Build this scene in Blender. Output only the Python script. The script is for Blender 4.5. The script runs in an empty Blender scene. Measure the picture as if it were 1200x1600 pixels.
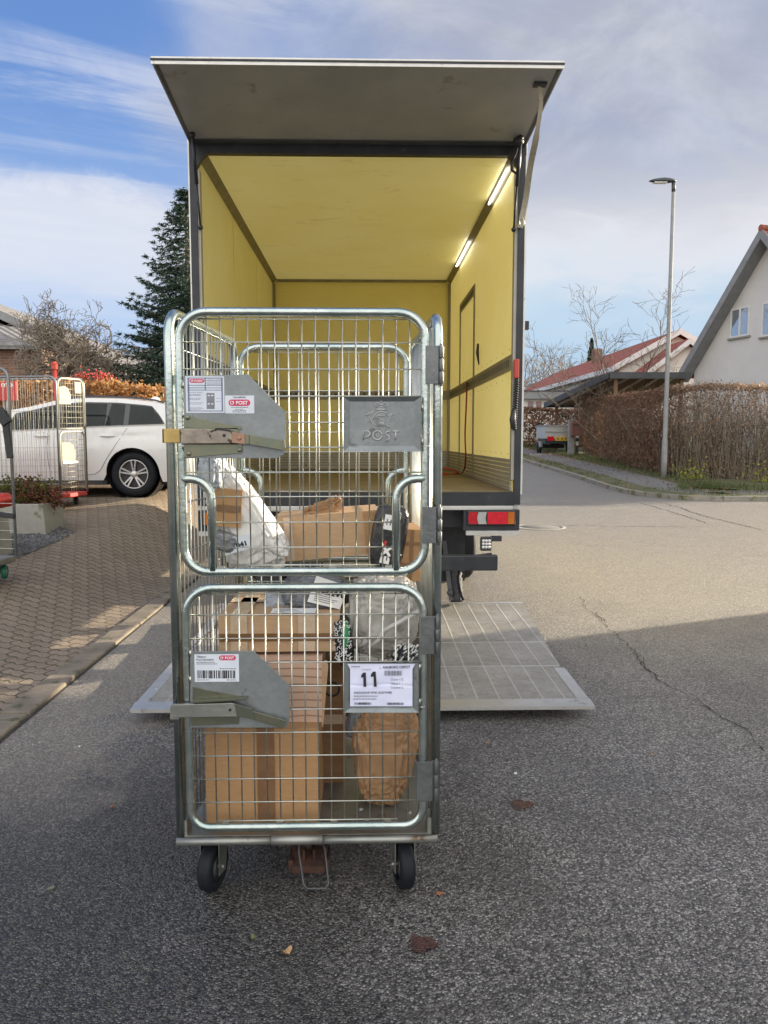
import bpy, math, random
import numpy as np
from mathutils import Vector, Matrix, noise
R = math.radians
random.seed(7)
S = bpy.context.scene
COL = S.collection

# ---------------------------------------------------------------- camera
CAM_H, F_PX, PITCH, YAW = 1.46, 1202.0, R(5.38), R(1.33)
cd = bpy.data.cameras.new('camera'); cam = bpy.data.objects.new('camera', cd); COL.objects.link(cam)
cam.location = (0, 0, CAM_H); cam.rotation_euler = (R(90) - PITCH, 0, -YAW)
cd.sensor_fit = 'VERTICAL'; cd.sensor_height = 36.0; cd.sensor_width = 27.0
cd.lens = F_PX / 1600 * 36.0; cd.clip_start = 0.05; cd.clip_end = 3000
S.camera = cam
# ---------------------------------------------------------------- light
SUN_EL, SUN_AZ = R(13.0), R(67.5)          # azimuth clockwise from +Y (the view direction)
SUN_STR, SKY_STR, EXPOSURE = 5.0, 0.10, 1.35
sdir = Vector((math.sin(SUN_AZ) * math.cos(SUN_EL), math.cos(SUN_AZ) * math.cos(SUN_EL), math.sin(SUN_EL)))
sl = bpy.data.lights.new('sun', 'SUN'); so = bpy.data.objects.new('sun', sl); COL.objects.link(so)
sl.energy = SUN_STR; sl.angle = R(0.5); sl.color = (1.0, 0.86, 0.66)
so.rotation_euler = sdir.to_track_quat('Z', 'Y').to_euler(); so.location = (30, 12, 20)
S.view_settings.view_transform = 'Standard'; S.view_settings.look = 'None'
S.view_settings.exposure = EXPOSURE; S.view_settings.gamma = 1.0; S.view_settings.use_curve_mapping = False
S.cycles.max_bounces = 8; S.cycles.diffuse_bounces = 6; S.cycles.glossy_bounces = 4; S.cycles.transparent_max_bounces = 12

class NT:
    """small helper to write node trees"""
    def __init__(s, tree): s.t = tree; s.n = tree.nodes; s.l = tree.links
    def node(s, typ, **kw):
        nd = s.n.new(typ)
        for k, v in kw.items():
            if k[0] == '_': setattr(nd, k[1:], v)
            else: s.set(nd, k, v)
        return nd
    def set(s, nd, k, v):
        sock = nd.inputs[int(k[1:])] if (k[0] == 'i' and k[1:].isdigit()) else nd.inputs[k.replace('_', ' ')]
        if hasattr(v, 'node'): s.l.new(v, sock)
        elif isinstance(v, bpy.types.Node): s.l.new(v.outputs[0], sock)
        else: sock.default_value = v
    def math(s, op, a, b=0.0, c=None, clamp=False):
        nd = s.node('ShaderNodeMath', _operation=op, _use_clamp=clamp); s.set(nd, 'i0', a); s.set(nd, 'i1', b)
        if c is not None: s.set(nd, 'i2', c)
        return nd.outputs[0]
    def mix(s, f, a, b, mode='MIX'):
        nd = s.node('ShaderNodeMixRGB', _blend_type=mode); s.set(nd, 'i0', f); s.set(nd, 'i1', a); s.set(nd, 'i2', b); return nd.outputs[0]
    def ramp(s, f, stops, interp='LINEAR'):
        nd = s.node('ShaderNodeValToRGB'); cr = nd.color_ramp; cr.interpolation = interp
        while len(cr.elements) < len(stops): cr.elements.new(0.5)
        for e, (p, c) in zip(cr.elements, stops):
            e.position = p; e.color = (c, c, c, 1) if isinstance(c, (int, float)) else (*c, 1)
        s.set(nd, 'i0', f); return nd.outputs[0]
    def smooth(s, v, a, b):
        nd = s.node('ShaderNodeMapRange', _interpolation_type='SMOOTHSTEP'); s.set(nd, 'i0', v); s.set(nd, 'i1', a); s.set(nd, 'i2', b); return nd.outputs[0]
    def noise(s, vec, scale, detail=4, rough=0.55, dist=0.0):
        nd = s.node('ShaderNodeTexNoise'); s.set(nd, 'Vector', vec); nd.inputs['Scale'].default_value = scale
        nd.inputs['Detail'].default_value = detail; nd.inputs['Roughness'].default_value = rough; nd.inputs['Distortion'].default_value = dist
        return nd.outputs[0]

def c4(c): return (c[0], c[1], c[2], 1.0)

# ---------------------------------------------------------------- world: clear blue to the left, veil of thin cloud towards the sun
W = bpy.data.worlds.new('World'); S.world = W; W.use_nodes = True
W.node_tree.nodes.clear(); w = NT(W.node_tree)
sky = w.node('ShaderNodeTexSky', _sky_type='NISHITA', _sun_disc=False, _sun_elevation=SUN_EL, _sun_rotation=SUN_AZ, _air_density=1.0, _dust_density=0.7, _ozone_density=2.0)
tc = w.node('ShaderNodeTexCoord'); D = tc.outputs['Generated']
sep = w.node('ShaderNodeSeparateXYZ', i0=D); dx, dy, dz = sep.outputs
zc = w.math('MAXIMUM', dz, 0.0)
den = w.math('ADD', zc, 0.22)
cv = w.node('ShaderNodeCombineXYZ', i0=w.math('DIVIDE', dx, den), i1=w.math('DIVIDE', dy, den), i2=0.0)
n1 = w.noise(cv, 1.3, 6, 0.58, 0.4)
n2 = w.noise(cv, 3.0, 7, 0.62, 0.5)
n3 = w.noise(cv, 0.6, 3, 0.5)
sd = w.math('ADD', w.math('MULTIPLY', dx, math.sin(SUN_AZ)), w.math('MULTIPLY', dy, math.cos(SUN_AZ)))
veil = w.smooth(w.math('ADD', sd, w.math('MULTIPLY', w.math('SUBTRACT', n1, 0.5), 0.9)), 0.02, 0.50)
bank = w.math('MULTIPLY', w.smooth(w.math('ADD', dz, w.math('MULTIPLY', w.math('SUBTRACT', n2, 0.5), 0.12)), 0.300, 0.262),
              w.smooth(w.math('ADD', dz, w.math('MULTIPLY', w.math('SUBTRACT', n1, 0.5), 0.12)), 0.10, 0.22))
cs = w.node('ShaderNodeCombineXYZ', i0=w.math('ADD', w.math('MULTIPLY', w.math('DIVIDE', dx, den), 0.55), w.math('MULTIPLY', w.math('DIVIDE', dy, den), 0.25)), i1=w.math('SUBTRACT', w.math('MULTIPLY', w.math('DIVIDE', dy, den), 2.4), w.math('MULTIPLY', w.math('DIVIDE', dx, den), 0.9)), i2=2.0)
n4 = w.noise(cs, 2.2, 7, 0.62, 0.7)
streak = w.math('MULTIPLY', w.smooth(n4, 0.46, 0.68), w.smooth(n1, 0.30, 0.55))
wisp = w.math('MULTIPLY', w.smooth(w.math('ADD', w.math('MULTIPLY', n1, 0.6), w.math('MULTIPLY', n2, 0.4)), 0.47, 0.66), 0.8)
glow = w.smooth(sd, 0.72, 1.0)
vcol = w.mix(w.smooth(n2, 0.35, 0.7), c4((2.75, 2.88, 3.42)), c4((3.75, 3.88, 4.3)))
vcol = w.mix(w.math('MULTIPLY', w.smooth(w.math('ADD', dz, w.math('MULTIPLY', n2, 0.22)), 0.44, 0.30), 0.85), vcol, c4((5.4, 5.4, 5.6)))
vcol = w.mix(w.smooth(w.math('ADD', dz, w.math('MULTIPLY', w.math('SUBTRACT', n2, 0.5), 0.16)), 0.245, 0.13), vcol, w.mix(w.smooth(n3, 0.4, 0.6), c4((3.0, 4.1, 5.2)), c4((3.9, 4.7, 5.4))))
vcol = w.mix(glow, vcol, c4((17.0, 15.6, 13.4)))
base = w.mix(0.55, sky.outputs[0], c4((0.95, 2.1, 5.4)))
base = w.mix(w.math('MULTIPLY', w.smooth(dz, 0.45, 0.02), 0.75), base, c4((3.4, 4.5, 6.2)))
c = w.mix(w.math('MULTIPLY', wisp, 0.45), base, c4((3.3, 3.7, 4.9)))
c = w.mix(w.math('MULTIPLY', streak, 0.70), c, c4((4.2, 4.5, 5.4)))
c = w.mix(w.math('MULTIPLY', bank, 0.80), c, c4((4.9, 5.1, 5.6)))
c = w.mix(w.math('MULTIPLY', veil, w.math('ADD', 0.66, w.math('MULTIPLY', n4, 0.45), clamp=True)), c, vcol)
c = w.mix(1.0, c, c4((0.64, 0.64, 0.64)), 'MULTIPLY')
c = w.mix(w.math('MULTIPLY', w.smooth(dy, 0.10, -0.50), 0.9), c, w.mix(n1, c4((7.6, 7.4, 7.2)), c4((9.8, 9.6, 9.4))))    # unseen pale overcast behind the camera, added as fill light
bg = w.node('ShaderNodeBackground', i0=c, i1=SKY_STR)
out = w.node('ShaderNodeOutputWorld'); w.l.new(bg.outputs[0], out.inputs[0])

# ---------------------------------------------------------------- projection helpers: where things stand, read off the photograph
_F = Vector((math.sin(YAW) * math.cos(PITCH), math.cos(YAW) * math.cos(PITCH), -math.sin(PITCH)))
_R = Vector((math.cos(YAW), -math.sin(YAW), 0)); _U = Vector((math.sin(YAW) * math.sin(PITCH), math.cos(YAW) * math.sin(PITCH), math.cos(PITCH)))
def ray(px, py): return _F + _R * ((px - 600) / F_PX) + _U * ((800 - py) / F_PX)
def P(px, py, Y):
    v = ray(px, py); return Vector((0, 0, CAM_H)) + v * (Y / v.y)
def PX(px, py, X):
    v = ray(px, py); return Vector((0, 0, CAM_H)) + v * (X / v.x)
def sst(t): t = min(1, max(0, t)); return t * t * (3 - 2 * t)
def H(x, y):
    """height of the ground: flat street, ramp of the drive on the left, gentle rise far off"""
    far = 0.042 * min(max(0.0, y - 20), 60)
    if x < -1.98:
        r = float(np.interp(y, [2.5, 5, 6.9, 8.6, 10.2, 10.9, 13, 20], [0.02, .07, .20, .36, .49, .62, .70, .75]))
        return max(far, sst((-2.0 - x) / 1.2) * r)
    return far
def GH(px, py, off=0.0):
    v = ray(px, py); t = 10.0
    for _ in range(60):
        p = Vector((0, 0, CAM_H)) + v * t
        t2 = (H(p.x, p.y) + off - CAM_H) / v.z
        t = 0.5 * t + 0.5 * min(max(t2, 0.5), 400)
    return Vector((0, 0, CAM_H)) + v * t

# ---------------------------------------------------------------- mesh builder
class MB:
    def __init__(s): s.v = []; s.f = []; s.m = []; s.s = []
    def add(s, vs, fs, m=0, smooth=False):
        o = len(s.v); s.v += [tuple(p) for p in vs]
        for q in fs: s.f.append(tuple(i + o for i in q)); s.m.append(m); s.s.append(smooth)
        return s
    def box(s, x0, x1, y0, y1, z0, z1, m=0):
        vs = [(x, y, z) for x in (x0, x1) for y in (y0, y1) for z in (z0, z1)]
        return s.add(vs, [(0, 1, 3, 2), (4, 6, 7, 5), (0, 4, 5, 1), (2, 3, 7, 6), (0, 2, 6, 4), (1, 5, 7, 3)], m)
    def obox(s, c, ax, ay, az, m=0):
        c, ax, ay, az = map(Vector, (c, ax, ay, az))
        vs = [c + ax * i + ay * j + az * k for i in (-1, 1) for j in (-1, 1) for k in (-1, 1)]
        return s.add(vs, [(0, 1, 3, 2), (4, 6, 7, 5), (0, 4, 5, 1), (2, 3, 7, 6), (0, 2, 6, 4), (1, 5, 7, 3)], m)
    def bar(s, a, b, wd, th, up=(0, 0, 1), m=0):
        a, b = Vector(a), Vector(b); d = b - a; u = Vector(up); sx = d.cross(u).normalized(); u2 = sx.cross(d).normalized()
        return s.obox((a + b) / 2, d / 2, sx * wd / 2, u2 * th / 2, m)
    def prism(s, pts, ext, m=0):
        """flat polygon given in space, extruded by the vector ext"""
        pts = [Vector(p) for p in pts]; e = Vector(ext); n = len(pts)
        vs = pts + [p + e for p in pts]
        fs = [tuple(range(n))[::-1], tuple(range(n, 2 * n))] + [(i, (i + 1) % n, n + (i + 1) % n, n + i) for i in range(n)]
        return s.add(vs, fs, m)
    def tube(s, pts, r, n=8, closed=False, m=0, caps=True):
        pts = [Vector(p) for p in pts]; k = len(pts)
        rs = r if isinstance(r, (list, tuple)) else [r] * k
        tang = []
        for i in range(k):
            a = pts[(i - 1) % k] if (closed or i > 0) else pts[i]; b = pts[(i + 1) % k] if (closed or i < k - 1) else pts[i]
            t = b - a; tang.append(t.normalized() if t.length > 1e-9 else Vector((0, 0, 1)))
        u = tang[0].orthogonal().normalized(); vs = []
        for i in range(k):
            u = (u - tang[i] * u.dot(tang[i])); u = u.normalized() if u.length > 1e-6 else tang[i].orthogonal().normalized()
            v = tang[i].cross(u)
            for j in range(n):
                a = 2 * math.pi * j / n; vs.append(pts[i] + (u * math.cos(a) + v * math.sin(a)) * rs[i])
        fs = []
        for i in range(k if closed else k - 1):
            i2 = (i + 1) % k
            for j in range(n):
                j2 = (j + 1) % n; fs.append((i * n + j, i * n + j2, i2 * n + j2, i2 * n + j))
        s.add(vs, fs, m, True)
        if caps and not closed:
            o = len(s.v) - len(vs); s.f += [tuple(o + j for j in range(n))[::-1], tuple(o + (k - 1) * n + j for j in range(n))]; s.m += [m, m]; s.s += [False, False]
        return s
    def cyl(s, a, b, r0, r1=None, n=16, m=0): return s.tube([a, b], [r0, r0 if r1 is None else r1], n, m=m)
    def lathe(s, c, axis, prof, n=24, m=0, smooth=True):
        """prof: list of (radius, distance along the axis)"""
        c, ax = Vector(c), Vector(axis).normalized(); u = ax.orthogonal().normalized(); v = ax.cross(u); vs = []; fs = []
        for r, d in prof:
            for j in range(n):
                a = 2 * math.pi * j / n; vs.append(c + ax * d + (u * math.cos(a) + v * math.sin(a)) * r)
        for i in range(len(prof) - 1):
            for j in range(n): fs.append((i * n + j, i * n + (j + 1) % n, (i + 1) * n + (j + 1) % n, (i + 1) * n + j))
        s.add(vs, fs, m, smooth)
        return s
    def grid(s, fn, nu, nv, m=0, smooth=True):
        vs = [fn(i / nu, j / nv) for i in range(nu + 1) for j in range(nv + 1)]
        fs = [(i * (nv + 1) + j, (i + 1) * (nv + 1) + j, (i + 1) * (nv + 1) + j + 1, i * (nv + 1) + j + 1) for i in range(nu) for j in range(nv)]
        return s.add(vs, fs, m, smooth)
    def ball(s, c, r, nu=16, nv=10, fn=None, m=0):
        c = Vector(c); rr = Vector(r) if not isinstance(r, (int, float)) else Vector((r, r, r))
        def g(u, v):
            a, b = 2 * math.pi * u, math.pi * (v - .5)
            d = Vector((math.cos(a) * math.cos(b), math.sin(a) * math.cos(b), math.sin(b)))
            if fn: return c + fn(d)
            return c + Vector((d.x * rr.x, d.y * rr.y, d.z * rr.z))
        return s.grid(g, nu, nv, m)
    def text(s, txt, o, u, v, wd, ht, m=0, bold=0.0, depth=0.0004, fit=True):
        """lettering with lower left corner o, running along u, upright along v, fitted to wd x ht"""
        cu = bpy.data.curves.new('lettering', 'FONT'); cu.body = txt; cu.resolution_u = 3; cu.offset = bold
        ob = bpy.data.objects.new('lettering', cu); COL.objects.link(ob)
        me = bpy.data.meshes.new_from_object(ob.evaluated_get(bpy.context.evaluated_depsgraph_get()))
        pts = [q.co.copy() for q in me.vertices]; fs = [tuple(p.vertices) for p in me.polygons]
        bpy.data.objects.remove(ob); bpy.data.curves.remove(cu); bpy.data.meshes.remove(me)
        if not pts: return s
        x0 = min(p.x for p in pts); x1 = max(p.x for p in pts); y0 = min(p.y for p in pts); y1 = max(p.y for p in pts)
        o, u, v = Vector(o), Vector(u).normalized(), Vector(v).normalized(); n = u.cross(v)
        sx = wd / max(1e-6, x1 - x0); sy = ht / max(1e-6, y1 - y0)
        return s.add([o + u * (p.x - x0) * sx + v * (p.y - y0) * sy + n * depth for p in pts], fs, m)
    def xf(s, M): s.v = [tuple(M @ Vector(p)) for p in s.v]; return s
    def arrays(s, V, Fq, m=0):
        o = len(s.v); s.v += list(map(tuple, V)); s.f += [tuple(int(a) + o for a in q) for q in Fq]; s.m += [m] * len(Fq); s.s += [False] * len(Fq)
    def build(s, name, mats, parent=None, bevel=0.0, seg=2, loc=None):
        base = Vector(parent['_o']) if parent is not None else (Vector(loc) if loc is not None else Vector((0, 0, 0)))
        if loc is None and parent is None and s.v:
            a = np.array(s.v); base = Vector(((a[:, 0].min() + a[:, 0].max()) / 2, (a[:, 1].min() + a[:, 1].max()) / 2, a[:, 2].min()))
        me = bpy.data.meshes.new(name)
        me.from_pydata([(x - base.x, y - base.y, z - base.z) for x, y, z in s.v], [], s.f)
        mats = mats if isinstance(mats, (list, tuple)) else [mats]
        for q in mats: me.materials.append(q)
        me.polygons.foreach_set('material_index', s.m); me.polygons.foreach_set('use_smooth', s.s); me.update()
        ob = bpy.data.objects.new(name, me); COL.objects.link(ob)
        if parent is not None: ob.parent = parent
        else: ob.location = base
        ob['_o'] = tuple(base)
        if bevel:
            md = ob.modifiers.new('bevel', 'BEVEL'); md.width = bevel; md.segments = seg; md.limit_method = 'ANGLE'; md.angle_limit = R(40)
        ALL.append(ob); return ob
ALL = []
def tag(o, label=None, cat=None, group=None, kind=None):
    if label: o['label'] = label
    if cat: o['category'] = cat
    if group: o['group'] = group
    if kind: o['kind'] = kind
    return o
def thing(name, loc, label, cat, group=None):
    o = bpy.data.objects.new(name, None); COL.objects.link(o); o.location = loc; o.empty_display_size = 0.1
    o['_o'] = tuple(loc); ALL.append(o); return tag(o, label, cat, group)
def arc(c, u, v, r, a0, a1, n=6):
    c, u, v = Vector(c), Vector(u), Vector(v)
    return [c + (u * math.cos(R(a0 + (a1 - a0) * i / n)) + v * math.sin(R(a0 + (a1 - a0) * i / n))) * r for i in range(n + 1)]

# ---------------------------------------------------------------- materials
def newmat(name):
    m = bpy.data.materials.new(name); m.use_nodes = True; m.node_tree.nodes.clear(); t = NT(m.node_tree)
    b = t.node('ShaderNodeBsdfPrincipled'); o = t.node('ShaderNodeOutputMaterial'); t.l.new(b.outputs[0], o.inputs[0]); return m, t, b
def obj_co(t): return t.node('ShaderNodeTexCoord').outputs['Object']
def geo_co(t): return t.node('ShaderNodeNewGeometry').outputs['Position']
def surf(name, c1, c2=None, scale=6, rough=0.6, metal=0.0, bump=0.0, bscale=40, rvar=0.1, detail=5, spec=0.5, c3=None, c3s=30, c3t=(0.62, 0.72)):
    """base colour wandering between two tones, optional specks of a third, roughness variation and bump"""
    m, t, b = newmat(name); co = geo_co(t)
    c2 = c2 or tuple(x * 0.8 for x in c1)
    n = t.noise(co, scale, detail, 0.6)
    col = t.mix(t.smooth(n, 0.3, 0.7), c4(c1), c4(c2))
    if c3: col = t.mix(t.smooth(t.noise(co, c3s, 4, 0.65), *c3t), col, c4(c3))
    t.set(b, 'Base Color', col); b.inputs['Metallic'].default_value = metal; b.inputs['Specular IOR Level'].default_value = spec
    t.set(b, 'Roughness', t.math('ADD', rough - rvar / 2, t.math('MULTIPLY', t.noise(co, scale * 3, 3), rvar), clamp=True))
    if bump:
        bp = t.node('ShaderNodeBump'); bp.inputs['Strength'].default_value = bump; bp.inputs['Distance'].default_value = 0.01
        t.set(bp, 'Height', t.noise(co, bscale, 4)); t.set(b, 'Normal', bp)
    return m
def leafmat(name, c1, c2, c3, trans=0.35, vscale=9):
    m, t, b = newmat(name); co = geo_co(t)
    v = t.node('ShaderNodeTexVoronoi'); t.set(v, 'Vector', co); v.inputs['Scale'].default_value = vscale
    sp = t.node('ShaderNodeSeparateColor', i0=v.outputs['Color'])
    col = t.ramp(sp.outputs[0], [(0.0, c1), (0.5, c2), (1.0, c3)])
    t.set(b, 'Base Color', col); b.inputs['Roughness'].default_value = 0.6; b.inputs['Specular IOR Level'].default_value = 0.3
    tr = t.node('ShaderNodeBsdfTranslucent', Color=col); mx = t.node('ShaderNodeMixShader', i0=trans)
    t.l.new(b.outputs[0], mx.inputs[1]); t.l.new(tr.outputs[0], mx.inputs[2])
    t.l.new(mx.outputs[0], [n for n in t.n if n.type == 'OUTPUT_MATERIAL'][0].inputs[0]); return m
M = {}
M['zinc'] = surf('zinc', (0.33, 0.405, 0.385), (0.50, 0.54, 0.51), 9, 0.24, 0.95, 0.10, 60, 0.22, c3=(0.20, 0.22, 0.20), c3s=35, c3t=(0.66, 0.78))
M['zinc_wire'] = surf('zinc_wire', (0.42, 0.435, 0.39), (0.56, 0.565, 0.50), 14, 0.32, 0.95, rvar=0.15)
M['zinc_plate'] = surf('zinc_plate', (0.185, 0.205, 0.208), (0.235, 0.258, 0.26), 7, 0.44, 0.5, 0.05, 90, 0.15, c3=(0.13, 0.145, 0.14), c3s=14)
M['zinc_raised'] = surf('zinc_raised', (0.36, 0.38, 0.37), (0.42, 0.44, 0.43), 9, 0.45, 0.35)
M['zinc_deck'] = surf('zinc_deck', (0.24, 0.25, 0.23), (0.34, 0.34, 0.31), 7, 0.45, 0.8, 0.12, 50, 0.2, c3=(0.16, 0.10, 0.05), c3s=12, c3t=(0.60, 0.74))
def spangle(m):
    """large frosted zinc crystals over the tone and the gloss"""
    t = NT(m.node_tree); b = [n for n in t.n if n.type == 'BSDF_PRINCIPLED'][0]; co = geo_co(t)
    v = t.node('ShaderNodeTexVoronoi'); wv = t.node('ShaderNodeVectorMath', _operation='ADD', i0=co, i1=t.node('ShaderNodeVectorMath', _operation='SCALE', i0=t.node('ShaderNodeTexNoise', Vector=co).outputs['Color'], Scale=0.02))
    t.set(v, 'Vector', wv); v.inputs['Scale'].default_value = 85; sc = t.node('ShaderNodeSeparateColor', i0=v.outputs['Color'])
    src = b.inputs['Base Color'].links[0].from_socket
    k = t.ramp(sc.outputs[0], [(0.0, 0.94), (1.0, 1.06)])
    t.set(b, 'Base Color', t.mix(1.0, src, k, 'MULTIPLY')); rs = b.inputs['Roughness'].links[0].from_socket
    t.set(b, 'Roughness', t.math('ADD', rs, t.math('MULTIPLY', t.math('SUBTRACT', sc.outputs[1], 0.5), 0.08), clamp=True))
spangle(M['zinc_plate'])
M['hinge'] = surf('hinge', (0.12, 0.13, 0.13), (0.17, 0.18, 0.18), 18, 0.45, 0.7, 0.15, 70, 0.15, c3=(0.12, 0.12, 0.11), c3s=50)
M['yellow_zinc'] = surf('yellow_zinc', (0.20, 0.195, 0.135), (0.155, 0.175, 0.135), 16, 0.35, 0.8, rvar=0.2, c3=(0.16, 0.13, 0.08), c3s=40)
M['latch_steel'] = surf('latch_steel', (0.22, 0.18, 0.15), (0.30, 0.27, 0.22), 22, 0.42, 0.7, 0.1, 60, c3=(0.04, 0.035, 0.03), c3s=32, c3t=(0.57, 0.63))
M['brass'] = surf('brass', (0.50, 0.36, 0.14), (0.36, 0.26, 0.10), 25, 0.38, 0.85, rvar=0.2)
M['copper_plate'] = surf('copper_plate', (0.38, 0.22, 0.15), (0.28, 0.18, 0.13), 25, 0.45, 0.6)
M['rust'] = surf('rust', (0.085, 0.034, 0.02), (0.035, 0.02, 0.016), 30, 0.85, 0.1, 0.4, 90, c3=(0.15, 0.06, 0.028), c3s=40)
M['rubber'] = surf('rubber', (0.008, 0.010, 0.014), (0.014, 0.016, 0.02), 12, 0.6, 0, 0.1, 60, spec=0.2)
M['crease'] = surf('crease', (0.30, 0.17, 0.08), (0.26, 0.14, 0.065), 30, 0.7)
M['black'] = surf('black', (0.015, 0.016, 0.018), (0.028, 0.028, 0.03), 10, 0.5, 0, 0.05, 40)
M['black_steel'] = surf('black_steel', (0.016, 0.018, 0.021), (0.03, 0.033, 0.038), 6, 0.42, 0.2, 0.05, 40, c3=(0.06, 0.055, 0.05), c3s=12)
M['dark_grey'] = surf('dark_grey', (0.06, 0.065, 0.07), (0.09, 0.095, 0.10), 6, 0.5, 0.3)
M['plastic_white'] = surf('plastic_white', (0.62, 0.62, 0.60), (0.70, 0.70, 0.68), 8, 0.45)
M['label'] = surf('label', (0.56, 0.61, 0.68), (0.63, 0.67, 0.73), 14, 0.45, rvar=0.05)
M['paper'] = surf('paper', (0.60, 0.63, 0.80), (0.67, 0.69, 0.84), 16, 0.6, rvar=0.05)
M['ink'] = surf('ink', (0.012, 0.012, 0.015), (0.02, 0.02, 0.024), 30, 0.6)
M['ink_grey'] = surf('ink_grey', (0.16, 0.17, 0.20), (0.22, 0.23, 0.26), 30, 0.6)
M['ink_blue'] = surf('ink_blue', (0.14, 0.17, 0.26), (0.20, 0.23, 0.32), 30, 0.6)
M['post_red'] = surf('post_red', (0.52, 0.02, 0.09), (0.60, 0.03, 0.12), 20, 0.45)
M['print_white'] = surf('print_white', (0.75, 0.75, 0.74), (0.82, 0.82, 0.80), 20, 0.5)
M['print_red'] = surf('print_red', (0.50, 0.03, 0.03), (0.42, 0.03, 0.03), 20, 0.5)

def card(name, c1, c2, corr=0.0):
    """cardboard: fibres, faint corrugation, scuffs"""
    m, t, b = newmat(name); co = geo_co(t)
    st = t.node('ShaderNodeMapping'); t.set(st, 'Vector', co); st.inputs['Scale'].default_value = (1, 1, 7)
    n = t.noise(st, 22, 5, 0.6); n2 = t.noise(co, 5, 3)
    col = t.mix(t.smooth(n, 0.3, 0.7), c4(c1), c4(c2)); col = t.mix(t.math('MULTIPLY', t.smooth(n2, 0.45, 0.75), 0.35), col, c4(tuple(x * 0.72 for x in c1)))
    t.set(b, 'Base Color', col); b.inputs['Roughness'].default_value = 0.72; b.inputs['Specular IOR Level'].default_value = 0.25
    bp = t.node('ShaderNodeBump'); bp.inputs['Strength'].default_value = 0.12; bp.inputs['Distance'].default_value = 0.004
    t.set(bp, 'Height', t.noise(co, 14, 4)); t.set(b, 'Normal', bp); return m
M['card'] = card('card', (0.42, 0.25, 0.12), (0.36, 0.21, 0.10))
M['card_pale'] = card('card_pale', (0.50, 0.34, 0.20), (0.44, 0.29, 0.17))
M['card_dark'] = card('card_dark', (0.28, 0.16, 0.08), (0.23, 0.13, 0.065))
M['kraft'] = surf('kraft', (0.37, 0.215, 0.105), (0.29, 0.165, 0.08), 14, 0.7, 0, 0.35, 30)
M['tape'] = surf('tape', (0.17, 0.09, 0.042), (0.21, 0.115, 0.055), 20, 0.22, 0, 0.1, 30, spec=0.6)
M['clear_tape'] = surf('clear_tape', (0.50, 0.37, 0.25), (0.58, 0.45, 0.32), 25, 0.16, 0, 0.3, 26, spec=0.7)
M['poly_white'] = surf('poly_white', (0.70, 0.69, 0.66), (0.62, 0.61, 0.59), 6, 0.30, 0, 0.25, 22)
M['poly_grey'] = surf('poly_grey', (0.33, 0.32, 0.29), (0.42, 0.40, 0.36), 7, 0.28, 0, 0.5, 18, spec=0.6)
M['poly_silver'] = surf('poly_silver', (0.46, 0.45, 0.42), (0.55, 0.54, 0.50), 8, 0.30, 0.1, 0.3, 24, spec=0.6)
M['poly_black'] = surf('poly_black', (0.018, 0.018, 0.02), (0.03, 0.03, 0.032), 9, 0.26, 0, 0.4, 24, spec=0.6)
M['poly_slate'] = surf('poly_slate', (0.12, 0.13, 0.14), (0.17, 0.18, 0.20), 8, 0.3, 0, 0.4, 22)
M['poly_blue'] = surf('poly_blue', (0.34, 0.38, 0.44), (0.42, 0.46, 0.52), 8, 0.35, 0, 0.3, 22)
M['green_print'] = surf('green_print', (0.02, 0.20, 0.09), (0.03, 0.26, 0.12), 14, 0.35)
def woodprint():
    m, t, b = newmat('wood_print'); co = geo_co(t)
    mp = t.node('ShaderNodeMapping'); t.set(mp, 'Vector', co); mp.inputs['Scale'].default_value = (1.0, 0.4, 2.6); mp.inputs['Location'].default_value = (0.2, 0, -1.3)
    wv = t.node('ShaderNodeTexWave', _wave_type='RINGS', _rings_direction='Y'); t.set(wv, 'Vector', mp); wv.inputs['Scale'].default_value = 4.5
    wv.inputs['Distortion'].default_value = 2.2; wv.inputs['Detail'].default_value = 2
    col = t.mix(t.smooth(wv.outputs[0], 0.0, 0.16), c4((0.30, 0.18, 0.12)), c4((0.56, 0.38, 0.27)))
    t.set(b, 'Base Color', col); b.inputs['Roughness'].default_value = 0.6; return m
M['wood_print'] = woodprint()

# truck
def truck_yellow(name, tr=0.0):
    m, t, b = newmat(name); co = geo_co(t)
    n = t.noise(co, 1.6, 5, 0.6)
    mp = t.node('ShaderNodeMapping'); t.set(mp, 'Vector', co); mp.inputs['Scale'].default_value = (1, 2.5, 22)
    scr = t.smooth(t.noise(mp, 3.2, 6, 0.72, 0.6), 0.57, 0.68); sc2 = t.smooth(t.noise(co, 26, 5, 0.7), 0.68, 0.76)
    col = t.mix(t.smooth(n, 0.3, 0.7), c4((0.79, 0.705, 0.275)), c4((0.83, 0.755, 0.345)))
    col = t.mix(t.math('MULTIPLY', scr, 0.22), col, c4((0.36, 0.28, 0.12))); col = t.mix(t.math('MULTIPLY', sc2, 0.35), col, c4((0.40, 0.28, 0.08)))
    t.set(b, 'Base Color', col); b.inputs['Roughness'].default_value = 0.42
    if tr:
        tl = t.node('ShaderNodeBsdfTranslucent', Color=col); mx = t.node('ShaderNodeMixShader', i0=tr)
        t.l.new(b.outputs[0], mx.inputs[1]); t.l.new(tl.outputs[0], mx.inputs[2])
        t.l.new(mx.outputs[0], [q for q in t.n if q.type == 'OUTPUT_MATERIAL'][0].inputs[0])
    return m
M['truck_yellow'] = truck_yellow('truck_yellow'); M['truck_roof'] = truck_yellow('truck_roof', 0.10); M['truck_wall'] = truck_yellow('truck_wall', 0.07)
M['truck_floor'] = surf('truck_floor', (0.15, 0.115, 0.07), (0.20, 0.16, 0.10), 4, 0.6, 0, 0.15, 60, c3=(0.10, 0.08, 0.05), c3s=9)
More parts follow.
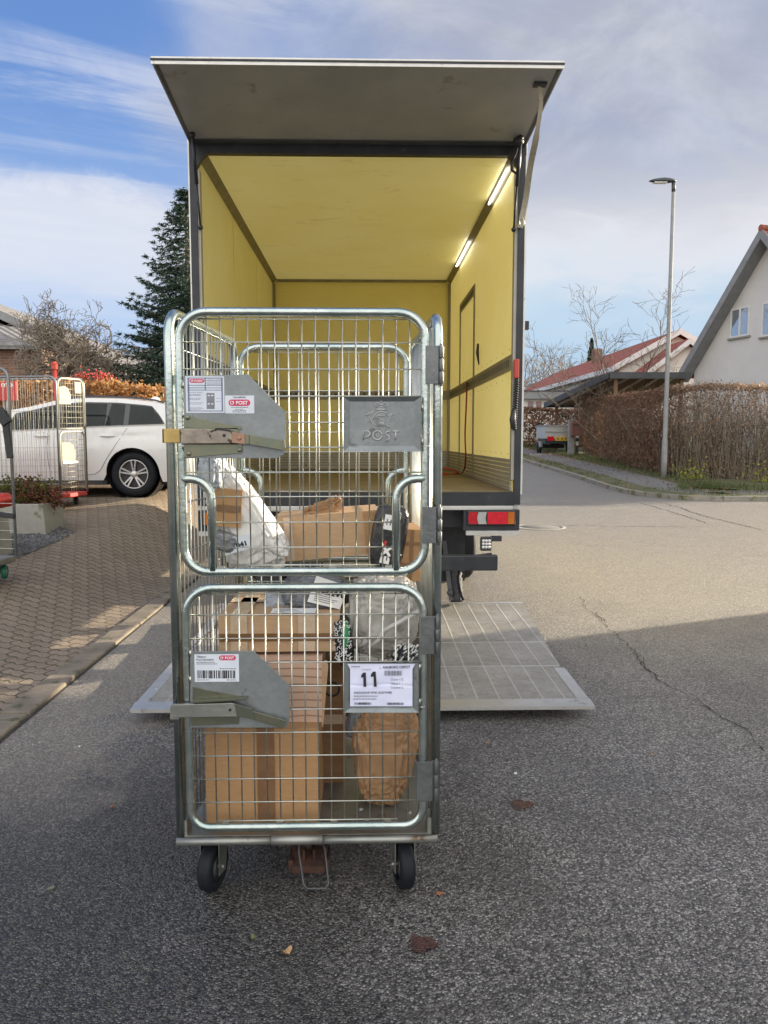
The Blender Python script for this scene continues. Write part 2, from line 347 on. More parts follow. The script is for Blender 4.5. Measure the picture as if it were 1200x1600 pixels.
M['alu'] = surf('alu', (0.48, 0.47, 0.44), (0.56, 0.55, 0.52), 6, 0.42, 0.75, 0.05, 60, 0.2, c3=(0.30, 0.28, 0.25), c3s=16)
M['alu_dull'] = surf('alu_dull', (0.30, 0.28, 0.24), (0.36, 0.34, 0.29), 6, 0.5, 0.4, 0.05, 50, c3=(0.20, 0.18, 0.15), c3s=12)
M['flap_under'] = surf('flap_under', (0.33, 0.34, 0.345), (0.40, 0.41, 0.41), 2.2, 0.5, 0.1, 0.03, 20, c3=(0.26, 0.26, 0.25), c3s=5)
M['trim_grey'] = surf('trim_grey', (0.22, 0.20, 0.14), (0.28, 0.25, 0.18), 6, 0.5, 0.3)
M['white_paint'] = surf('white_paint', (0.74, 0.74, 0.73), (0.78, 0.78, 0.77), 4, 0.35)
M['lens_red'] = surf('lens_red', (0.48, 0.01, 0.02), (0.56, 0.015, 0.03), 20, 0.14)
M['lens_dark_red'] = surf('lens_dark_red', (0.36, 0.008, 0.016), (0.42, 0.012, 0.02), 20, 0.14)
M['lens_amber'] = surf('lens_amber', (0.40, 0.11, 0.012), (0.46, 0.14, 0.016), 20, 0.15)
M['lens_reverse'] = surf('lens_reverse', (0.34, 0.34, 0.32), (0.42, 0.42, 0.40), 20, 0.14, 0.1)
M['lens_clear'] = surf('lens_clear', (0.55, 0.55, 0.53), (0.66, 0.66, 0.64), 20, 0.12, 0.2)
M['red_plastic'] = surf('red_plastic', (0.50, 0.045, 0.025), (0.42, 0.04, 0.02), 12, 0.4)
M['red_web'] = surf('red_web', (0.38, 0.03, 0.03), (0.30, 0.02, 0.02), 30, 0.8, 0, 0.3, 120)
M['web_pale'] = surf('web_pale', (0.52, 0.47, 0.36), (0.44, 0.40, 0.30), 30, 0.8, 0, 0.3, 140)
def platform():
    m, t, b = newmat('platform_alu'); co = geo_co(t); sp = t.node('ShaderNodeSeparateXYZ', i0=co)
    mx = t.math('MODULO', t.math('ADD', sp.outputs[0], 10.0), 0.117)
    line = t.math('SUBTRACT', 1.0, t.smooth(t.math('ABSOLUTE', t.math('SUBTRACT', mx, 0.0585)), 0.004, 0.008))
    fine = t.math('MODULO', t.math('ADD', sp.outputs[1], 10.0), 0.02); fl = t.smooth(t.math('ABSOLUTE', t.math('SUBTRACT', fine, 0.01)), 0.002, 0.006)
    n = t.noise(co, 5, 5, 0.65); n2 = t.noise(co, 40, 4)
    col = t.mix(t.smooth(n, 0.3, 0.7), c4((0.27, 0.255, 0.225)), c4((0.36, 0.345, 0.31))); col = t.mix(t.math('MULTIPLY', t.smooth(n2, 0.45, 0.7), 0.5), col, c4((0.16, 0.145, 0.12))); col = t.mix(t.math('MULTIPLY', t.smooth(t.noise(co, 2.2, 6, 0.7, 0.8), 0.52, 0.66), 0.45), col, c4((0.17, 0.155, 0.13)))
    col = t.mix(t.math('MULTIPLY', line, 0.32), col, c4((0.60, 0.58, 0.54)))
    t.set(b, 'Base Color', col); b.inputs['Metallic'].default_value = 0.35; b.inputs['Roughness'].default_value = 0.55
    bp = t.node('ShaderNodeBump'); bp.inputs['Strength'].default_value = 0.5; bp.inputs['Distance'].default_value = 0.003
    t.set(bp, 'Height', t.math('ADD', fl, t.math('MULTIPLY', line, 2.0))); t.set(b, 'Normal', bp); return m
M['platform'] = platform()
def emis(name, col, st):
    m, t, b = newmat(name); b.inputs['Base Color'].default_value = c4(col); b.inputs['Emission Color'].default_value = c4(col); b.inputs['Emission Strength'].default_value = st; return m
M['led'] = emis('led', (1.0, 0.96, 0.88), 3.4)

# ground
def asphalt():
    m, t, b = newmat('asphalt'); co = geo_co(t); sp = t.node('ShaderNodeSeparateXYZ', i0=co)
    def vor(sc, feat='F1'):
        v = t.node('ShaderNodeTexVoronoi', _feature=feat); t.set(v, 'Vector', co); v.inputs['Scale'].default_value = sc; return v
    v1 = vor(128); v2 = vor(60); r1 = t.node('ShaderNodeSeparateColor', i0=v1.outputs['Color']); r2 = t.node('ShaderNodeSeparateColor', i0=v2.outputs['Color'])
    stone = t.ramp(r1.outputs[0], [(0.0, (0.045, 0.043, 0.040)), (0.28, (0.10, 0.095, 0.089)), (0.60, (0.20, 0.191, 0.178)), (0.86, (0.31, 0.296, 0.275)), (1.0, (0.50, 0.48, 0.445))])
    big = t.ramp(r2.outputs[1], [(0.0, 0.0), (0.86, 0.0), (0.93, 1.0)])
    edge = t.smooth(v2.outputs['Distance'], 0.55, 0.30)
    stone = t.mix(t.math('MULTIPLY', t.math('MULTIPLY', big, edge), 0.35), stone, c4((0.17, 0.16, 0.145)))
    binder = t.smooth(v1.outputs['Distance'], 0.80, 0.50)
    col = t.mix(binder, c4((0.026, 0.025, 0.024)), stone)
    patch = t.noise(co, 0.9, 5, 0.6, 0.5); p2 = t.noise(co, 3.1, 5, 0.65)
    col = t.mix(1.0, col, t.ramp(t.math('ADD', t.math('MULTIPLY', patch, 0.6), t.math('MULTIPLY', p2, 0.4)), [(0.30, 0.62), (0.5, 1.0), (0.70, 1.45)]), 'MULTIPLY')
    # damp, oily stretch by the cage, its weaker sky sheen painted in darker
    damp_dim = t.math('MULTIPLY', t.smooth(t.math('ADD', sp.outputs[0], t.math('MULTIPLY', t.math('SUBTRACT', t.noise(co, 1.3, 5, 0.65, 0.6), 0.5), 2.4)), 0.75, -0.35), t.smooth(t.math('ADD', sp.outputs[1], t.math('MULTIPLY', t.math('SUBTRACT', p2, 0.5), 2.0)), 4.2, 3.0))
    col = t.mix(t.math('MULTIPLY', damp_dim, 0.85), col, t.mix(1.0, col, c4((0.27, 0.262, 0.25)), 'MULTIPLY'))
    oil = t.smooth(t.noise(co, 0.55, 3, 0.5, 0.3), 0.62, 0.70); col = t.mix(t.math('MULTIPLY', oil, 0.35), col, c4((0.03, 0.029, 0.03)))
    # street paler where sun and grazing sheen are painted in; gutter worn pale
    lit_far = t.smooth(t.math('ADD', sp.outputs[1], t.math('MULTIPLY', t.math('SUBTRACT', patch, 0.5), 3.5)), 3.2, 7.5)
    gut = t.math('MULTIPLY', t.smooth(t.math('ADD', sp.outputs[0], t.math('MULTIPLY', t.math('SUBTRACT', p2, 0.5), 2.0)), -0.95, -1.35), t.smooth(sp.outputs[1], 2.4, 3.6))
    pale = t.math('MAXIMUM', t.math('MULTIPLY', lit_far, t.math('ADD', 0.45, t.math('MULTIPLY', p2, 0.7), clamp=True)), t.math('MULTIPLY', gut, 0.8))
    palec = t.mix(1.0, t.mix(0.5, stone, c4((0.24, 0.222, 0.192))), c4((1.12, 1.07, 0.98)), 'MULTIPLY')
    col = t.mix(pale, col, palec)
    t.set(b, 'Base Color', col); b.inputs['Specular IOR Level'].default_value = 0.75
    rg = t.math('ADD', 0.33, t.math('MULTIPLY', t.math('ADD', patch, t.math('MULTIPLY', pale, 0.45)), 0.30), clamp=True); t.set(b, 'Roughness', rg)
    hgt = t.math('ADD', t.math('MULTIPLY', t.smooth(v1.outputs['Distance'], 0.62, 0.12), 1.0), t.math('MULTIPLY', t.noise(co, 210, 3), 0.5))
    bp = t.node('ShaderNodeBump'); bp.inputs['Strength'].default_value = 1.0; bp.inputs['Distance'].default_value = 0.006
    # every stone lies at its own angle
    tilt = t.node('ShaderNodeCombineXYZ', i0=t.math('MULTIPLY', t.math('SUBTRACT', r1.outputs[1], 0.5), 0.75), i1=t.math('MULTIPLY', t.math('SUBTRACT', r1.outputs[2], 0.5), 0.75), i2=1.0)
    nv = t.node('ShaderNodeVectorMath', _operation='NORMALIZE', i0=tilt); t.set(bp, 'Normal', nv)
    t.set(bp, 'Height', hgt); t.set(b, 'Normal', bp); return m
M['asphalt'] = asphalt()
def pavers(name, c1, c2, bw, bh, zig, rot=0.0, joint=(0.05, 0.043, 0.035)):
    m, t, b = newmat(name); co = geo_co(t)
    mp = t.node('ShaderNodeMapping'); t.set(mp, 'Vector', co); mp.inputs['Rotation'].default_value = (0, 0, rot)
    sp = t.node('ShaderNodeSeparateXYZ', i0=mp)
    wob = t.math('MULTIPLY', t.math('SUBTRACT', t.noise(co, 6.0, 4, 0.7), 0.5), 0.055)
    zy = t.math('ADD', t.math('ADD', sp.outputs[1], wob), t.math('MULTIPLY', t.math('PINGPONG', sp.outputs[0], bw / 4), zig))
    zx = t.math('ADD', sp.outputs[0], t.math('MULTIPLY', t.math('PINGPONG', sp.outputs[1], bh / 2), zig * 0.6))
    cv = t.node('ShaderNodeCombineXYZ', i0=zx, i1=zy, i2=0.0)
    br = t.node('ShaderNodeTexBrick'); t.set(br, 'Vector', cv); br.inputs['Scale'].default_value = 1.0
    br.inputs['Brick Width'].default_value = bw; br.inputs['Row Height'].default_value = bh; br.inputs['Mortar Size'].default_value = 0.006
    br.inputs['Mortar Smooth'].default_value = 0.5
    br.inputs['Color1'].default_value = (0, 0, 0, 1); br.inputs['Color2'].default_value = (1, 1, 1, 1); br.inputs['Mortar'].default_value = (0.5, 0.5, 0.5, 1)
    n = t.noise(co, 1.4, 5, 0.6); n2 = t.noise(co, 60, 5, 0.75)
    col = t.mix(t.math('ADD', t.math('MULTIPLY', br.outputs['Color'], 0.45), t.math('MULTIPLY', n, 0.55)), c4(c1), c4(c2))
    col = t.mix(t.math('MULTIPLY', t.smooth(n2, 0.40, 0.70), 0.55), col, c4(tuple(x * 1.55 for x in c2)))
    col = t.mix(t.math('MULTIPLY', t.smooth(t.noise(co, 80, 4, 0.7), 0.60, 0.70), 0.5), col, c4(tuple(x * 0.45 for x in c1)))
    moss = t.mix(t.smooth(t.noise(co, 3.5, 3), 0.45, 0.6), c4(joint), c4((0.045, 0.05, 0.022)))
    col = t.mix(br.outputs['Fac'], col, moss)
    t.set(b, 'Base Color', col); b.inputs['Roughness'].default_value = 0.85; b.inputs['Specular IOR Level'].default_value = 0.3
    bp = t.node('ShaderNodeBump'); bp.inputs['Strength'].default_value = 0.9; bp.inputs['Distance'].default_value = 0.008
    t.set(bp, 'Height', t.math('ADD', t.math('MULTIPLY', t.math('SUBTRACT', 1.0, br.outputs['Fac']), 1.6), t.math('MULTIPLY', n2, 0.7))); t.set(b, 'Normal', bp); return m
M['pavers'] = pavers('pavers', (0.13, 0.103, 0.077), (0.245, 0.195, 0.145), 0.175, 0.092, 0.42, R(24), (0.075, 0.064, 0.05))
M['sidewalk'] = pavers('sidewalk', (0.13, 0.125, 0.115), (0.18, 0.17, 0.155), 0.6, 0.6, 0.0, R(12))
M['kerb'] = surf('kerb', (0.15, 0.125, 0.095), (0.22, 0.185, 0.14), 6, 0.85, 0, 0.5, 60, c3=(0.06, 0.065, 0.03), c3s=7, c3t=(0.55, 0.68))
M['kerb_stone'] = surf('kerb_stone', (0.20, 0.19, 0.165), (0.28, 0.26, 0.22), 5, 0.85, 0, 0.4, 40, c3=(0.12, 0.125, 0.05), c3s=3, c3t=(0.50, 0.62))
M['verge'] = surf('verge', (0.075, 0.085, 0.028), (0.12, 0.115, 0.05), 3, 0.9, 0, 0.6, 30, c3=(0.10, 0.075, 0.045), c3s=6, c3t=(0.5, 0.62))
M['soil'] = surf('soil', (0.07, 0.065, 0.035), (0.10, 0.085, 0.05), 1.2, 0.95, 0, 0.5, 12)
M['concrete'] = surf('concrete', (0.24, 0.235, 0.21), (0.30, 0.29, 0.255), 6, 0.85, 0, 0.3, 50, c3=(0.13, 0.14, 0.09), c3s=6, c3t=(0.55, 0.7))
M['crack'] = surf('crack', (0.028, 0.026, 0.024), (0.045, 0.042, 0.038), 20, 0.9)
M['iron'] = surf('iron', (0.15, 0.145, 0.13), (0.20, 0.19, 0.17), 14, 0.7, 0.1, 0.4, 70)
# plants
M['grass'] = leafmat('grass', (0.05, 0.085, 0.018), (0.08, 0.115, 0.03), (0.13, 0.14, 0.05), 0.3)
M['beech'] = leafmat('beech', (0.24, 0.105, 0.035), (0.42, 0.22, 0.08), (0.56, 0.34, 0.15), 0.45, 14)
M['hedge_brown'] = leafmat('hedge_brown', (0.15, 0.08, 0.053), (0.23, 0.13, 0.082), (0.32, 0.20, 0.125), 0.3, 10)
M['hedge_tan'] = leafmat('hedge_tan', (0.22, 0.145, 0.095), (0.32, 0.215, 0.14), (0.42, 0.30, 0.20), 0.35, 10)
M['twig'] = surf('twig', (0.12, 0.085, 0.06), (0.19, 0.145, 0.105), 3, 0.8)
M['twig_pale'] = surf('twig_pale', (0.27, 0.225, 0.17), (0.19, 0.155, 0.115), 2, 0.8)
M['bark'] = surf('bark', (0.16, 0.135, 0.10), (0.24, 0.205, 0.155), 8, 0.85, 0, 0.5, 30, c3=(0.10, 0.10, 0.05), c3s=4)
M['needle'] = leafmat('needle', (0.018, 0.042, 0.028), (0.030, 0.060, 0.038), (0.055, 0.085, 0.055), 0.15, 5)
M['plant'] = leafmat('plant', (0.04, 0.055, 0.015), (0.10, 0.11, 0.025), (0.17, 0.15, 0.04), 0.3, 25)
M['plant_red'] = leafmat('plant_red', (0.10, 0.03, 0.025), (0.14, 0.05, 0.03), (0.16, 0.08, 0.03), 0.3, 25)
M['leaf_yellow'] = leafmat('leaf_yellow', (0.30, 0.33, 0.05), (0.40, 0.42, 0.07), (0.25, 0.32, 0.05), 0.45, 9)
# buildings
def brickmat(name, c1, c2, mort, bw=0.24, bh=0.075):
    m, t, b = newmat(name); co = geo_co(t); sp = t.node('ShaderNodeSeparateXYZ', i0=co)
    cv = t.node('ShaderNodeCombineXYZ', i0=t.math('ADD', sp.outputs[0], sp.outputs[1]), i1=sp.outputs[2], i2=0.0)
    br = t.node('ShaderNodeTexBrick'); t.set(br, 'Vector', cv); br.inputs['Scale'].default_value = 1.0; br.inputs['Brick Width'].default_value = bw
    br.inputs['Row Height'].default_value = bh; br.inputs['Mortar Size'].default_value = 0.006
    br.inputs['Color1'].default_value = c4(c1); br.inputs['Color2'].default_value = c4(c2); br.inputs['Mortar'].default_value = c4(mort)
    t.set(b, 'Base Color', br.outputs['Color']); b.inputs['Roughness'].default_value = 0.85; return m
M['brick'] = brickmat('brick', (0.16, 0.08, 0.05), (0.22, 0.12, 0.075), (0.24, 0.21, 0.18))
M['brick_yellow'] = brickmat('brick_yellow', (0.38, 0.29, 0.15), (0.44, 0.34, 0.19), (0.36, 0.33, 0.28))
M['render'] = surf('render', (0.56, 0.545, 0.52), (0.62, 0.605, 0.58), 0.7, 0.85, 0, 0.2, 20, c3=(0.55, 0.54, 0.52), c3s=2)
M['render_white'] = surf('render_white', (0.66, 0.63, 0.57), (0.72, 0.69, 0.63), 0.7, 0.85, 0, 0.1, 20)
M['pink_render'] = surf('pink_render', (0.52, 0.34, 0.27), (0.58, 0.39, 0.31), 0.7, 0.85)
def tiles(name, c1, c2, step=0.33):
    m, t, b = newmat(name); co = geo_co(t); sp = t.node('ShaderNodeSeparateXYZ', i0=co)
    a = t.math('PINGPONG', t.math('MULTIPLY', sp.outputs[2], 1.0), step / 2); u = t.math('PINGPONG', t.math('ADD', sp.outputs[0], sp.outputs[1]), 0.15)
    n = t.noise(co, 2.0, 5, 0.65)
    col = t.mix(t.smooth(n, 0.3, 0.7), c4(c1), c4(c2)); col = t.mix(t.math('MULTIPLY', t.smooth(t.noise(co, 9, 4), 0.5, 0.7), 0.5), col, c4(tuple(x * 0.6 for x in c1)))
    t.set(b, 'Base Color', col); b.inputs['Roughness'].default_value = 0.75
    bp = t.node('ShaderNodeBump'); bp.inputs['Strength'].default_value = 0.9; bp.inputs['Distance'].default_value = 0.05
    t.set(bp, 'Height', t.math('ADD', t.math('MULTIPLY', a, 5.0), t.math('MULTIPLY', u, 6.0))); t.set(b, 'Normal', bp); return m
M['tile_red'] = tiles('tile_red', (0.34, 0.095, 0.055), (0.27, 0.075, 0.05))
M['tile_grey'] = tiles('tile_grey', (0.16, 0.155, 0.15), (0.21, 0.20, 0.19))
M['board_grey'] = surf('board_grey', (0.20, 0.205, 0.21), (0.25, 0.255, 0.26), 3, 0.7, 0, 0.1, 20)
M['board_white'] = surf('board_white', (0.62, 0.62, 0.60), (0.68, 0.68, 0.66), 3, 0.6)
M['board_dark'] = surf('board_dark', (0.035, 0.038, 0.04), (0.055, 0.058, 0.06), 3, 0.6)
M['timber'] = surf('timber', (0.13, 0.075, 0.04), (0.18, 0.11, 0.06), 5, 0.8)
M['glass'] = surf('glass', (0.36, 0.42, 0.48), (0.40, 0.46, 0.52), 1, 0.05, 0.65, spec=1.0, rvar=0.02)
M['steel_post'] = surf('steel_post', (0.22, 0.225, 0.225), (0.27, 0.275, 0.27), 4, 0.75, 0.1, 0.05, 30)
# car, cages
def paint(name, c):
    m, t, b = newmat(name); b.inputs['Base Color'].default_value = c4(c); b.inputs['Roughness'].default_value = 0.32
    b.inputs['Coat Weight'].default_value = 0.8; b.inputs['Coat Roughness'].default_value = 0.06
    co = geo_co(t); t.set(b, 'Base Color', t.mix(t.smooth(t.noise(co, 3.0, 5, 0.7), 0.45, 0.8), c4(c), c4(tuple(x * 0.88 for x in c)))); return m
M['car_white'] = paint('car_white', (0.72, 0.72, 0.72))
M['car_black'] = paint('car_black', (0.012, 0.012, 0.014))
M['car_glass'] = surf('car_glass', (0.008, 0.012, 0.013), (0.014, 0.02, 0.018), 5, 0.03, 0, spec=0.28, rvar=0.01)
M['alloy'] = surf('alloy', (0.46, 0.45, 0.44), (0.54, 0.53, 0.52), 9, 0.30, 0.7)
M['red_paint'] = surf('red_paint', (0.46, 0.035, 0.03), (0.38, 0.03, 0.028), 6, 0.45, c3=(0.25, 0.04, 0.03), c3s=12)
M['cream_wire'] = surf('cream_wire', (0.36, 0.345, 0.27), (0.42, 0.40, 0.32), 8, 0.4, 0.3)
M['cream_paint'] = surf('cream_paint', (0.24, 0.23, 0.175), (0.27, 0.26, 0.20), 8, 0.45)
M['grey_tube'] = surf('grey_tube', (0.20, 0.21, 0.22), (0.28, 0.29, 0.30), 8, 0.4, 0.6)
M['green_wheel'] = surf('green_wheel', (0.01, 0.12, 0.075), (0.015, 0.16, 0.10), 8, 0.5)
M['gravel_a'] = surf('gravel_a', (0.055, 0.055, 0.056), (0.13, 0.13, 0.13), 12, 0.8, 0, 0.2, 60, c3=(0.30, 0.30, 0.31), c3s=16)

# ================================================================ THE SETTING
def sheet(name, x0, x1, nx, y0, y1, ny, off, mat):
    mb = MB(); mb.grid(lambda u, v: (x0 + (x1 - x0) * u, y0 + (y1 - y0) * v, H(x0 + (x1 - x0) * u, y0 + (y1 - y0) * v) + off), nx, ny)
    return tag(mb.build(name, mat, loc=(0, 0, 0)), kind='structure')
# ground to the horizon, in rings
mb = MB()
xs = [-1500, -400, -120, -60, -30, -14, -8, -5, -3.3, -2.6, -1.9, 5, 12, 25, 45, 80, 160, 500, 1500]; ys = [-1500, -300, -60, -10, 0, 3, 6, 9, 11, 13, 20, 30, 50, 80, 140, 300, 800, 2500]
vs = [(x, y, H(x, y) - 0.07) for x in xs for y in ys]; n = len(ys)
mb.add(vs, [(i * n + j, (i + 1) * n + j, (i + 1) * n + j + 1, i * n + j + 1) for i in range(len(xs) - 1) for j in range(n - 1)], 0, True)
tag(mb.build('ground', M['soil'], loc=(0, 0, 0)), kind='structure')
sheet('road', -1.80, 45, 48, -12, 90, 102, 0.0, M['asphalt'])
sheet('driveway', -14, -1.955, 60, -12, 20, 64, 0.004, M['pavers'])
# low kerb between drive and street: stones about a metre long with open joints
mb = MB()
for i, y in enumerate(np.arange(-4.0, 16, 1.0)):
    j = random.uniform(-.004, .004)
    mb.box(-1.948 + j, -1.785 + j, y + .006, y + .994, -.05, 0.022 + random.uniform(-.003, .003))
tag(mb.build('kerb', M['kerb'], loc=(0, 0, 0), bevel=0.012), kind='structure')
mb = MB()
mb.box(-1.956, -1.948, -4, 16, -.05, 0.008); mb.box(-1.785, -1.768, -4, 16, -.05, 0.004)
tag(mb.build('kerb_joint', M['crack'], loc=(0, 0, 0)), kind='structure')

# far side of the street: kerb, mossy verge, footpath, grass strip, all bending round the corner to the right
kp = [GH(*q) for q in ((823, 723), (855, 733), (900, 747), (953, 765), (1000, 775), (1067, 781.5), (1130, 783), (1200, 783))]
kp = [Vector((kp[0].x - a, b_, 0)) for a, b_ in ((1.6, 95), (1.2, 75), (.8, 58), (.45, 46), (.15, 38))] + kp + [Vector((kp[-1].x + a, kp[-1].y - b_, 0)) for a, b_ in ((2, .25), (5, .6), (10, 1.0), (18, 1.6), (32, 2.4))]
def resample(pts, step):
    out = []
    for i in range(len(pts) - 1):
        p0 = pts[max(0, i - 1)]; p1 = pts[i]; p2 = pts[i + 1]; p3 = pts[min(len(pts) - 1, i + 2)]
        k = max(1, int((p2 - p1).length / step))
        for j in range(k):
            t = j / k
            out.append(0.5 * ((2 * p1) + (p2 - p0) * t + (2 * p0 - 5 * p1 + 4 * p2 - p3) * t * t + (3 * p1 - p0 - 3 * p2 + p3) * t ** 3))
    return out + [pts[-1]]
kl = resample([Vector((p.x, p.y, 0)) for p in kp], 0.8)
def offs(d):
    o = []
    for i, p in enumerate(kl):
        t = (kl[min(i + 1, len(kl) - 1)] - kl[max(i - 1, 0)]).normalized(); o.append(p + Vector((-t.y, t.x, 0)) * d)
    return o
def strip(name, d0, d1, z0, z1, mat, thick=None):
    a, b = offs(d0), offs(d1); mb = MB(); k = len(a)
    if thick is None:
        vs = [(p.x, p.y, H(p.x, p.y) + z0) for p in a] + [(p.x, p.y, H(p.x, p.y) + z1) for p in b]
        mb.add(vs, [(i, i + 1, k + i + 1, k + i) for i in range(k - 1)], 0, True)
    else:
        for i in range(k - 1):
            g = 0.0
            q = [a[i], a[i + 1], b[i + 1], b[i]]; q = [Vector((p.x, p.y, H(p.x, p.y) + z0)) for p in q]
            c = sum(q, Vector()) / 4; q = [c + (p - c) * 0.988 for p in q]
            mb.prism(q, (0, 0, thick))
    return tag(mb.build(name, mat, loc=(0, 0, 0)), kind='structure')
strip('kerbstones', 0.0, 0.15, -0.05, 0, M['kerb_stone'], 0.16)
strip('verge', 0.15, 0.9, 0.10, 0.11, M['verge'])
strip('footpath', 0.9, 2.1, 0.105, 0.115, M['sidewalk'])
def side_dist(x, y):
    best = (1e9, 0)
    for i in range(0, len(kl) - 1):
        a, b_ = kl[i], kl[i + 1]; ab = b_ - a; f = max(0, min(1, ((x - a.x) * ab.x + (y - a.y) * ab.y) / max(1e-9, ab.length_squared))); q = a + ab * f; d = math.hypot(x - q.x, y - q.y)
        if d < best[0]: best = (d, (x - q.x) * -ab.y + (y - q.y) * ab.x)
    return best[0] * (1 if best[1] > 0 else -1)
strip('grass_strip', 2.1, 2.9, 0.115, 0.13, M['verge'])
gm = MB()
for i in range(50):
    for j in range(105):
        x, y = 5 + .8 * i, 14 + .8 * j
        if side_dist(x + .4, y + .4) > 2.75: gm.add([(a, b_, H(a, b_) + .122) for a, b_ in ((x, y), (x + .8, y), (x + .8, y + .8), (x, y + .8))], [(0, 1, 2, 3)])
tag(gm.build('garden_ground', M['verge'], loc=(0, 0, 0)), kind='structure')
# cracks and tar seams in the asphalt
def crack(px, wd, seed):
    rr = random.Random(seed); pts = [GH(*q) for q in px]; pts = [Vector((p.x, p.y, 0)) for p in pts]; L = []
    for i in range(len(pts) - 1):
        k = max(2, int((pts[i + 1] - pts[i]).length / 0.035))
        for j in range(k):
            p = pts[i].lerp(pts[i + 1], j / k); L.append(p)
    t = (pts[-1] - pts[0]).normalized(); nn = Vector((-t.y, t.x, 0)); off = 0; vs = []
    for p in L:
        off = off * 0.85 + rr.uniform(-.016, .016); hw = wd * max(0.12, rr.gauss(.55, .35)) / 2
        for sgn in (-1, 1): q = p + nn * (off + sgn * hw); vs.append((q.x, q.y, H(q.x, q.y) + 0.004))
    mb = MB(); mb.add(vs, [(2 * i, 2 * i + 1, 2 * i + 3, 2 * i + 2) for i in range(len(L) - 1)])
    return tag(mb.build('road_crack', M['crack'], loc=(0, 0, 0)), kind='structure')
crack(((905, 930), (945, 975), (985, 1010), (1040, 1062), (1080, 1085), (1120, 1118), (1165, 1146), (1215, 1185)), 0.010, 1)
crack(((985, 1012), (1005, 1045), (1040, 1064)), 0.010, 5)
crack(((930, 958), (948, 974)), 0.02, 6)
crack(((1040, 787), (1100, 806), (1190, 828)), 0.05, 2)
crack(((1000, 786), (1060, 803), (1105, 818)), 0.04, 3)
crack(((850, 820), (990, 823), (1100, 823)), 0.03, 4)
# brown stains soaked into the asphalt
def blot(px, r, seed, col):
    rr = random.Random(seed); c = GH(*px); mb = MB(); k = 36; ph = [rr.uniform(0, 6.28) for _ in range(4)]
    vs = [(c.x, c.y, 0.004)]
    for i in range(k):
        a = 2 * math.pi * i / k; q = r * (1 + .16 * math.sin(3 * a + ph[0]) + .12 * math.sin(5 * a + ph[1]) + .10 * math.sin(9 * a + ph[2]) + rr.uniform(-.06, .06))
        vs.append((c.x + q * math.cos(a), c.y + q * .9 * math.sin(a), 0.004))
    mb.add(vs, [(0, 1 + i, 1 + (i + 1) % k) for i in range(k)])
    m, t, b = newmat('stain'); co = geo_co(t)
    v = t.node('ShaderNodeTexVoronoi'); t.set(v, 'Vector', co); v.inputs['Scale'].default_value = 120; s2 = t.node('ShaderNodeSeparateColor', i0=v.outputs['Color'])
    t.set(b, 'Base Color', t.mix(s2.outputs[0], c4(tuple(x * .5 for x in col)), c4(tuple(x * 1.5 for x in col)))); b.inputs['Roughness'].default_value = 0.7
    bp = t.node('ShaderNodeBump'); bp.inputs['Strength'].default_value = 0.8; bp.inputs['Distance'].default_value = 0.006
    t.set(bp, 'Height', t.smooth(v.outputs['Distance'], 0.65, 0.15)); t.set(b, 'Normal', bp)
    return tag(mb.build('road_stain', m, loc=(0, 0, 0)), kind='structure')
blot((660, 1476), 0.040, 3, (0.060, 0.024, 0.018)); blot((815, 1258), 0.045, 8, (0.085, 0.042, 0.026))
# manhole
mc = GH(843, 824); mr = thing('manhole_cover', (mc.x, mc.y, 0.0), 'round iron manhole cover set in the street beside the truck', 'manhole cover')
mb = MB(); mb.lathe((mc.x, mc.y, -.02), (0, 0, 1), [(0.0, .03), (.33, .03), (.335, .026), (.335, 0)], 40); mb.build('lid', M['iron'], mr)
mb = MB(); mb.lathe((mc.x, mc.y, -.02), (0, 0, 1), [(.345, 0), (.345, .032), (.42, .032), (.43, .022)], 40); mb.build('ring', M['concrete'], mr)

# ================================================================ THE ROLL CAGE IN FRONT
Yg, Yb = 2.33, 3.13
cage = thing('roll_cage', (-0.19, 2.73, 0), 'tall galvanised roll cage full of parcels in the street behind the open truck', 'roll cage')
TR = 0.0138
def rpath(x0, x1, z0, z1, y, r, n=7):
    """closed rounded rectangle in a plane facing the camera"""
    X, Z = Vector((1, 0, 0)), Vector((0, 0, 1)); p = []
    for cx, cz, a in ((x1 - r, z1 - r, 0), (x0 + r, z1 - r, 90), (x0 + r, z0 + r, 180), (x1 - r, z0 + r, 270)): p += arc((cx, y, cz), X, Z, r, a, a + 90, n)
    return p
def gx(px, py, Y=Yg): return P(px, py, Y).x
def gz(py, Y=Yg): return P(470, py, Y).z
xl, xr = gx(284, 700), gx(664, 700)                     # centre lines of the gate tubes
zt1, zb1 = gz(488), gz(893); zt2, zb2 = gz(918), gz(1291)
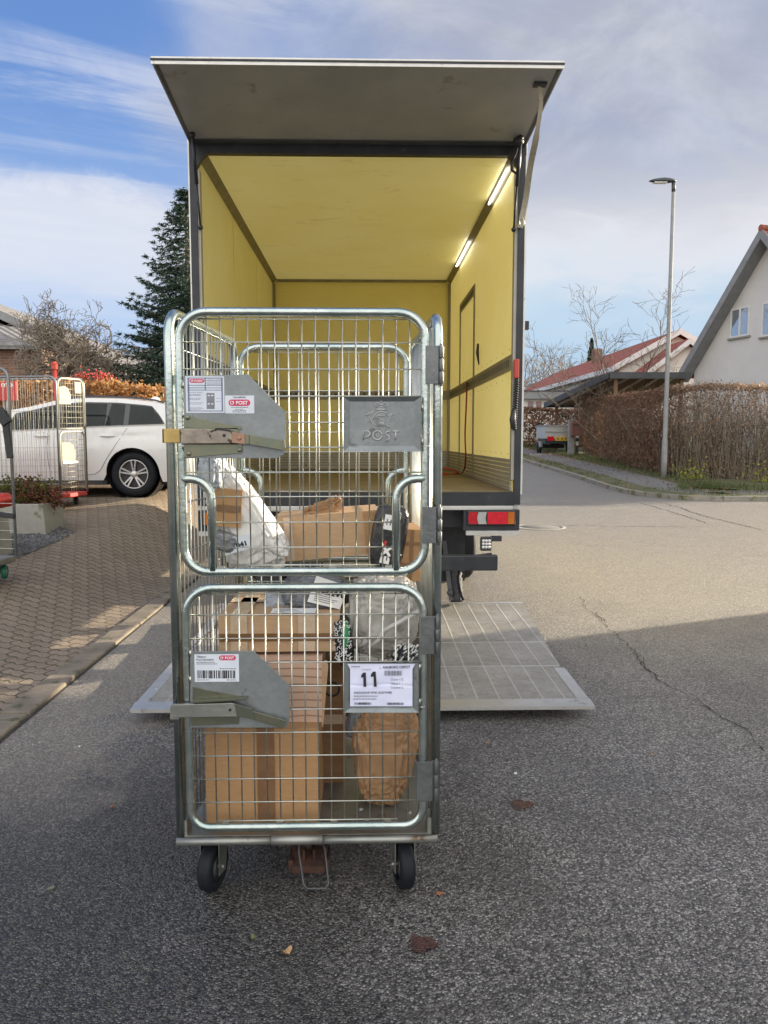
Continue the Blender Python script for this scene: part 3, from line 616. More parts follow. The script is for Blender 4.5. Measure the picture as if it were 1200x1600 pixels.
def gate(name, y, xl, xr, zt, zb, stub, wires_z, wx0, rt, rb, label=None, inset=0.0):
    g = bpy.data.objects.new(name, None); COL.objects.link(g); g.parent = cage; g['_o'] = cage['_o']; g.empty_display_size = .05; ALL.append(g)
    if label: g['label'] = label
    X, Z = Vector((1, 0, 0)), Vector((0, 0, 1)); p = []
    for cx, cz, a, r in ((xr - rt, zt - rt, 0, rt), (xl + rt, zt - rt, 90, rt), (xl + rb, zb + rb, 180, rb), (xr - rb, zb + rb, 270, rb)): p += arc((cx, y, cz), X, Z, r, a, a + 90, 8)
    mb = MB(); mb.tube(p, TR, 12, True)
    sx0, sx1 = xl, xr
    if stub:
        zs, ix = stub
        for sg, xo in ((1, xl), (-1, xr)):
            xi = xo + sg * ix; r = 0.062
            q = [Vector((xo, y - .002, zs))] + arc((xi - sg * r, y - .002, zs - r), X * sg, Z, r, 90, 0, 6) + [Vector((xi, y - .002, zb + .004))]
            mb.tube(q, TR * .95, 10)
    mb.build('frame', M['zinc'], g)
    wb = MB(); rw = 0.0024; yw = y + 0.004
    x = wx0; vx = []
    while x < xr - .012:
        if x > xl + .012: vx.append(x)
        x += 0.0402
    for x in vx:
        d = min(x - xl, xr - x); zt_ = zt if d > rt else zt - rt + math.sqrt(max(0, rt * rt - (rt - d) ** 2)); zb_ = zb if d > rb else zb + rb - math.sqrt(max(0, rb * rb - (rb - d) ** 2))
        a, b_ = zt_ - .004, zb_ + .004
        if stub and d < stub[1] - .004: b_ = stub[0] - 0.0 if d < .06 and False else b_
        if stub and d < stub[1] - .005: b_ = max(b_, stub[0] - (0.0 if d < .03 else .012))
        wb.tube([(x, yw, a), (x, yw, b_)], rw, 6)
    for z in wires_z:
        if stub and z < stub[0] - .01: x0, x1 = xl + stub[1] - .006, xr - stub[1] + .006
        else: x0, x1 = xl + .006, xr - .006
        if z > zt - rt: dd = rt - math.sqrt(max(0, rt * rt - (z - (zt - rt)) ** 2)); x0 += dd; x1 -= dd
        if z < zb + rb and not stub: dd = rb - math.sqrt(max(0, rb * rb - (zb + rb - z) ** 2)); x0 += dd; x1 -= dd
        wb.tube([(x0, yw - .0045, z), (x1, yw - .0045, z)], rw, 6)
    # the wire the uprights are welded to, just inside the rail, with small weld clips
    ii = .05 if not stub else stub[1] + .02
    wb.tube([(xl + rt * .7, yw - .002, zt - TR - .006), (xr - rt * .7, yw - .002, zt - TR - .006)], rw, 6)
    wb.tube([(xl + ii + .03, yw - .002, zb + TR + .006), (xr - ii - .03, yw - .002, zb + TR + .006)], rw, 6)
    for k in range(4):
        x = xl + .11 + (xr - xl - .22) * k / 3
        wb.box(x - .011, x + .011, y - .008, y + .004, zb + TR - .006, zb + TR + .005)
    wb.build('wire_mesh', M['zinc_wire'], g)
    return g
wz1 = [gz(q) for q in (535, 577, 619, 660, 699, 738, 776, 816, 855)]
wz2 = [gz(q) for q in (960, 997, 1034.5, 1071.5, 1108, 1144, 1180, 1216, 1252)]
wx0 = gx(305, 700)
gu = gate('upper_gate', Yg, xl, xr, zt1, zb1, (gz(748), .087), wz1, wx0, 0.082, 0.075)
gl = gate('lower_gate', Yg, xl, xr - .002, zt2, zb2, None, wz2, wx0, 0.085, 0.06)
bx0, bx1 = -0.502, 0.163
gate('rear_gate', Yb, bx0, bx1, 1.828, 1.02, (1.335, .075), [1.74, 1.655, 1.57, 1.49, 1.41, 1.33, 1.25, 1.17, 1.09], bx0 + .03, 0.075, 0.07)
gate('rear_lower_gate', Yb, bx0, bx1, 0.97, 0.28, None, [.88, .80, .72, .64, .56, .48, .40, .33], bx0 + .03, 0.075, 0.07)
# side panels: bent tube with a mesh of close upright wires
def side(xf, yf, xb, yb, ztop, sgn):
    g = bpy.data.objects.new('side_panel', None); COL.objects.link(g); g.parent = cage; g['_o'] = cage['_o']; ALL.append(g)
    A, B = Vector((xf, yf, 0)), Vector((xb, yb, 0)); U = (B - A).normalized(); Z = Vector((0, 0, 1)); L = (B - A).length; r = .075
    p = [A + Z * .21] + [A + U * r + Z * (ztop - r) + (-U * math.cos(a) + Z * math.sin(a)) * r for a in [R(90) * i / 7 for i in range(8)]]
    p += [A + U * (L - r) + Z * (ztop - r) + (U * math.sin(a) + Z * math.cos(a)) * r for a in [R(90) * i / 7 for i in range(8)]] + [B + Z * .21]
    mb = MB(); mb.tube(p, 0.0152, 12); mb.build('frame', M['zinc'], g)
    wb = MB(); n = 20
    for i in range(1, n):
        q = A + U * (L * i / n) + Vector((sgn * .004, 0, 0)); d = min(i, n - i) * L / n
        zt = ztop if d > r else ztop - r + math.sqrt(max(0, r * r - (r - d) ** 2))
        wb.tube([q + Z * .23, q + Z * (zt - .004)], .0024, 5)
    for z in (.30, .46, .62, .78, .94, 1.10, 1.26, 1.42, 1.58, 1.74):
        wb.tube([A + U * .006 + Z * z, B - U * .006 + Z * z], .0024, 5)
    wb.build('wire_mesh', M['zinc_wire'], g); return g
side(gx(266, 700), 2.345, -0.522, 3.115, 1.842, 1)
side(gx(684, 700), 2.345, 0.187, 3.115, 1.832, -1)
# deck with rolled front lip
zd = 0.215; fl, fr = gx(277, 1316), gx(683, 1312)
mb = MB(); mb.prism([(fl + .012, 2.335, zd - .004), (fr - .012, 2.335, zd - .004), (0.172, 3.12, zd - .004), (-0.512, 3.12, zd - .004)], (0, 0, .004))
for xa, xb in ((fl + .012, fl + .030), (fr - .030, fr - .012)): mb.box(xa, xb, 2.337, 2.40, zd, zd + .05)
mb.box(-.5, .13, 2.70, 2.76, zd - .04, zd - .004); 
for x in np.linspace(-.45, .08, 4): mb.box(x - .012, x + .012, 2.40, 3.10, zd - .03, zd - .004)
for x, y in ((-.45, 2.40), (-.16, 2.37), (.0, 2.42), (.10, 2.40), (.14, 2.47), (-.02, 2.5)): mb.lathe((x, y, zd), (0, 0, 1), [(0, .006), (.008, .005), (.011, 0)], 10)
mb.build('deck', M['zinc_deck'], cage)
mb = MB(); mb.tube([(fl, 2.325, zd - .014), (-.29, 2.325, zd - .014)], .0125, 10); mb.tube([(-.15, 2.325, zd - .014), (fr, 2.325, zd - .014)], .0125, 10); mb.tube([(-.30, 2.323, zd - .011), (-.14, 2.323, zd - .011)], .0155, 10)
mb.build('front_lip', M['zinc_deck'], cage)
# tow hitch under the deck
mb = MB(); hx = gx(483, 1360, 2.42)
mb.prism([(hx - .055, 2.40, .045), (hx + .055, 2.40, .045), (hx + .062, 2.52, .10), (hx - .062, 2.52, .10)], (0, 0, .022)); mb.box(hx - .045, hx + .045, 2.47, 2.56, .10, .18); mb.box(hx - .068, hx - .050, 2.41, 2.50, .05, .085); mb.box(hx + .050, hx + .068, 2.41, 2.50, .05, .085)
mb.box(hx - .022, hx - .012, 2.42, 2.47, .075, .115); mb.box(hx + .012, hx + .022, 2.42, 2.47, .075, .115)
hb = mb.build('tow_hitch', M['rust'], cage, bevel=.004)
mb = MB(); mb.cyl((hx - .005, 2.46, .11), (hx - .005, 2.44, .20), .020, .024, 12); mb.tube([(hx - .085, 2.40, .195), (hx - .085, 2.40, .145)], .014, 10); mb.tube([(hx + .07, 2.42, .195), (hx + .07, 2.42, .16)], .012, 10)
mb.build('hitch_spigot', M['latch_steel'], hb)
mb = MB(); mb.tube([(hx - .028, 2.43, .19), (hx - .03, 2.385, .13), (hx - .012, 2.345, .045), (hx + .0, 2.335, .034), (hx + .06, 2.335, .034), (hx + .068, 2.345, .045), (hx + .055, 2.39, .13), (hx + .03, 2.43, .185)], .0034, 8); mb.build('hitch_loop', M['dark_grey'], hb)
# casters
def caster(x, y, rot, swivel=True):
    g = bpy.data.objects.new('caster', None); COL.objects.link(g); g.parent = cage; g['_o'] = cage['_o']; ALL.append(g)
    Mx = Matrix.Translation((x, y, 0)) @ Matrix.Rotation(rot, 4, 'Z')
    mb = MB(); mb.lathe((-.024, 0, .08), (1, 0, 0), [(.052, 0), (.068, .0), (.078, .006), (.080, .014), (.080, .034), (.078, .042), (.068, .048), (.052, .048), (.052, 0)], 28); mb.xf(Mx).build('tyre', M['rubber'], g)
    mb = MB(); mb.lathe((-.020, 0, .08), (1, 0, 0), [(.0, 0), (.03, .0), (.032, .006), (.0519, .008), (.0519, .032), (.032, .034), (.03, .04), (0, .04)], 20); mb.xf(Mx).build('hub', M['dark_grey'], g)
    mb = MB()
    for sx in (-.034, .031): mb.prism([(sx, -.025, .06), (sx, .022, .06), (sx, .052, .20), (sx, -.022, .20)], (.003, 0, 0))
    mb.box(-.037, .037, -.03, .06, .196, .202); mb.cyl((-.04, 0, .08), (.04, 0, .08), .007, n=8); mb.xf(Mx).build('fork', M['zinc_deck'], g)
    return g
caster(gx(333, 1360, 2.40), 2.40, R(-14)); caster(gx(630, 1360, 2.40), 2.40, R(12)); caster(-.42, 2.98, R(12)); caster(.08, 2.98, R(-8))
# hinges on the right-hand post
for y0, y1, x0, x1 in ((540, 600, 665, 694), (792, 849, 660, 691), (963, 1022, 657, 688), (1190, 1252, 651, 686)):
    a, b_ = P(x0, y1, 2.312), P(x1, y0, 2.312); hm = MB(); w_ = (b_.x - a.x)
    hm.box(a.x, a.x + w_ * .70, 2.310, 2.316, a.z, b_.z); hh = (b_.z - a.z)
    for k in range(3): hm.cyl((b_.x - .008, 2.318, a.z + hh * k / 3 + .002), (b_.x - .008, 2.318, a.z + hh * (k + 1) / 3 - .002), .0085, n=10)
    hm.box(a.x + w_ * .66, b_.x - .006, 2.318, 2.322, a.z, b_.z)
    hm.cyl((b_.x - .008, 2.318, a.z - .006), (b_.x - .008, 2.318, b_.z + .007), .0045, n=8)
    hm.build('hinge', M['hinge'], cage, bevel=.001)
# ---- latch plates, latches, stickers
def poly(pts, Y, t, mbx=None, m=0):
    mbx = mbx or MB(); return mbx.prism([P(a, b, Y) for a, b in pts], (0, t, 0), m)
def lab(mb, txt, x0, y0, x1, y1, Y, m=0, bold=0.0):
    a = P(x0, y1, Y); b_ = P(x1, y0, Y); return mb.text(txt, a, (1, 0, 0), (0, 0, 1), b_.x - a.x, b_.z - a.z, m, bold)
def rect(mb, x0, y0, x1, y1, Y, m=0, t=.0006):
    a = P(x0, y1, Y); b_ = P(x1, y0, Y); return mb.box(a.x, b_.x, Y, Y + t, a.z, b_.z, m)
def pill(mb, x0, y0, x1, y1, Y, m=0):
    a = P(x0, y1, Y); b_ = P(x1, y0, Y); r = (b_.z - a.z) / 2; zc_ = (a.z + b_.z) / 2; X, Z = Vector((1, 0, 0)), Vector((0, 0, 1))
    return mb.prism(arc((b_.x - r, Y, zc_), X, Z, r, -90, 90, 8) + arc((a.x + r, Y, zc_), X, Z, r, 90, 270, 8), (0, .0004, 0), m)
def horn(mb, cx, cy, r, Y, m=0):
    c = P(cx, cy, Y); s = r / F_PX * Y
    mb.tube([c + Vector((s * .75 * math.cos(a), -.0003, s * .75 * math.sin(a))) for a in [R(100 + 280 * i / 12) for i in range(13)]], s * .16, 6, m=m)
    mb.prism([c + Vector((-.2 * s, -.0006, .2 * s)), c + Vector((.5 * s, -.0006, .9 * s)), c + Vector((.9 * s, -.0006, .3 * s))], (0, .0003, 0), m)
def micro(mb, x0, x1, y, Y, m, rr, h=.9):
    """a line of small print as short dashes"""
    x = x0
    while x < x1:
        l = rr.uniform(1.2, 4.2); rect(mb, x, y, min(x + l, x1), y + h, Y, m, .0003); x += l + .8
def barcode(mb, x0, x1, y0, y1, Y, m, rr, u=.38):
    x = x0
    while x < x1 - 1.5 * u:
        wd = u * rr.choice((1, 1, 2, 2, 3)); rect(mb, x, y0, min(x + wd, x1), y1, Y, m, .0003); x += wd + u * rr.choice((1, 1, 2, 3))
rr = random.Random(4)
Yp = 2.3135
plate_pts = [(287, 587), (388, 585), (447, 645), (447, 700), (442, 711), (432, 716), (287, 716)]
pl = poly(plate_pts, Yp, .003).build('latch_plate', M['zinc_plate'], gu, bevel=.0008)
pl2 = poly([(297, 1018), (396, 1017), (452, 1070), (452, 1128), (447, 1137), (297, 1137)], Yp, .003).build('latch_plate', M['zinc_plate'], gl, bevel=.0008)
# upper stickers
Ys = Yp - .0009
mb = MB(); rect(mb, 291, 588, 350, 645, Ys, 0)
for q in ((294, 590, 347.5, 591.2), (294, 641.5, 347.5, 642.7), (294, 590, 295.3, 642.7), (346.5, 590, 347.7, 642.7), (294, 601.5, 347.5, 602.5), (294, 605.5, 347.5, 606.5), (294, 609, 347.5, 610), (320, 590, 321.2, 609), (321, 594, 347, 594.8), (321, 598, 347, 598.8)): rect(mb, *q, Ys - .0004, 1, .0003)
pill(mb, 296, 592, 319, 598, Ys - .0005, 2); lab(mb, 'POST', 304, 593.5, 317, 596.8, Ys - .0010, 3, .02); horn(mb, 300, 595, 2.2, Ys - .0010, 3)
rect(mb, 323, 614, 335, 639, Ys - .0004, 4, .0003); 
for k in range(2): rect(mb, 324.5 + 5.5 * k, 617, 328.0 + 5.5 * k, 619, Ys - .0008, 0, .0003); rect(mb, 324.5 + 5.5 * k, 630, 328.0 + 5.5 * k, 632, Ys - .0008, 0, .0003)
for y in (592, 596, 600): micro(mb, 324, 345, y, Ys - .0004, 1, rr, .7)
for y in (613, 616, 617.6, 622, 624, 629, 631, 636, 638, 639.6): micro(mb, 296, 296 + rr.uniform(16, 22), y, Ys - .0004, 1, rr, .7)
for y in (622, 627): micro(mb, 338, 345, y, Ys - .0004, 1, rr, .6)
mb.build('notice_sticker', [M['label'], M['ink_blue'], M['post_red'], M['print_white'], M['ink_grey']], pl)
mb = MB(); rect(mb, 352, 618, 397, 646, Ys, 0); lab(mb, 'TILHØRER', 364, 619.5, 384, 622, Ys - .0004, 1, .01)
pill(mb, 357, 624.2, 391, 634.2, Ys - .0005, 2); lab(mb, 'POST', 369, 626.4, 387, 632.2, Ys - .0010, 3, .025); horn(mb, 362.5, 629.3, 3.6, Ys - .0010, 3)
for y, a, b_ in ((636, 361, 388), (639, 368, 380), (641.2, 364, 384), (643.3, 363, 385)): micro(mb, a, b_, y, Ys - .0004, 1, rr, .8)
mb.build('owner_sticker', [M['label'], M['ink'], M['post_red'], M['print_white']], pl)
mb = MB(); rect(mb, 304.5, 1022, 373, 1065.5, Ys, 0); lab(mb, 'Tilhører', 307, 1024.5, 322, 1027.8, Ys - .0004, 1, .01); lab(mb, 'Post Danmark', 307, 1029, 334, 1032.2, Ys - .0004, 1, .01)
micro(mb, 307, 336, 1034.4, Ys - .0004, 1, rr, .9); micro(mb, 307, 339, 1037, Ys - .0004, 1, rr, .9); micro(mb, 343, 369, 1044.4, Ys - .0004, 1, rr, .9)
barcode(mb, 308.5, 369.5, 1047.5, 1060, Ys - .0004, 1, rr, .62); micro(mb, 308, 328, 1062, Ys - .0004, 1, rr, .9); micro(mb, 354, 369, 1062, Ys - .0004, 1, rr, .9)
pill(mb, 342, 1024, 368.5, 1031.8, Ys - .0005, 2); lab(mb, 'POST', 351.5, 1025.7, 366, 1030.2, Ys - .0010, 3, .02); horn(mb, 346.5, 1028, 2.9, Ys - .0010, 3)
mb.build('barcode_sticker', [M['label'], M['ink'], M['post_red'], M['print_white']], pl2)
# latches
def latch(parent, dy, kind):
    g = bpy.data.objects.new('latch', None); COL.objects.link(g); g.parent = parent; g['_o'] = cage['_o']; ALL.append(g); return g
ya = Yp - .004
mb = MB(); poly([(288, 648), (291, 649), (339, 660), (377, 666), (378, 671), (288, 668)], ya, .003, mb); poly([(288, 694), (378, 692), (378, 709), (364, 709), (288, 715)], ya, .003, mb); rect(mb, 286.5, 668.5, 372, 695, ya, 0, .003)
for q in ((293, 652.5), (295, 709), (374.5, 703)): mb.lathe(P(q[0], q[1], ya), (0, -1, 0), [(.0075, 0), (.007, .003), (.004, .0045), (0, .0045)], 12)
mb.build('latch_bracket', M['yellow_zinc'], gu, bevel=.0006)
mb = MB(); poly([(282, 669.5), (347, 671), (356, 672), (364, 681), (364, 693), (282, 693.5)], ya - .017, .016, mb); mb.build('latch_bar', M['latch_steel'], gu, bevel=.002)
mb = MB(); poly([(338, 669), (358, 671), (362, 675), (335, 671)], ya - .0185, .001, mb); mb.lathe(P(350.2, 680.5, ya - .017), (0, -1, 0), [(.0001, .0006), (.0052, .0006)], 14); mb.build('latch_hole', M['ink'], gu)
mb = MB(); poly([(362, 675), (383, 678), (383, 694), (362, 692)], ya - .020, .006, mb); mb.lathe(P(373.5, 684.5, ya - .020), (0, -1, 0), [(.007, 0), (.006, .003), (0, .003)], 12); mb.build('latch_link', M['copper_plate'], gu, bevel=.001)
mb = MB(); poly([(383, 678), (389, 679), (389, 694), (383, 694)], ya - .024, .012, mb); poly([(389, 679.5), (441, 687.5), (444, 704), (389, 694)], ya - .018, .004, mb); poly([(441, 688), (445, 687), (446, 700), (442, 705)], ya - .022, .012, mb); mb.build('latch_lever', M['yellow_zinc'], gu, bevel=.001)
mb = MB(); a = P(255, 692, 2.315); b_ = P(282, 670, 2.315); mb.box(a.x, b_.x, 2.305, 2.311, a.z, b_.z); mb.box(a.x, a.x + .006, 2.305, 2.365, a.z, b_.z); mb.build('latch_clasp', M['brass'], cage, bevel=.0015)
mb = MB(); poly([(301, 1073), (320, 1078), (349, 1083), (384, 1090), (386, 1093), (350, 1095), (301, 1099)], ya, .003, mb); poly([(299, 1120), (373, 1118), (373, 1131), (299, 1134)], ya, .003, mb); poly([(301, 1095), (385, 1091), (385, 1094), (301, 1099)], ya - .022, .022, mb)
mb.build('latch_bracket', M['yellow_zinc'], gl, bevel=.0006)
mb = MB(); poly([(268, 1101), (350, 1099), (362, 1098.5), (378, 1103), (374, 1120), (268, 1122)], ya - .017, .016, mb); mb.build('latch_bar', M['zinc_deck'], gl, bevel=.002)
mb = MB(); mb.lathe(P(359.5, 1109.3, ya - .0175), (0, -1, 0), [(.0001, .0006), (.0048, .0006)], 14); mb.build('latch_hole', M['ink'], gl)
mb = MB(); poly([(366, 1099.5), (394, 1107.5), (398, 1125), (370, 1119)], ya - .021, .006, mb); poly([(394, 1111), (447, 1126), (443, 1139), (396, 1125)], ya - .018, .004, mb); mb.build('latch_lever', M['yellow_zinc'], gl, bevel=.001)
mb = MB(); a = P(268, 1121, 2.315); b_ = P(282, 1101.5, 2.315); mb.box(a.x, a.x + .006, 2.300, 2.365, a.z, b_.z); mb.box(a.x, b_.x, 2.296, 2.302, a.z, b_.z); mb.build('latch_clasp', M['zinc_deck'], cage, bevel=.0015)
# embossed sign plate with crown and horn
def pan(x0, y0, x1, y1, in_, Y, name, par, top=True):
    mb = MB(); o = [(x0, y0), (x1, y0), (x1, y1), (x0, y1)]; i = [(x0 + in_, y0 + (in_ * .7 if top else 1)), (x1 - in_, y0 + (in_ * .7 if top else 1)), (x1 - in_, y1 - in_ * .85), (x0 + in_, y1 - in_ * .85)]
    A = [P(a, b, Y - .011) for a, b in o]; B = [P(a, b, Y) for a, b in i]
    mb.add(A + B, [(4, 5, 6, 7)[::-1], (0, 4, 7, 3), (3, 7, 6, 2), (1, 2, 6, 5), (0, 1, 5, 4)], 0)
    C = [P(a, b, Y + .003) for a, b in o]; mb.add(A + C, [(0, 1, 5, 4), (1, 2, 6, 5), (2, 3, 7, 6), (3, 0, 4, 7), (4, 5, 6, 7)], 0)
    return mb.build(name, M['zinc_plate'], par)
sp_ = pan(536.5, 620, 657.5, 705.5, 10.5, Yp, 'sign_plate', gu)
mb = MB()
def ez(x, y): return P(530 + x / 8.889, 610 + y / 8.889, Yp - .0008)
def et(pts, r=.0015): mb.tube([ez(*q) for q in pts], r, 6)
et([(520, 235), (500, 205), (500, 185), (530, 172), (560, 180), (583, 195), (605, 180), (640, 172), (668, 185), (668, 205), (645, 235)]); et([(515, 250), (655, 250)], .0016); et([(510, 268), (660, 268)], .0019)
et([(545, 215), (565, 190), (583, 215), (600, 190), (625, 215)]); et([(583, 165), (583, 130)]); et([(570, 148), (597, 148)]); et([(545, 235), (583, 222), (622, 235)])
et([(470, 400), (490, 345), (530, 305), (585, 293), (640, 305), (670, 335)], .0016); et([(500, 400), (515, 360), (545, 335), (585, 325), (625, 335), (650, 355)], .0013); et([(525, 380), (585, 395), (640, 378)], .0012); et([(525, 345), (585, 352), (640, 345)])
et([(360, 355), (395, 330), (440, 300), (490, 288)], .0014); et([(395, 360), (430, 325), (480, 303)], .0014); et([(400, 365), (440, 400), (455, 450), (490, 470), (530, 500)], .0012); et([(480, 360), (460, 395), (440, 440)], .0010)
et([(672, 348), (695, 350), (720, 325), (745, 345)], .0016); et([(735, 330), (700, 375), (680, 440), (710, 470), (700, 500), (660, 510)], .0012); et([(640, 500), (655, 470), (690, 520)])
et([(540, 430), (560, 410), (610, 410), (635, 430)], .0012)
for k in range(5): et([(556 + 15 * k, 425), (552 + 16 * k, 465), (545 + 18 * k, 505)], .0010)
mb.build('crown_and_horn', M['zinc_raised'], sp_)
mb = MB()
def lt(pts, r=.0026): mb.tube([ez(*q) for q in pts], r, 8)
lt([(335, 690), (345, 565), (400, 565), (425, 585), (425, 615), (405, 640), (345, 655)]); lt([(530 + 62 * math.cos(a), 625 + 62 * math.sin(a)) for a in [R(18 * i) for i in range(21)]]); lt([(535 + 22 * math.cos(a), 625 + 20 * math.sin(a)) for a in [R(24 * i) for i in range(16)]], .0012)
lt([(712, 568), (665, 572), (640, 595), (660, 618), (695, 640), (698, 670), (655, 705)]); lt([(740, 568), (832, 568)]); lt([(785, 575), (780, 690)])
mb.build('raised_lettering', M['zinc_raised'], sp_)
# holder with the route sheet
hp = pan(538, 1035, 654, 1113.5, 10, Yp, 'label_holder', gl, False)
mb = MB(); Y2 = Yp - .0045
edge = [(547, 1037.5), (567, 1036.2), (568, 1039), (600, 1037.5), (652, 1035.3), (644, 1043.5), (643.5, 1103), (640, 1104), (548, 1103), (547.5, 1044.5), (545.5, 1040)]
ctr = [P(595, 1070, Y2)]
pts = [P(a, b, Y2 + rr.uniform(-.002, .0012)) for a, b in edge]
def paperp(u, v):
    x = 547 + (644.5 - 547) * u; y = 1037 + (1103.5 - 1037) * v
    if v < .12: x += (u - .5) * 9 * (1 - v / .12) ** 1
    d = .0013 * math.sin(u * 9 + v * 3) * math.sin(v * 7) + .0022 * math.exp(-((v - .50 - .02 * math.sin(u * 8)) / .02) ** 2) + .0016 * max(0, u - .75) * math.sin(v * 24)
    return P(x, y, Y2 - .001 + d)
mb.grid(paperp, 40, 40); pp = mb.build('route_sheet', M['paper'], hp)
mb = MB(); Y3 = Y2 - .0042
def one(x0, y0, s, sl):
    q = [(x0 + 1.2 * s, y0), (x0 + 5.2 * s, y0 - .2), (x0 + 6.0 * s + sl, y0 + 22 * s), (x0 + 1.8 * s + sl, y0 + 22.2 * s), (x0 + 1.4 * s + sl, y0 + 7 * s), (x0 - 1.8 * s, y0 + 8 * s), (x0 - 2.0 * s, y0 + 4.4 * s)]
    mb.prism([P(a, b, Y3) for a, b in q], (0, .0003, 0), 0)
one(566.3, 1051, 1.0, 0); one(581.5, 1049.5, 1.06, .8)
lab(mb, 'AALBORG DEPOT', 598, 1040.2, 641, 1044.5, Y3, 0, .015); lab(mb, 'To', 592.5, 1042, 595.5, 1045.5, Y3, 1); barcode(mb, 601, 628.5, 1048, 1055.5, Y3, 1, rr, .42)
lab(mb, 'Chute 112', 610.5, 1059.5, 630, 1063.3, Y3, 1, .01); lab(mb, 'Wave 1', 610.5, 1066.3, 624.5, 1070, Y3, 1, .01); lab(mb, 'Counter 2', 610.5, 1072.3, 630, 1075.8, Y3, 1, .01)
lab(mb, 'PAKKESHOP SPAR GODTHÅB', 553.5, 1079.3, 612, 1084, Y3, 0, .01); micro(mb, 553, 590, 1087, Y3, 1, rr, 1.4); micro(mb, 552, 588, 1091.5, Y3, 1, rr, 1.4)
barcode(mb, 554, 580, 1097.5, 1101.2, Y3, 0, rr, .35); barcode(mb, 605, 631, 1097.8, 1101.4, Y3, 0, rr, .35); lab(mb, 'postnord', 549, 1040.5, 562, 1043, Y3, 0, .03); lab(mb, 'Location', 566, 1044.5, 579, 1047.3, Y3, 1)
mb.build('printing', [M['ink'], M['ink_grey']], pp)
# small welds, rings on the plates
for q in ((286.5, 602), (286.5, 648), (286.5, 697), (659.5, 637), (659.5, 690), (655.5, 1043), (655.5, 1097), (297.5, 1021), (297.5, 1062)): mb = MB(); mb.tube([P(q[0], q[1] - 5, 2.316), P(q[0], q[1] + 5, 2.316)], .004, 6); mb.build('weld', M['zinc_wire'], gu if q[1] < 900 else gl)
mb = MB(); mb.tube([P(657, 698, 2.318), P(672, 697, 2.318)], .0028, 6); mb.build('plate_clip', M['zinc_wire'], gu)
mb = MB(); mb.tube([P(654, 1105, 2.318), P(664, 1105, 2.318)], .0028, 6); mb.build('plate_clip', M['zinc_wire'], gl)

# ================================================================ PARCELS IN THE CAGE
def carton(name, x0, x1, y0, y1, z0, z1, mat, label, rot=0.0, tilt=0.0, tapes=(), extra=None, group='parcels in the roll cage', cat='parcel', bev=.004):
    """cardboard box; tapes: (axis, lo, hi, material) bands over front and top"""
    c = Vector(((x0 + x1) / 2, (y0 + y1) / 2, z0)); t = thing(name, c, label, cat, group)
    Mx = Matrix.Translation(c) @ Matrix.Rotation(rot, 4, 'Z') @ Matrix.Rotation(tilt, 4, 'Y'); hx_, hy_, hz_ = (x1 - x0) / 2, (y1 - y0) / 2, z1 - z0
    rr_ = random.Random(hash((round(x0, 3), round(z0, 3))) % 1000)
    mb = MB(); nx, nz = 8, 8
    def bulge(p):
        q = Vector(p); a = noise.noise(q * 6 + c * 3) * .004; return q + Vector((a, a * .6, a * .5))
    for (o, u, v) in (((-1, -1, 0), (2, 0, 0), (0, 0, 1)), ((1, -1, 0), (0, 2, 0), (0, 0, 1)), ((1, 1, 0), (-2, 0, 0), (0, 0, 1)), ((-1, 1, 0), (0, -2, 0), (0, 0, 1)), ((-1, -1, 1), (2, 0, 0), (0, 2, 0)), ((-1, 1, 0), (2, 0, 0), (0, -2, 0))):
        def fn(a, b, o=o, u=u, v=v):
            w_ = [o[i] + u[i] * a + v[i] * b for i in range(3)]
            return bulge((w_[0] * hx_, w_[1] * hy_, w_[2] * hz_))
        mb.grid(fn, nx, nz)
    mb.xf(Mx).build('carton', mat, t)
    for ax, lo, hi, tm in tapes:
        tb = MB(); e = .0042
        if ax == 'v':   # band over the front and the top, at x lo..hi (fractions of the width)
            a, b_ = -hx_ + 2 * hx_ * lo, -hx_ + 2 * hx_ * hi
            tb.box(a, b_, -hy_ - e, -hy_ - e + .0008, hz_ * .02, hz_ + e); tb.box(a, b_, -hy_ - e, hy_, hz_ + e - .0008, hz_ + e)
        elif ax == 'f': a, b_ = -hx_ + 2 * hx_ * lo, -hx_ + 2 * hx_ * hi; tb.box(a, b_, -hy_ - e, -hy_ - e + .0008, hz_ * .01, hz_ * .99)
        elif ax == 't': tb.box(-hx_ * .98, hx_ * .98, -hy_ + 2 * hy_ * lo, -hy_ + 2 * hy_ * hi, hz_ + e - .0008, hz_ + e)
        elif ax == 'h': tb.box(-hx_ * .99, hx_ * .99, -hy_ - e - .0005, -hy_ - e + .0003, hz_ * lo, hz_ * hi)
        tb.xf(Mx).build('tape', tm, t)
    if extra: extra(t, Mx, hx_, hy_, hz_)
    return t
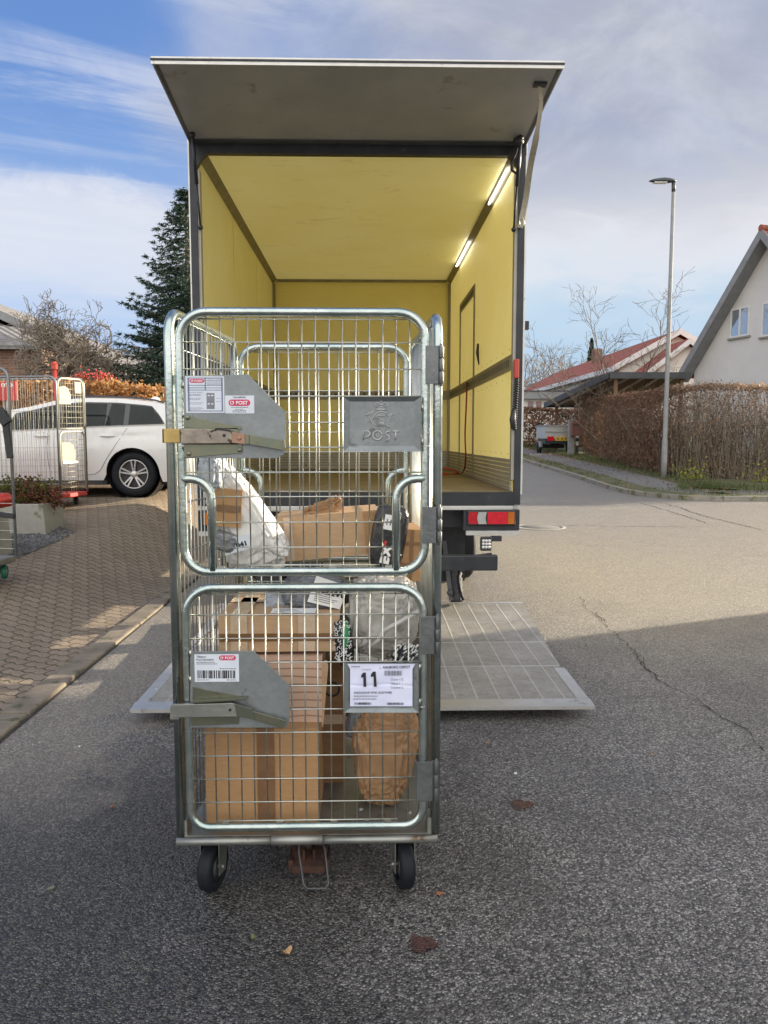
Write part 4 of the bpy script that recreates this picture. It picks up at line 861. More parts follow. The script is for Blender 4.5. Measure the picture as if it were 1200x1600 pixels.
def bag(name, c, r, mat, label, seed, rot=(0, 0, 0), power=0.62, crease=.10, fine=.03, extra=None, cat='parcel', shape=None, nu=96, nv=64):
    """soft crumpled bag: a rounded cushion with folds"""
    c = Vector(c); r = Vector(r); Rm = Matrix.Rotation(rot[2], 3, 'Z') @ Matrix.Rotation(rot[1], 3, 'Y') @ Matrix.Rotation(rot[0], 3, 'X')
    t = thing(name, c - Vector((0, 0, r.z * .9)), label, cat, 'parcels in the roll cage'); sv = Vector((seed * 3.1, seed * 1.7, seed * .9))
    sg = lambda a: math.copysign(abs(a) ** power, a)
    def pos(d):
        p = Vector((sg(d.x), sg(d.y), sg(d.z))); l = max(abs(p.x), abs(p.y), abs(p.z)); 
        q = d * 2.3 + sv; a = 1 - abs(noise.noise(q)) * 2; b_ = 1 - abs(noise.noise(q * 2.7)) * 2; e = noise.noise(q * 7)
        f1 = noise.noise(d * 3.1 + sv * 2); g_ = abs(noise.noise(d * 3.2 + sv + Vector((f1, f1, -f1)) * .8)); h_ = abs(noise.noise(Vector((d.x * 6, d.y * 6, d.z * 3.2)) + sv * 3 + Vector((f1, -f1, f1))))
        k = 1 + crease * (a * .5 + b_ * .3 - .3) + fine * e * .6 - crease * .55 * math.exp(-g_ / .05) - crease * .32 * math.exp(-h_ / .05) + crease * .5 * (abs(noise.noise(d * 1.7 + sv * 5)) - .25)
        p = Vector((p.x * r.x * k, p.y * r.y * k, p.z * r.z * k))
        if shape: p = shape(p, r)
        return Rm @ p
    mb = MB(); mb.ball(c, 1, nu, nv, pos); mb.build('bag', mat, t)
    if extra: extra(t, c, r, Rm)
    return t
def X_(px, py, Y): return P(px, py, Y)
# biggest carton bottom left
a = X_(323, 1284, 2.415); b_ = X_(497, 1138, 2.415)
carton('cardboard_box', a.x, b_.x, 2.415, 2.68, zd, b_.z, M['card'], 'large brown carton with a vertical tape band at the bottom left of the cage', tapes=(('v', .46, .61, M['tape']),))
zA = b_.z
# box behind with a black O
def ring_mark(t, Mx, hx_, hy_, hz_):
    q = P(521, 1077, 2.66); mb = MB(); k = 28; ro, ri = .0205, .0145; vs = []
    for i in range(k):
        an = 2 * math.pi * i / k; vs += [(q.x + ro * math.cos(an), 2.6545, q.z + ro * math.sin(an)), (q.x + ri * math.cos(an), 2.6545, q.z + ri * math.sin(an))]
    mb.add(vs, [(2 * i, 2 * i + 1, (2 * i + 3) % (2 * k), (2 * i + 2) % (2 * k)) for i in range(k)]); mb.build('printed_ring', M['ink'], t)
a = X_(440, 1232, 2.70); b_ = X_(536, 1030, 2.70)
carton('cardboard_box', a.x + .02, b_.x, 2.70, 3.08, zd, .66, M['card_dark'], 'dull brown carton with a black ring mark, standing behind the large carton', extra=None, tapes=(('h', .50, .58, M['clear_tape']),))
q = P(519, 1077, 2.694); mb = MB(); k = 28; ro, ri = .0285, .0215; vs = []
for i in range(k):
    an = 2 * math.pi * i / k; vs += [(q.x + ro * math.cos(an), 2.694, q.z + ro * math.sin(an)), (q.x + ri * math.cos(an), 2.694, q.z + ri * math.sin(an))]
mb.add(vs, [(2 * i, (2 * i + 2) % (2 * k), (2 * i + 3) % (2 * k), 2 * i + 1) for i in range(k)]); mb.build('printed_ring', M['ink'], [o for o in ALL if o.get('label', '').startswith('dull brown carton')][0])
# carton printed with wood grain
a = X_(345, 1140, 2.47); b_ = X_(503, 1030, 2.47)
wg = carton('printed_box', a.x, b_.x, 2.47, 2.69, zA + .001, b_.z, M['wood_print'], 'pale box printed with wood grain, on top of the large bottom carton')
mb = MB(); mb.prism([P(503, 1136, 2.468), P(505, 1135, 2.468), P(513, 1040, 2.468), P(510, 1031, 2.468), P(503, 1036, 2.468)], (0, .002, 0)); mb.build('loose_flap', M['card_pale'], wg)
zB = b_.z
# filler box that carries the upper layer, left side behind wood box
a = X_(342, 1023, 2.52); b_ = X_(530, 962, 2.52)
def shiplabel(t, Mx, hx_, hy_, hz_):
    mb = MB(); mb.box(-.06 + .03, .09 + .03, -hy_ + .015, -hy_ + .09, hz_ + .0062, hz_ + .0068); 
    rl = random.Random(2); lb = mb.xf(Mx).build('shipping_label', M['print_white'], t)
    m2 = MB()
    for k in range(6): x = -.02 + rl.uniform(0, .02); m2.box(x, x + rl.uniform(.03, .08), -hy_ + .024 + k * .010, -hy_ + .028 + k * .010, hz_ + .0070, hz_ + .0073)
    m2.xf(Mx).build('print', M['ink_grey'], lb)
carton('cardboard_box', a.x, b_.x, 2.52, 3.04, zB + .012, b_.z, M['card_pale'], 'long flat taped carton with a white label on its lid, at mid height', tapes=(('v', .10, .24, M['clear_tape']), ('v', .66, .80, M['clear_tape']), ('h', .30, .52, M['tape']), ('t', .40, .55, M['clear_tape'])), extra=shiplabel)
zC = b_.z
# upper brown box, tilted
a = X_(432, 872, 2.74); b_ = X_(594, 803, 2.74)
carton('cardboard_box', a.x, b_.x, 2.74, 3.0, a.z, b_.z, M['card_pale'], 'wide brown carton lying tilted on the upper layer', tilt=R(-4.5), tapes=(('f', .10, .18, M['clear_tape']), ('f', .87, .99, M['card'])))
zU = a.z
# black parcel with bold white print
def boldprint(t, c, r, Rm):
    mb = MB(); y = c.y - r.y * 1.09
    def put(s, x, z, w_, h_, ang, m, bold=.04):
        u = Vector((math.cos(R(ang)), 0, math.sin(R(ang)))); v = Vector((-math.sin(R(ang)), 0, math.cos(R(ang)))); p = P(x, z, y); k = y / F_PX
        mb.text(s, p, u, v, w_ * k, h_ * k, m, bold)
    put('EL', 613, 829, 34, 15, 80, 0, .06); put('EX', 607, 882, 32, 15, 78, 0, .06); put('UNIT', 617, 887, 26, 7, 62, 0, .04); put('-', 603, 855, 10, 4, 80, 1, .1); put('FOR 123', 621, 846, 46, 5, 82, 0, .02)
    put('RET', 622, 800, 22, 8, 78, 1, .05)
    mb.build('print', [M['print_white'], M['print_red']], t)
c = (P(590, 852, 2.69) + P(632, 790, 2.69)) / 2; c = P(607, 838, 2.72)
bag('black_parcel', c, (.062, .05, .112), M['poly_black'], 'black wrapped parcel with bold white lettering, standing beside the tilted carton', 3, (0, R(10), 0), .45, .04, .02, boldprint)
# taped carton at the right
a = X_(618, 888, 2.80); b_ = X_(660, 822, 2.80)
carton('cardboard_box', a.x - .01, .180, 2.70, 2.93, a.z - .03, b_.z, M['card'], 'sunlit brown carton crossed with dark tape at the right side of the cage', rot=R(3), tilt=R(3), tapes=(('h', .30, .36, M['tape']), ('h', .70, .76, M['tape']), ('f', .55, .68, M['tape'])))
# crumpled kraft paper on top
a = P(505, 798, 2.80)
def ragged(p, r): return Vector((p.x, p.y, p.z + .35 * r.z * noise.noise(Vector((p.x * 40, p.y * 30, 1))) + .25 * p.x))
bag('kraft_paper', a + Vector((.0, .04, -.008)), (.070, .055, .036), M['kraft'], 'crumpled sheet of brown packing paper on top of the tilted carton', 5, (0, R(-8), 0), .5, .35, .16, None, 'paper', ragged)
# white mailing bag leaning at the left
def mailer(t, c, r, Rm):
    mb = MB(); y = c.y - r.y - .032; a = P(352, 868, y); u = Vector((math.cos(R(16)), 0, math.sin(R(16)))); v = Vector((-u.z, 0, u.x))
    mb.prism([a, a + u * .095, a + u * .095 + v * .048, a + v * .048], (0, .0006, 0), 0); mb.text('11041', a + u * .022 + v * .012 - Vector((0, .001, 0)), u, v, .055, .017, 1, .04)
    for k in range(4): mb.box(0, 0, 0, 0, 0, 0) if False else None
    mb.build('address_label', [M['label'], M['ink']], t)
def wedge(p, r):
    k = (p.z / r.z + 1) / 2        # narrower towards the top, leaning left
    return Vector((p.x * (1.12 - .55 * k) - .055 * k + .02, p.y * (1.1 - .4 * k), p.z))
c = P(385, 806, 2.60)
bag('mailing_bag', c + Vector((-.012, 0, 0)), (.104, .085, .180), M['poly_white'], 'big white plastic mailing bag leaning at the upper left of the load', 11, (R(8), R(-16), 0), .55, .16, .035, mailer, 'mailing bag', wedge, 120, 84)
# its grey, printed lower neighbour
c = P(425, 858, 2.66)
bag('mailing_bag', c, (.035, .05, .080), M['print_white'], 'narrow white padded mailer squeezed between the white bag and the tilted carton', 12, (0, R(-12), 0), .5, .06, .03, None, 'mailing bag')
c = P(402, 862, 2.60); bag('mailing_bag', c, (.048, .05, .058), M['poly_silver'], 'grey plastic mailing bag under the end of the big white bag', 13, (0, R(-8), R(10)), .5, .10, .03, None, 'mailing bag')
# brown parcel and dark parcel at left
a = P(296, 826, 2.46); b_ = P(350, 758, 2.46)
carton('cardboard_box', a.x + .035, b_.x + .03, 2.50, 2.70, a.z, b_.z - .015, M['card'], 'small brown carton wedged at the left side of the cage beside the white bag', rot=R(6), tilt=R(5), tapes=(('h', .42, .58, M['tape']),))
c = P(352, 845, 2.52); bag('slate_parcel', c, (.044, .05, .030), M['poly_slate'], 'dark grey wrapped parcel poking out under the white bag', 14, (0, R(18), 0), .5, .12, .03)
c = P(307, 740, 2.56) + Vector((.055, 0, 0)); bag('blue_bag', c, (.042, .08, .060), M['poly_blue'], 'pale blue grey bag at the very left, above the small carton', 15, (0, 0, 0), .6, .14, .04)
# bag with a printed sheet
def week(t, c, r, Rm):
    mb = MB(); y = c.y - r.y - .016; a = P(480, 940, y); u = Vector((math.cos(R(-14)), 0, math.sin(R(-14)))); v = Vector((-u.z, 0, u.x)); n_ = Vector((0, -.0012, 0))
    mb.prism([a, a + u * .115, a + u * .125 + v * .085, a + u * .01 + v * .095], (0, .001, 0), 0)
    mb.text('WEEK', a + u * .116 + v * .066 + n_, -u, -v, .095, .026, 1, .05)
    for k in range(6): mb.prism([a + u * (.02) + v * (.010 + .007 * k) + n_, a + u * (.02 + .06 + .01 * (k % 3)) + v * (.010 + .007 * k) + n_, a + u * (.02 + .06 + .01 * (k % 3)) + v * (.0125 + .007 * k) + n_, a + u * .02 + v * (.0125 + .007 * k) + n_], (0, .0003, 0), 2)
    mb.build('printed_sheet', [M['print_white'], M['ink'], M['ink_grey']], t)
c = P(492, 925, 2.66); bag('slate_bag', c + Vector((0, .05, -.005)), (.115, .09, .062), M['poly_slate'], 'dark grey bag with a white printed sheet, lying on the long flat carton', 16, (0, R(6), 0), .6, .16, .04, week, 'mailing bag')
c = P(440, 942, 2.72); bag('clear_bag', c, (.060, .06, .040), M['poly_blue'], 'small smoke coloured bag on the long flat carton, left of the printed sheet', 17, (0, R(10), 0), .6, .2, .05, None, 'mailing bag')
# grey poly mailer on the right with pale tape across
def tapeline(t, c, r, Rm):
    pass
c = P(598, 968, 2.56)
gb = bag('grey_mailer', c + Vector((.0, .08, 0)), (.118, .11, .135), M['poly_grey'], 'big glossy grey plastic mailer with a pale seal strip, at the right of the cage', 18, (0, R(5), 0), .58, .14, .045, None, 'mailing bag', None, 120, 84)
mb = MB(); mb.tube([P(577, 1012, 2.505), P(592, 1000, 2.492), P(600, 985, 2.484), P(625, 972, 2.482), P(657, 953, 2.505)], [.006, .009, .010, .009, .008], 6); mb.build('seal_strip', M['poly_silver'], gb)
# sunlit clear pouch above it
c = P(626, 918, 2.78); bag('silver_mailer', c, (.056, .09, .09), M['poly_silver'], 'creased silvery mailer catching the sun behind the big grey mailer', 19, (0, R(-12), 0), .6, .22, .06, None, 'mailing bag')
# black and green printed bag
def spots(t, c, r, Rm):
    mb = MB(); rg = random.Random(5)
    for k in range(60):
        q = P(rg.uniform(523, 549), rg.uniform(970, 1033), c.y - r.y - .002 - .001 * (k % 5)); s_ = rg.uniform(.0025, .0055); n_ = 10; a0 = rg.uniform(0, 3)
        p = [q + Vector((s_ * math.cos(a0 + 2 * math.pi * i / n_ * .75), 0, s_ * 1.2 * math.sin(a0 + 2 * math.pi * i / n_ * .75))) for i in range(n_)]; mb.tube(p, .0012, 5)
    mb.build('white_scroll_print', M['print_white'], t)
    m2 = MB(); m2.ball(P(540, 992, c.y - r.y + .012), (.014, .022, .05)); m2.build('green_patch', M['green_print'], t)
c = P(537, 1000, 2.56); bag('patterned_bag', c, (.030, .06, .085), M['poly_black'], 'black and green bag with white curly print between carton and grey mailer', 20, (0, R(-8), 0), .6, .1, .04, spots, 'bag')
def zebra(t, c, r, Rm):
    mb = MB(); rg = random.Random(9)
    for k in range(46):
        q = P(rg.uniform(616, 655), rg.uniform(1008, 1036), c.y - r.y - .003 - .001 * (k % 4)); l = rg.uniform(.006, .016); a0 = R(rg.uniform(40, 80)); d_ = Vector((math.cos(a0), 0, math.sin(a0))) * l
        mb.tube([q - d_ / 2, q + d_ / 2 + Vector((.002, 0, 0))], .0022, 5)
    mb.build('white_dash_print', M['print_white'], t)
c = P(637, 1032, 2.52); bag('patterned_bag', c + Vector((0, .03, -.012)), (.050, .06, .055), M['poly_black'], 'black bag with white dashed print under the grey mailer', 21, (0, R(10), 0), .6, .1, .03, zebra, 'bag')
# brown paper bag at the bottom right, pale mailer behind it
c = P(598, 1190, 2.53)
def sack(p, r):
    k = (p.z / r.z + 1) / 2; return Vector((p.x * (.70 + .34 * min(1, k * 1.6)), p.y * (.8 + .2 * k), p.z))
bag('paper_bag', Vector((c.x + .006, 2.575, zd + .166)), (.108, .10, .166), M['kraft'], 'crumpled brown paper bag standing on the deck at the bottom right', 22, (0, R(5), 0), .56, .17, .05, None, 'paper bag', sack, 120, 84)
c = P(562, 1125, 2.60); bag('slate_bag', c, (.045, .05, .06), M['poly_slate'], 'small dark grey mailer hidden behind the top of the brown paper bag', 23, (0, R(14), 0), .55, .1, .03, None, 'mailing bag')

# ================================================================ THE TRUCK
X0, X1, Yr, Yf = -1.262, 1.163, 5.75, 10.30
ZF, ZC, ZR = 1.07, 3.53, 3.60
IX0, IX1, IYF = X0 + .055, X1 - .055, Yf - .06
truck = thing('delivery_truck', (-.05, 8.0, 0), 'box truck with its yellow cargo body open at the back and its tail lift lowered', 'truck')
for xa, xb, nm in ((X0, IX0, 'side_wall'), (IX1, X1, 'side_wall')):
    xw = xb if xa == X0 else xa; mb = MB(); mb.grid(lambda u, v: (xw, Yr + .03 + (Yf - Yr - .03) * u, ZF - .06 + (ZC + .064 - ZF) * v), 1, 1, 0, False); mb.build(nm, M['truck_wall'], truck)
    mb = MB(); mb.box(xa, xb, Yr + .06, Yf, ZF - .14, ZF - .062); mb.build('side_rail', M['alu'], truck)
mb = MB(); mb.box(IX0, IX1, IYF, Yf - .002, ZF - .06, ZC + .004); mb.build('front_wall', M['truck_yellow'], truck)
mb = MB(); mb.grid(lambda u, v: (IX0 + (IX1 - IX0) * u, Yr + .03 + (IYF - Yr - .03) * v, ZC), 2, 2, 0, False); mb.build('roof', M['truck_roof'], truck)
mb = MB(); mb.box(IX0, IX1, Yr + .05, IYF, ZF - .10, ZF); mb.build('floor', M['truck_floor'], truck)
# outer roof rails
mb = MB()
for x in (X0 - .004, X1 - .046): mb.box(x, x + .05, Yr + .05, Yf + .004, ZC - .02, ZC + .022)
mb.box(X0, X1, Yf - .03, Yf + .006, ZC - .02, ZC + .021); mb.build('roof_rail', M['alu'], truck)
# inside trim: corner rails, ribbed kick boards, lashing rail, side door frame
mb = MB(); r = .055
for sx, xx in ((1, IX0), (-1, IX1)): mb.prism([(xx + sx * .001, Yr + .06, ZC - .002), (xx + sx * r, Yr + .06, ZC - .002), (xx + sx * r * .5, Yr + .06, ZC - r * .5), (xx + sx * .001, Yr + .06, ZC - r)], (0, IYF - Yr - .06, 0))
mb.box(IX0 + .06, IX1 - .06, IYF - .02, IYF - .001, ZC - .035, ZC - .003)
for xx in (IX0 + .001, IX1 - .036): mb.box(xx, xx + .035, IYF - .035, IYF - .001, ZF + .001, ZC - .06)
mb.build('corner_trim', M['trim_grey'], truck)
mb = MB(); zk = 1.315
for k in range(7):
    za = ZF + .002 + k * (zk - ZF) / 7; zb = za + (zk - ZF) / 7 - .007
    mb.box(IX0 + .001, IX0 + .016, Yr + .08, IYF - .001, za, zb); mb.box(IX1 - .016, IX1 - .001, Yr + .08, IYF - .001, za, zb); mb.box(IX0 + .02, IX1 - .02, IYF - .016, IYF - .001, za, zb)
mb.build('kick_board', M['alu_dull'], truck)
zl0, zl1 = PX(810, 577, IX1).z, PX(810, 551, IX1).z
zl0, zl1 = 1.985, 2.10
mb = MB()
mb.box(IX1 - .014, IX1 - .001, Yr + .09, IYF - .03, zl0, zl1, 0); mb.box(IX0 + .001, IX0 + .014, Yr + .09, IYF - .03, zl0, zl1, 0); mb.box(IX0 + .04, IX1 - .04, IYF - .014, IYF - .001, zl0, zl1, 0)
zm = (zl0 + zl1) / 2
for y in np.arange(Yr + .2, IYF - .1, .075):
    mb.box(IX1 - .0155, IX1 - .0142, y, y + .035, zm - .028, zm + .028, 1); mb.box(IX0 + .0142, IX0 + .0155, y, y + .035, zm - .028, zm + .028, 1)
for x in np.arange(IX0 + .12, IX1 - .1, .075): mb.box(x, x + .032, IYF - .0155, IYF - .0142, zm - .028, zm + .028, 1)
mb.build('lashing_rail', [M['trim_grey'], M['dark_grey']], truck)
ya_, yb_ = PX(741, 560, IX1).y, PX(719, 600, IX1).y; ztd = PX(741, 446, IX1).z
sdo = None
mb = MB()
for y in (ya_, yb_): mb.box(IX1 - .010, IX1 - .001, y - .035, y + .035, ZF + .01, zl0 - .004); mb.box(IX1 - .010, IX1 - .001, y - .035, y + .035, zl1 + .004, ztd)
mb.box(IX1 - .012, IX1 - .001, ya_ + .036, yb_ - .036, ztd - .10, ztd - .002)
sdf = mb.build('side_door_frame', M['trim_grey'], truck)
mb = MB(); mb.box(IX1 - .014, IX1 - .0125, ya_ + .06, yb_ - .05, ztd - .085, ztd - .045); mb.build('frame_slot', M['black'], sdf)
mb = MB(); q = PX(750, 560, IX1 - .01); mb.tube([(IX1 - .03, q.y, q.z + .14), (IX1 - .035, q.y, q.z + .05), (IX1 - .02, q.y, q.z - .06)], [.010, .016, .006], 8); mb.build('hook', M['black'], truck)
mb = MB()
for y in np.arange(Yr + .25, IYF - .2, .28):
    for xx, n_ in ((IX0 + .0012, (1, 0, 0)), (IX1 - .0012, (-1, 0, 0))):
        for z in (zl0 - .05, zl1 + .05, 1.35): mb.lathe((xx, y, z), n_, [(.007, 0), (.005, .002), (0, .0025)], 6)
for x in np.arange(IX0 + .12, IX1 - .1, .2): mb.lathe((x, IYF - .021, ZC - .019), (0, -1, 0), [(.006, 0), (.005, .002), (0, .0025)], 6)
mb.build('rivets', M['trim_grey'], truck)['kind'] = 'stuff'
for y in (7.25, 8.75):
    mb = MB(); mb.box(IX0 + .0005, IX0 + .003, y - .012, y + .012, 1.32, zl0 - .004); mb.box(IX0 + .0005, IX0 + .003, y - .012, y + .012, zl1 + .004, ZC - .06); mb.build('panel_joint', M['truck_yellow'], truck)
# light tubes in the right hand top corner
for p0, p1 in (((790, 288), (762, 333)), ((731, 394), (712, 421))):
    y0_ = PX(p0[0], p0[1], IX1 - .05).y; y1_ = PX(p1[0], p1[1], IX1 - .05).y
    ld = MB(); ld.bar((IX1 - .040, y0_, ZC - .040), (IX1 - .040, y1_, ZC - .040), .013, .012, (1, 0, 1)); ld.build('light_tube', M['led'], truck)
# rear frame
mb = MB()
mb.box(X0, X1, Yr, Yr + .055, ZC - .028, ZR - .012, 0)
mb.prism([(IX0 - .01, Yr - .002, ZC - .02), (IX0 + .085, Yr - .002, ZC - .02), (IX0 + .035, Yr - .002, ZC - .065), (IX0 - .01, Yr - .002, ZC - .14)], (0, .05, 0)); mb.prism([(IX1 + .01, Yr - .002, ZC - .02), (IX1 - .085, Yr - .002, ZC - .02), (IX1 - .035, Yr - .002, ZC - .065), (IX1 + .01, Yr - .002, ZC - .14)][::-1], (0, .05, 0))
mb.build('rear_frame', M['black_steel'], truck)
for xa, xb, xc, xd, xe, xf in ((X0, X0 + .050, X0 + .0505, X0 + .07, X0 - .010, X0 - .0005), (X1 - .052, X1 - .004, X1 - .075, X1 - .0525, X1 - .0035, X1 + .010)):
    mb = MB(); mb.box(xa, xb, Yr - .002, Yr + .06, ZF - .10, ZC - .021); cpo = mb.build('corner_post', M['black_steel'], truck)
    mb = MB(); mb.box(xc, xd, Yr + .01, Yr + .07, 1.16, ZC - .14); mb.build('guide_rail', M['alu_dull'], cpo)
    mb = MB(); mb.box(xe, xf, Yr, Yr + .07, ZF - .02, ZR); mb.build('edge_trim', M['alu'], cpo)
mb = MB(); q = P(826, 508, Yr); mb.box(X1 + .0105, X1 + .04, Yr + .0, Yr + .05, q.z - .03, q.z + .03); mb.build('door_catch', M['black'], truck)
# flap door held open above
fz0, fz1, fy = 3.568, 3.652, 4.76
A_ = [(X0 + .005, Yr - .012, fz0), (X1 - .005, Yr - .012, fz0), (X1 + .012, fy, fz1), (X0 + .012, fy, fz1)]
mb = MB(); mb.prism(A_, (0, .002, .030)); fd = mb.build('flap_door', M['flap_under'], truck)
mb = MB(); mb.box(X0 + .010, X1 + .014, fy - .010, fy - .001, fz1 - .006, fz1 + .036); mb.build('edge_profile', M['alu'], fd)
mb = MB(); mb.box(X0 + .008, X1 + .016, fy - .016, fy - .0105, fz1 + .014, fz1 + .024); mb.build('rubber_seal', M['black'], fd)
mb = MB()
for xa, xb in ((X0 + .012, X0 + .035), (X1 - .035, X1 - .012)): mb.prism([(xa, Yr - .02, fz0 - .004), (xb, Yr - .02, fz0 - .004), (xb + .012, fy + .02, fz1 - .006), (xa + .012, fy + .02, fz1 - .006)], (0, 0, .004))
mb.prism([(X0 + .04, Yr - .035, fz0 - .008), (X1 - .04, Yr - .035, fz0 - .008), (X1 - .04, Yr - .075, fz0 - .006), (X0 + .04, Yr - .075, fz0 - .006)], (0, 0, .006)); mb.build('hinge_profile', M['dark_grey'], fd)
for sx, xx in ((1, X0 + .062), (-1, X1 - .075)):
    st = MB(); a = Vector((xx, Yr - .16, fz0 - .004)); b_ = Vector((xx + sx * .012, Yr - .012, 2.98)); md_ = a.lerp(b_, .52); st.cyl(a, md_, .013, n=10); st.cyl(md_, b_, .007, n=8); st.ball(a, .02, 8, 6); st.ball(b_, .018, 8, 6)
    st.build('gas_strut', M['black_steel'], truck)
mb = MB(); a = P(852, 116, 4.9); mb.obox((X1 - .09, 4.93, fz1 - .016), (.04, 0, 0), (0, .025, 0), (0, 0, .012)); mb.build('strap_bracket', M['black'], truck)
mb = MB(); pts = [Vector((X1 - .09, 4.93, fz1 - .03)), P(846, 160, 5.0), P(838, 215, 5.15), P(829, 260, 5.4), P(822, 310, 5.62), P(815, 345, 5.70), P(813, 356, 5.72)]
L = resample(pts, .05); vs = []
for i, p in enumerate(L): wv = .021 if i > 4 else .014; vs += [p + Vector((-wv, 0, .003)), p + Vector((wv, .01, 0))]
mb.add(vs + [v + Vector((0, .003, 0)) for v in vs], [(2 * i, 2 * i + 1, 2 * i + 3, 2 * i + 2) for i in range(len(L) - 1)] + [(2 * len(L) + 2 * i, 2 * len(L) + 2 * i + 2, 2 * len(L) + 2 * i + 3, 2 * len(L) + 2 * i + 1) for i in range(len(L) - 1)], 0, True)
mb.build('pull_strap', M['web_pale'], truck)
mb = MB(); q = P(815, 348, 5.70); mb.tube([q + Vector((.018 * math.cos(a), -.005, .03 * math.sin(a))) for a in [R(30 * i) for i in range(12)]], .004, 6, True); mb.build('strap_ring', M['zinc_wire'], truck)
mb = MB(); mb.tube(resample([P(810, 222, 5.60), P(806, 238, 5.66), P(799, 256, 5.68), P(800, 266, 5.68), P(806, 271, 5.68), P(811, 262, 5.69), P(813, 240, 5.70)], .03), .010, 8); mb.ball(P(810, 221, 5.6), (.04, .03, .03), 8, 6); mb.build('cable_loop', M['black'], truck)
# lift control with coiled cable
rc = MB(); a = P(803, 591, 5.71); b_ = P(811, 561, 5.71); rc.box(a.x, b_.x, 5.70, 5.735, a.z, b_.z); rco = rc.build('lift_control', M['red_plastic'], truck, bevel=.006)
mb = MB(); a = P(807, 592, 5.715); b_ = P(803, 672, 5.715); n = 150; mb.tube([a.lerp(b_, i / n) + Vector((.016 * math.cos(i * .9), .012 * math.sin(i * .9), 0)) for i in range(n)], .0055, 5)
a = P(803, 640, 5.71); mb.tube([a, P(801, 655, 5.71), P(802, 670, 5.71)], [.016, .024, .020], 8); mb.build('coiled_cable', M['black'], rco)
# sill, lamp carrier, lamps
za, zb = P(700, 790, Yr - .03).z, P(700, 771, Yr - .03).z
mb = MB(); mb.box(X0 + .03, X1 - .055, Yr - .03, Yr + .05, za, ZF - .004); mb.build('rear_sill', M['black_steel'], truck)
zc0, zc1 = P(700, 797, Yr - .04).z, P(700, 790.5, Yr - .04).z
mb = MB(); mb.box(X0 + .05, X1 - .065, Yr - .045, Yr - .01, zc0, zc1); mb.build('sill_strip', M['alu'], truck, bevel=.004)
a = P(724, 838, 5.72); b_ = P(812, 797, 5.72)
for sgn in (1, -1):
    f = lambda x: x if sgn == 1 else (X0 + X1) - x
    bx = lambda mbx, xa, xb, y0, y1, z0, z1, m=0: mbx.box(min(f(xa), f(xb)), max(f(xa), f(xb)), y0, y1, z0, z1, m)
    lc = MB(); bx(lc, a.x, b_.x, 5.72, 5.80, P(700, 829, 5.72).z + .001, b_.z); lco = lc.build('lamp_carrier', M['black_steel'], truck)
    ls = MB(); bx(ls, a.x + .02, b_.x - .005, 5.712, 5.76, P(700, 836.5, 5.71).z, P(700, 829.5, 5.71).z); ls.build('carrier_strip', M['alu'], lco)
    # lamp: housing and lenses
    x0, x1 = P(730, 809, 5.70).x, P(806, 809, 5.70).x; z0, z1 = P(730, 821.5, 5.70).z, P(730, 796.5, 5.70).z
    h_ = MB(); bx(h_, x0, x1, 5.690, 5.719, z0, z1); ho = h_.build('tail_lamp', M['black'], truck, bevel=.012, seg=3)
    def lens(nm, pa, pb, mat, curve=0):
        xa, xb = P(pa, 809, 5.68).x, P(pb, 809, 5.68).x; e = MB(); za_, zb_ = z0 + .014, z1 - .016; pts = []
        for i in range(9):
            t = i / 8; pts.append((f(xb + curve * math.sin(math.pi * t)), 5.683, za_ + (zb_ - za_) * t))
        for i in range(9):
            t = 1 - i / 8; pts.append((f(xa + curve * math.sin(math.pi * t)), 5.683, za_ + (zb_ - za_) * t))
        e.prism(pts if sgn == 1 else pts[::-1], (0, .006, 0)); return e.build(nm, mat, ho)
    lens('red_lens', 733.5, 747, M['lens_dark_red'], -.008); lens('clear_lens', 748, 761, M['lens_reverse'], -.010); lens('red_lens', 762, 793.5, M['lens_red']); lens('amber_lens', 794, 804, M['lens_amber'])
    uw = MB(); ub = P(778, 892, 5.6); ut = P(722, 868, 5.6); bx(uw, .22, ub.x, 5.6, 5.66, ub.z, ut.z); uw.build('underrun_bar', M['black_steel'], truck, bevel=.01)
    mf = MB(); bx(mf, P(690, 800, 6.25).x, P(727, 800, 6.25).x, 6.25, 6.40, .30, ZF - .12); mf.build('lift_column', M['black_steel'], truck)
wl = P(760, 850, 5.62)
mb = MB(); mb.box(wl.x - .042, wl.x + .040, 5.62, 5.66, wl.z - .052, wl.z + .052); wo = mb.build('work_lamp', M['black'], truck, bevel=.008)
mb = MB()
for i in range(3):
    for j in range(3): mb.lathe((wl.x - .022 + .022 * i, 5.6195, wl.z - .024 + .024 * j), (0, -1, 0), [(.0115, 0), (.009, .004), (0, .005)], 10)
mb.build('lens', M['lens_clear'], wo)
mb = MB(); mb.box(P(768, 845, 5.7).x, P(784, 838, 5.7).x, 5.70, 5.74, P(770, 846, 5.7).z, P(770, 838, 5.7).z); mb.bar(P(720, 872, 5.68), P(768, 866, 5.68), .03, .02); mb.build('lamp_bracket', M['black_steel'], truck)
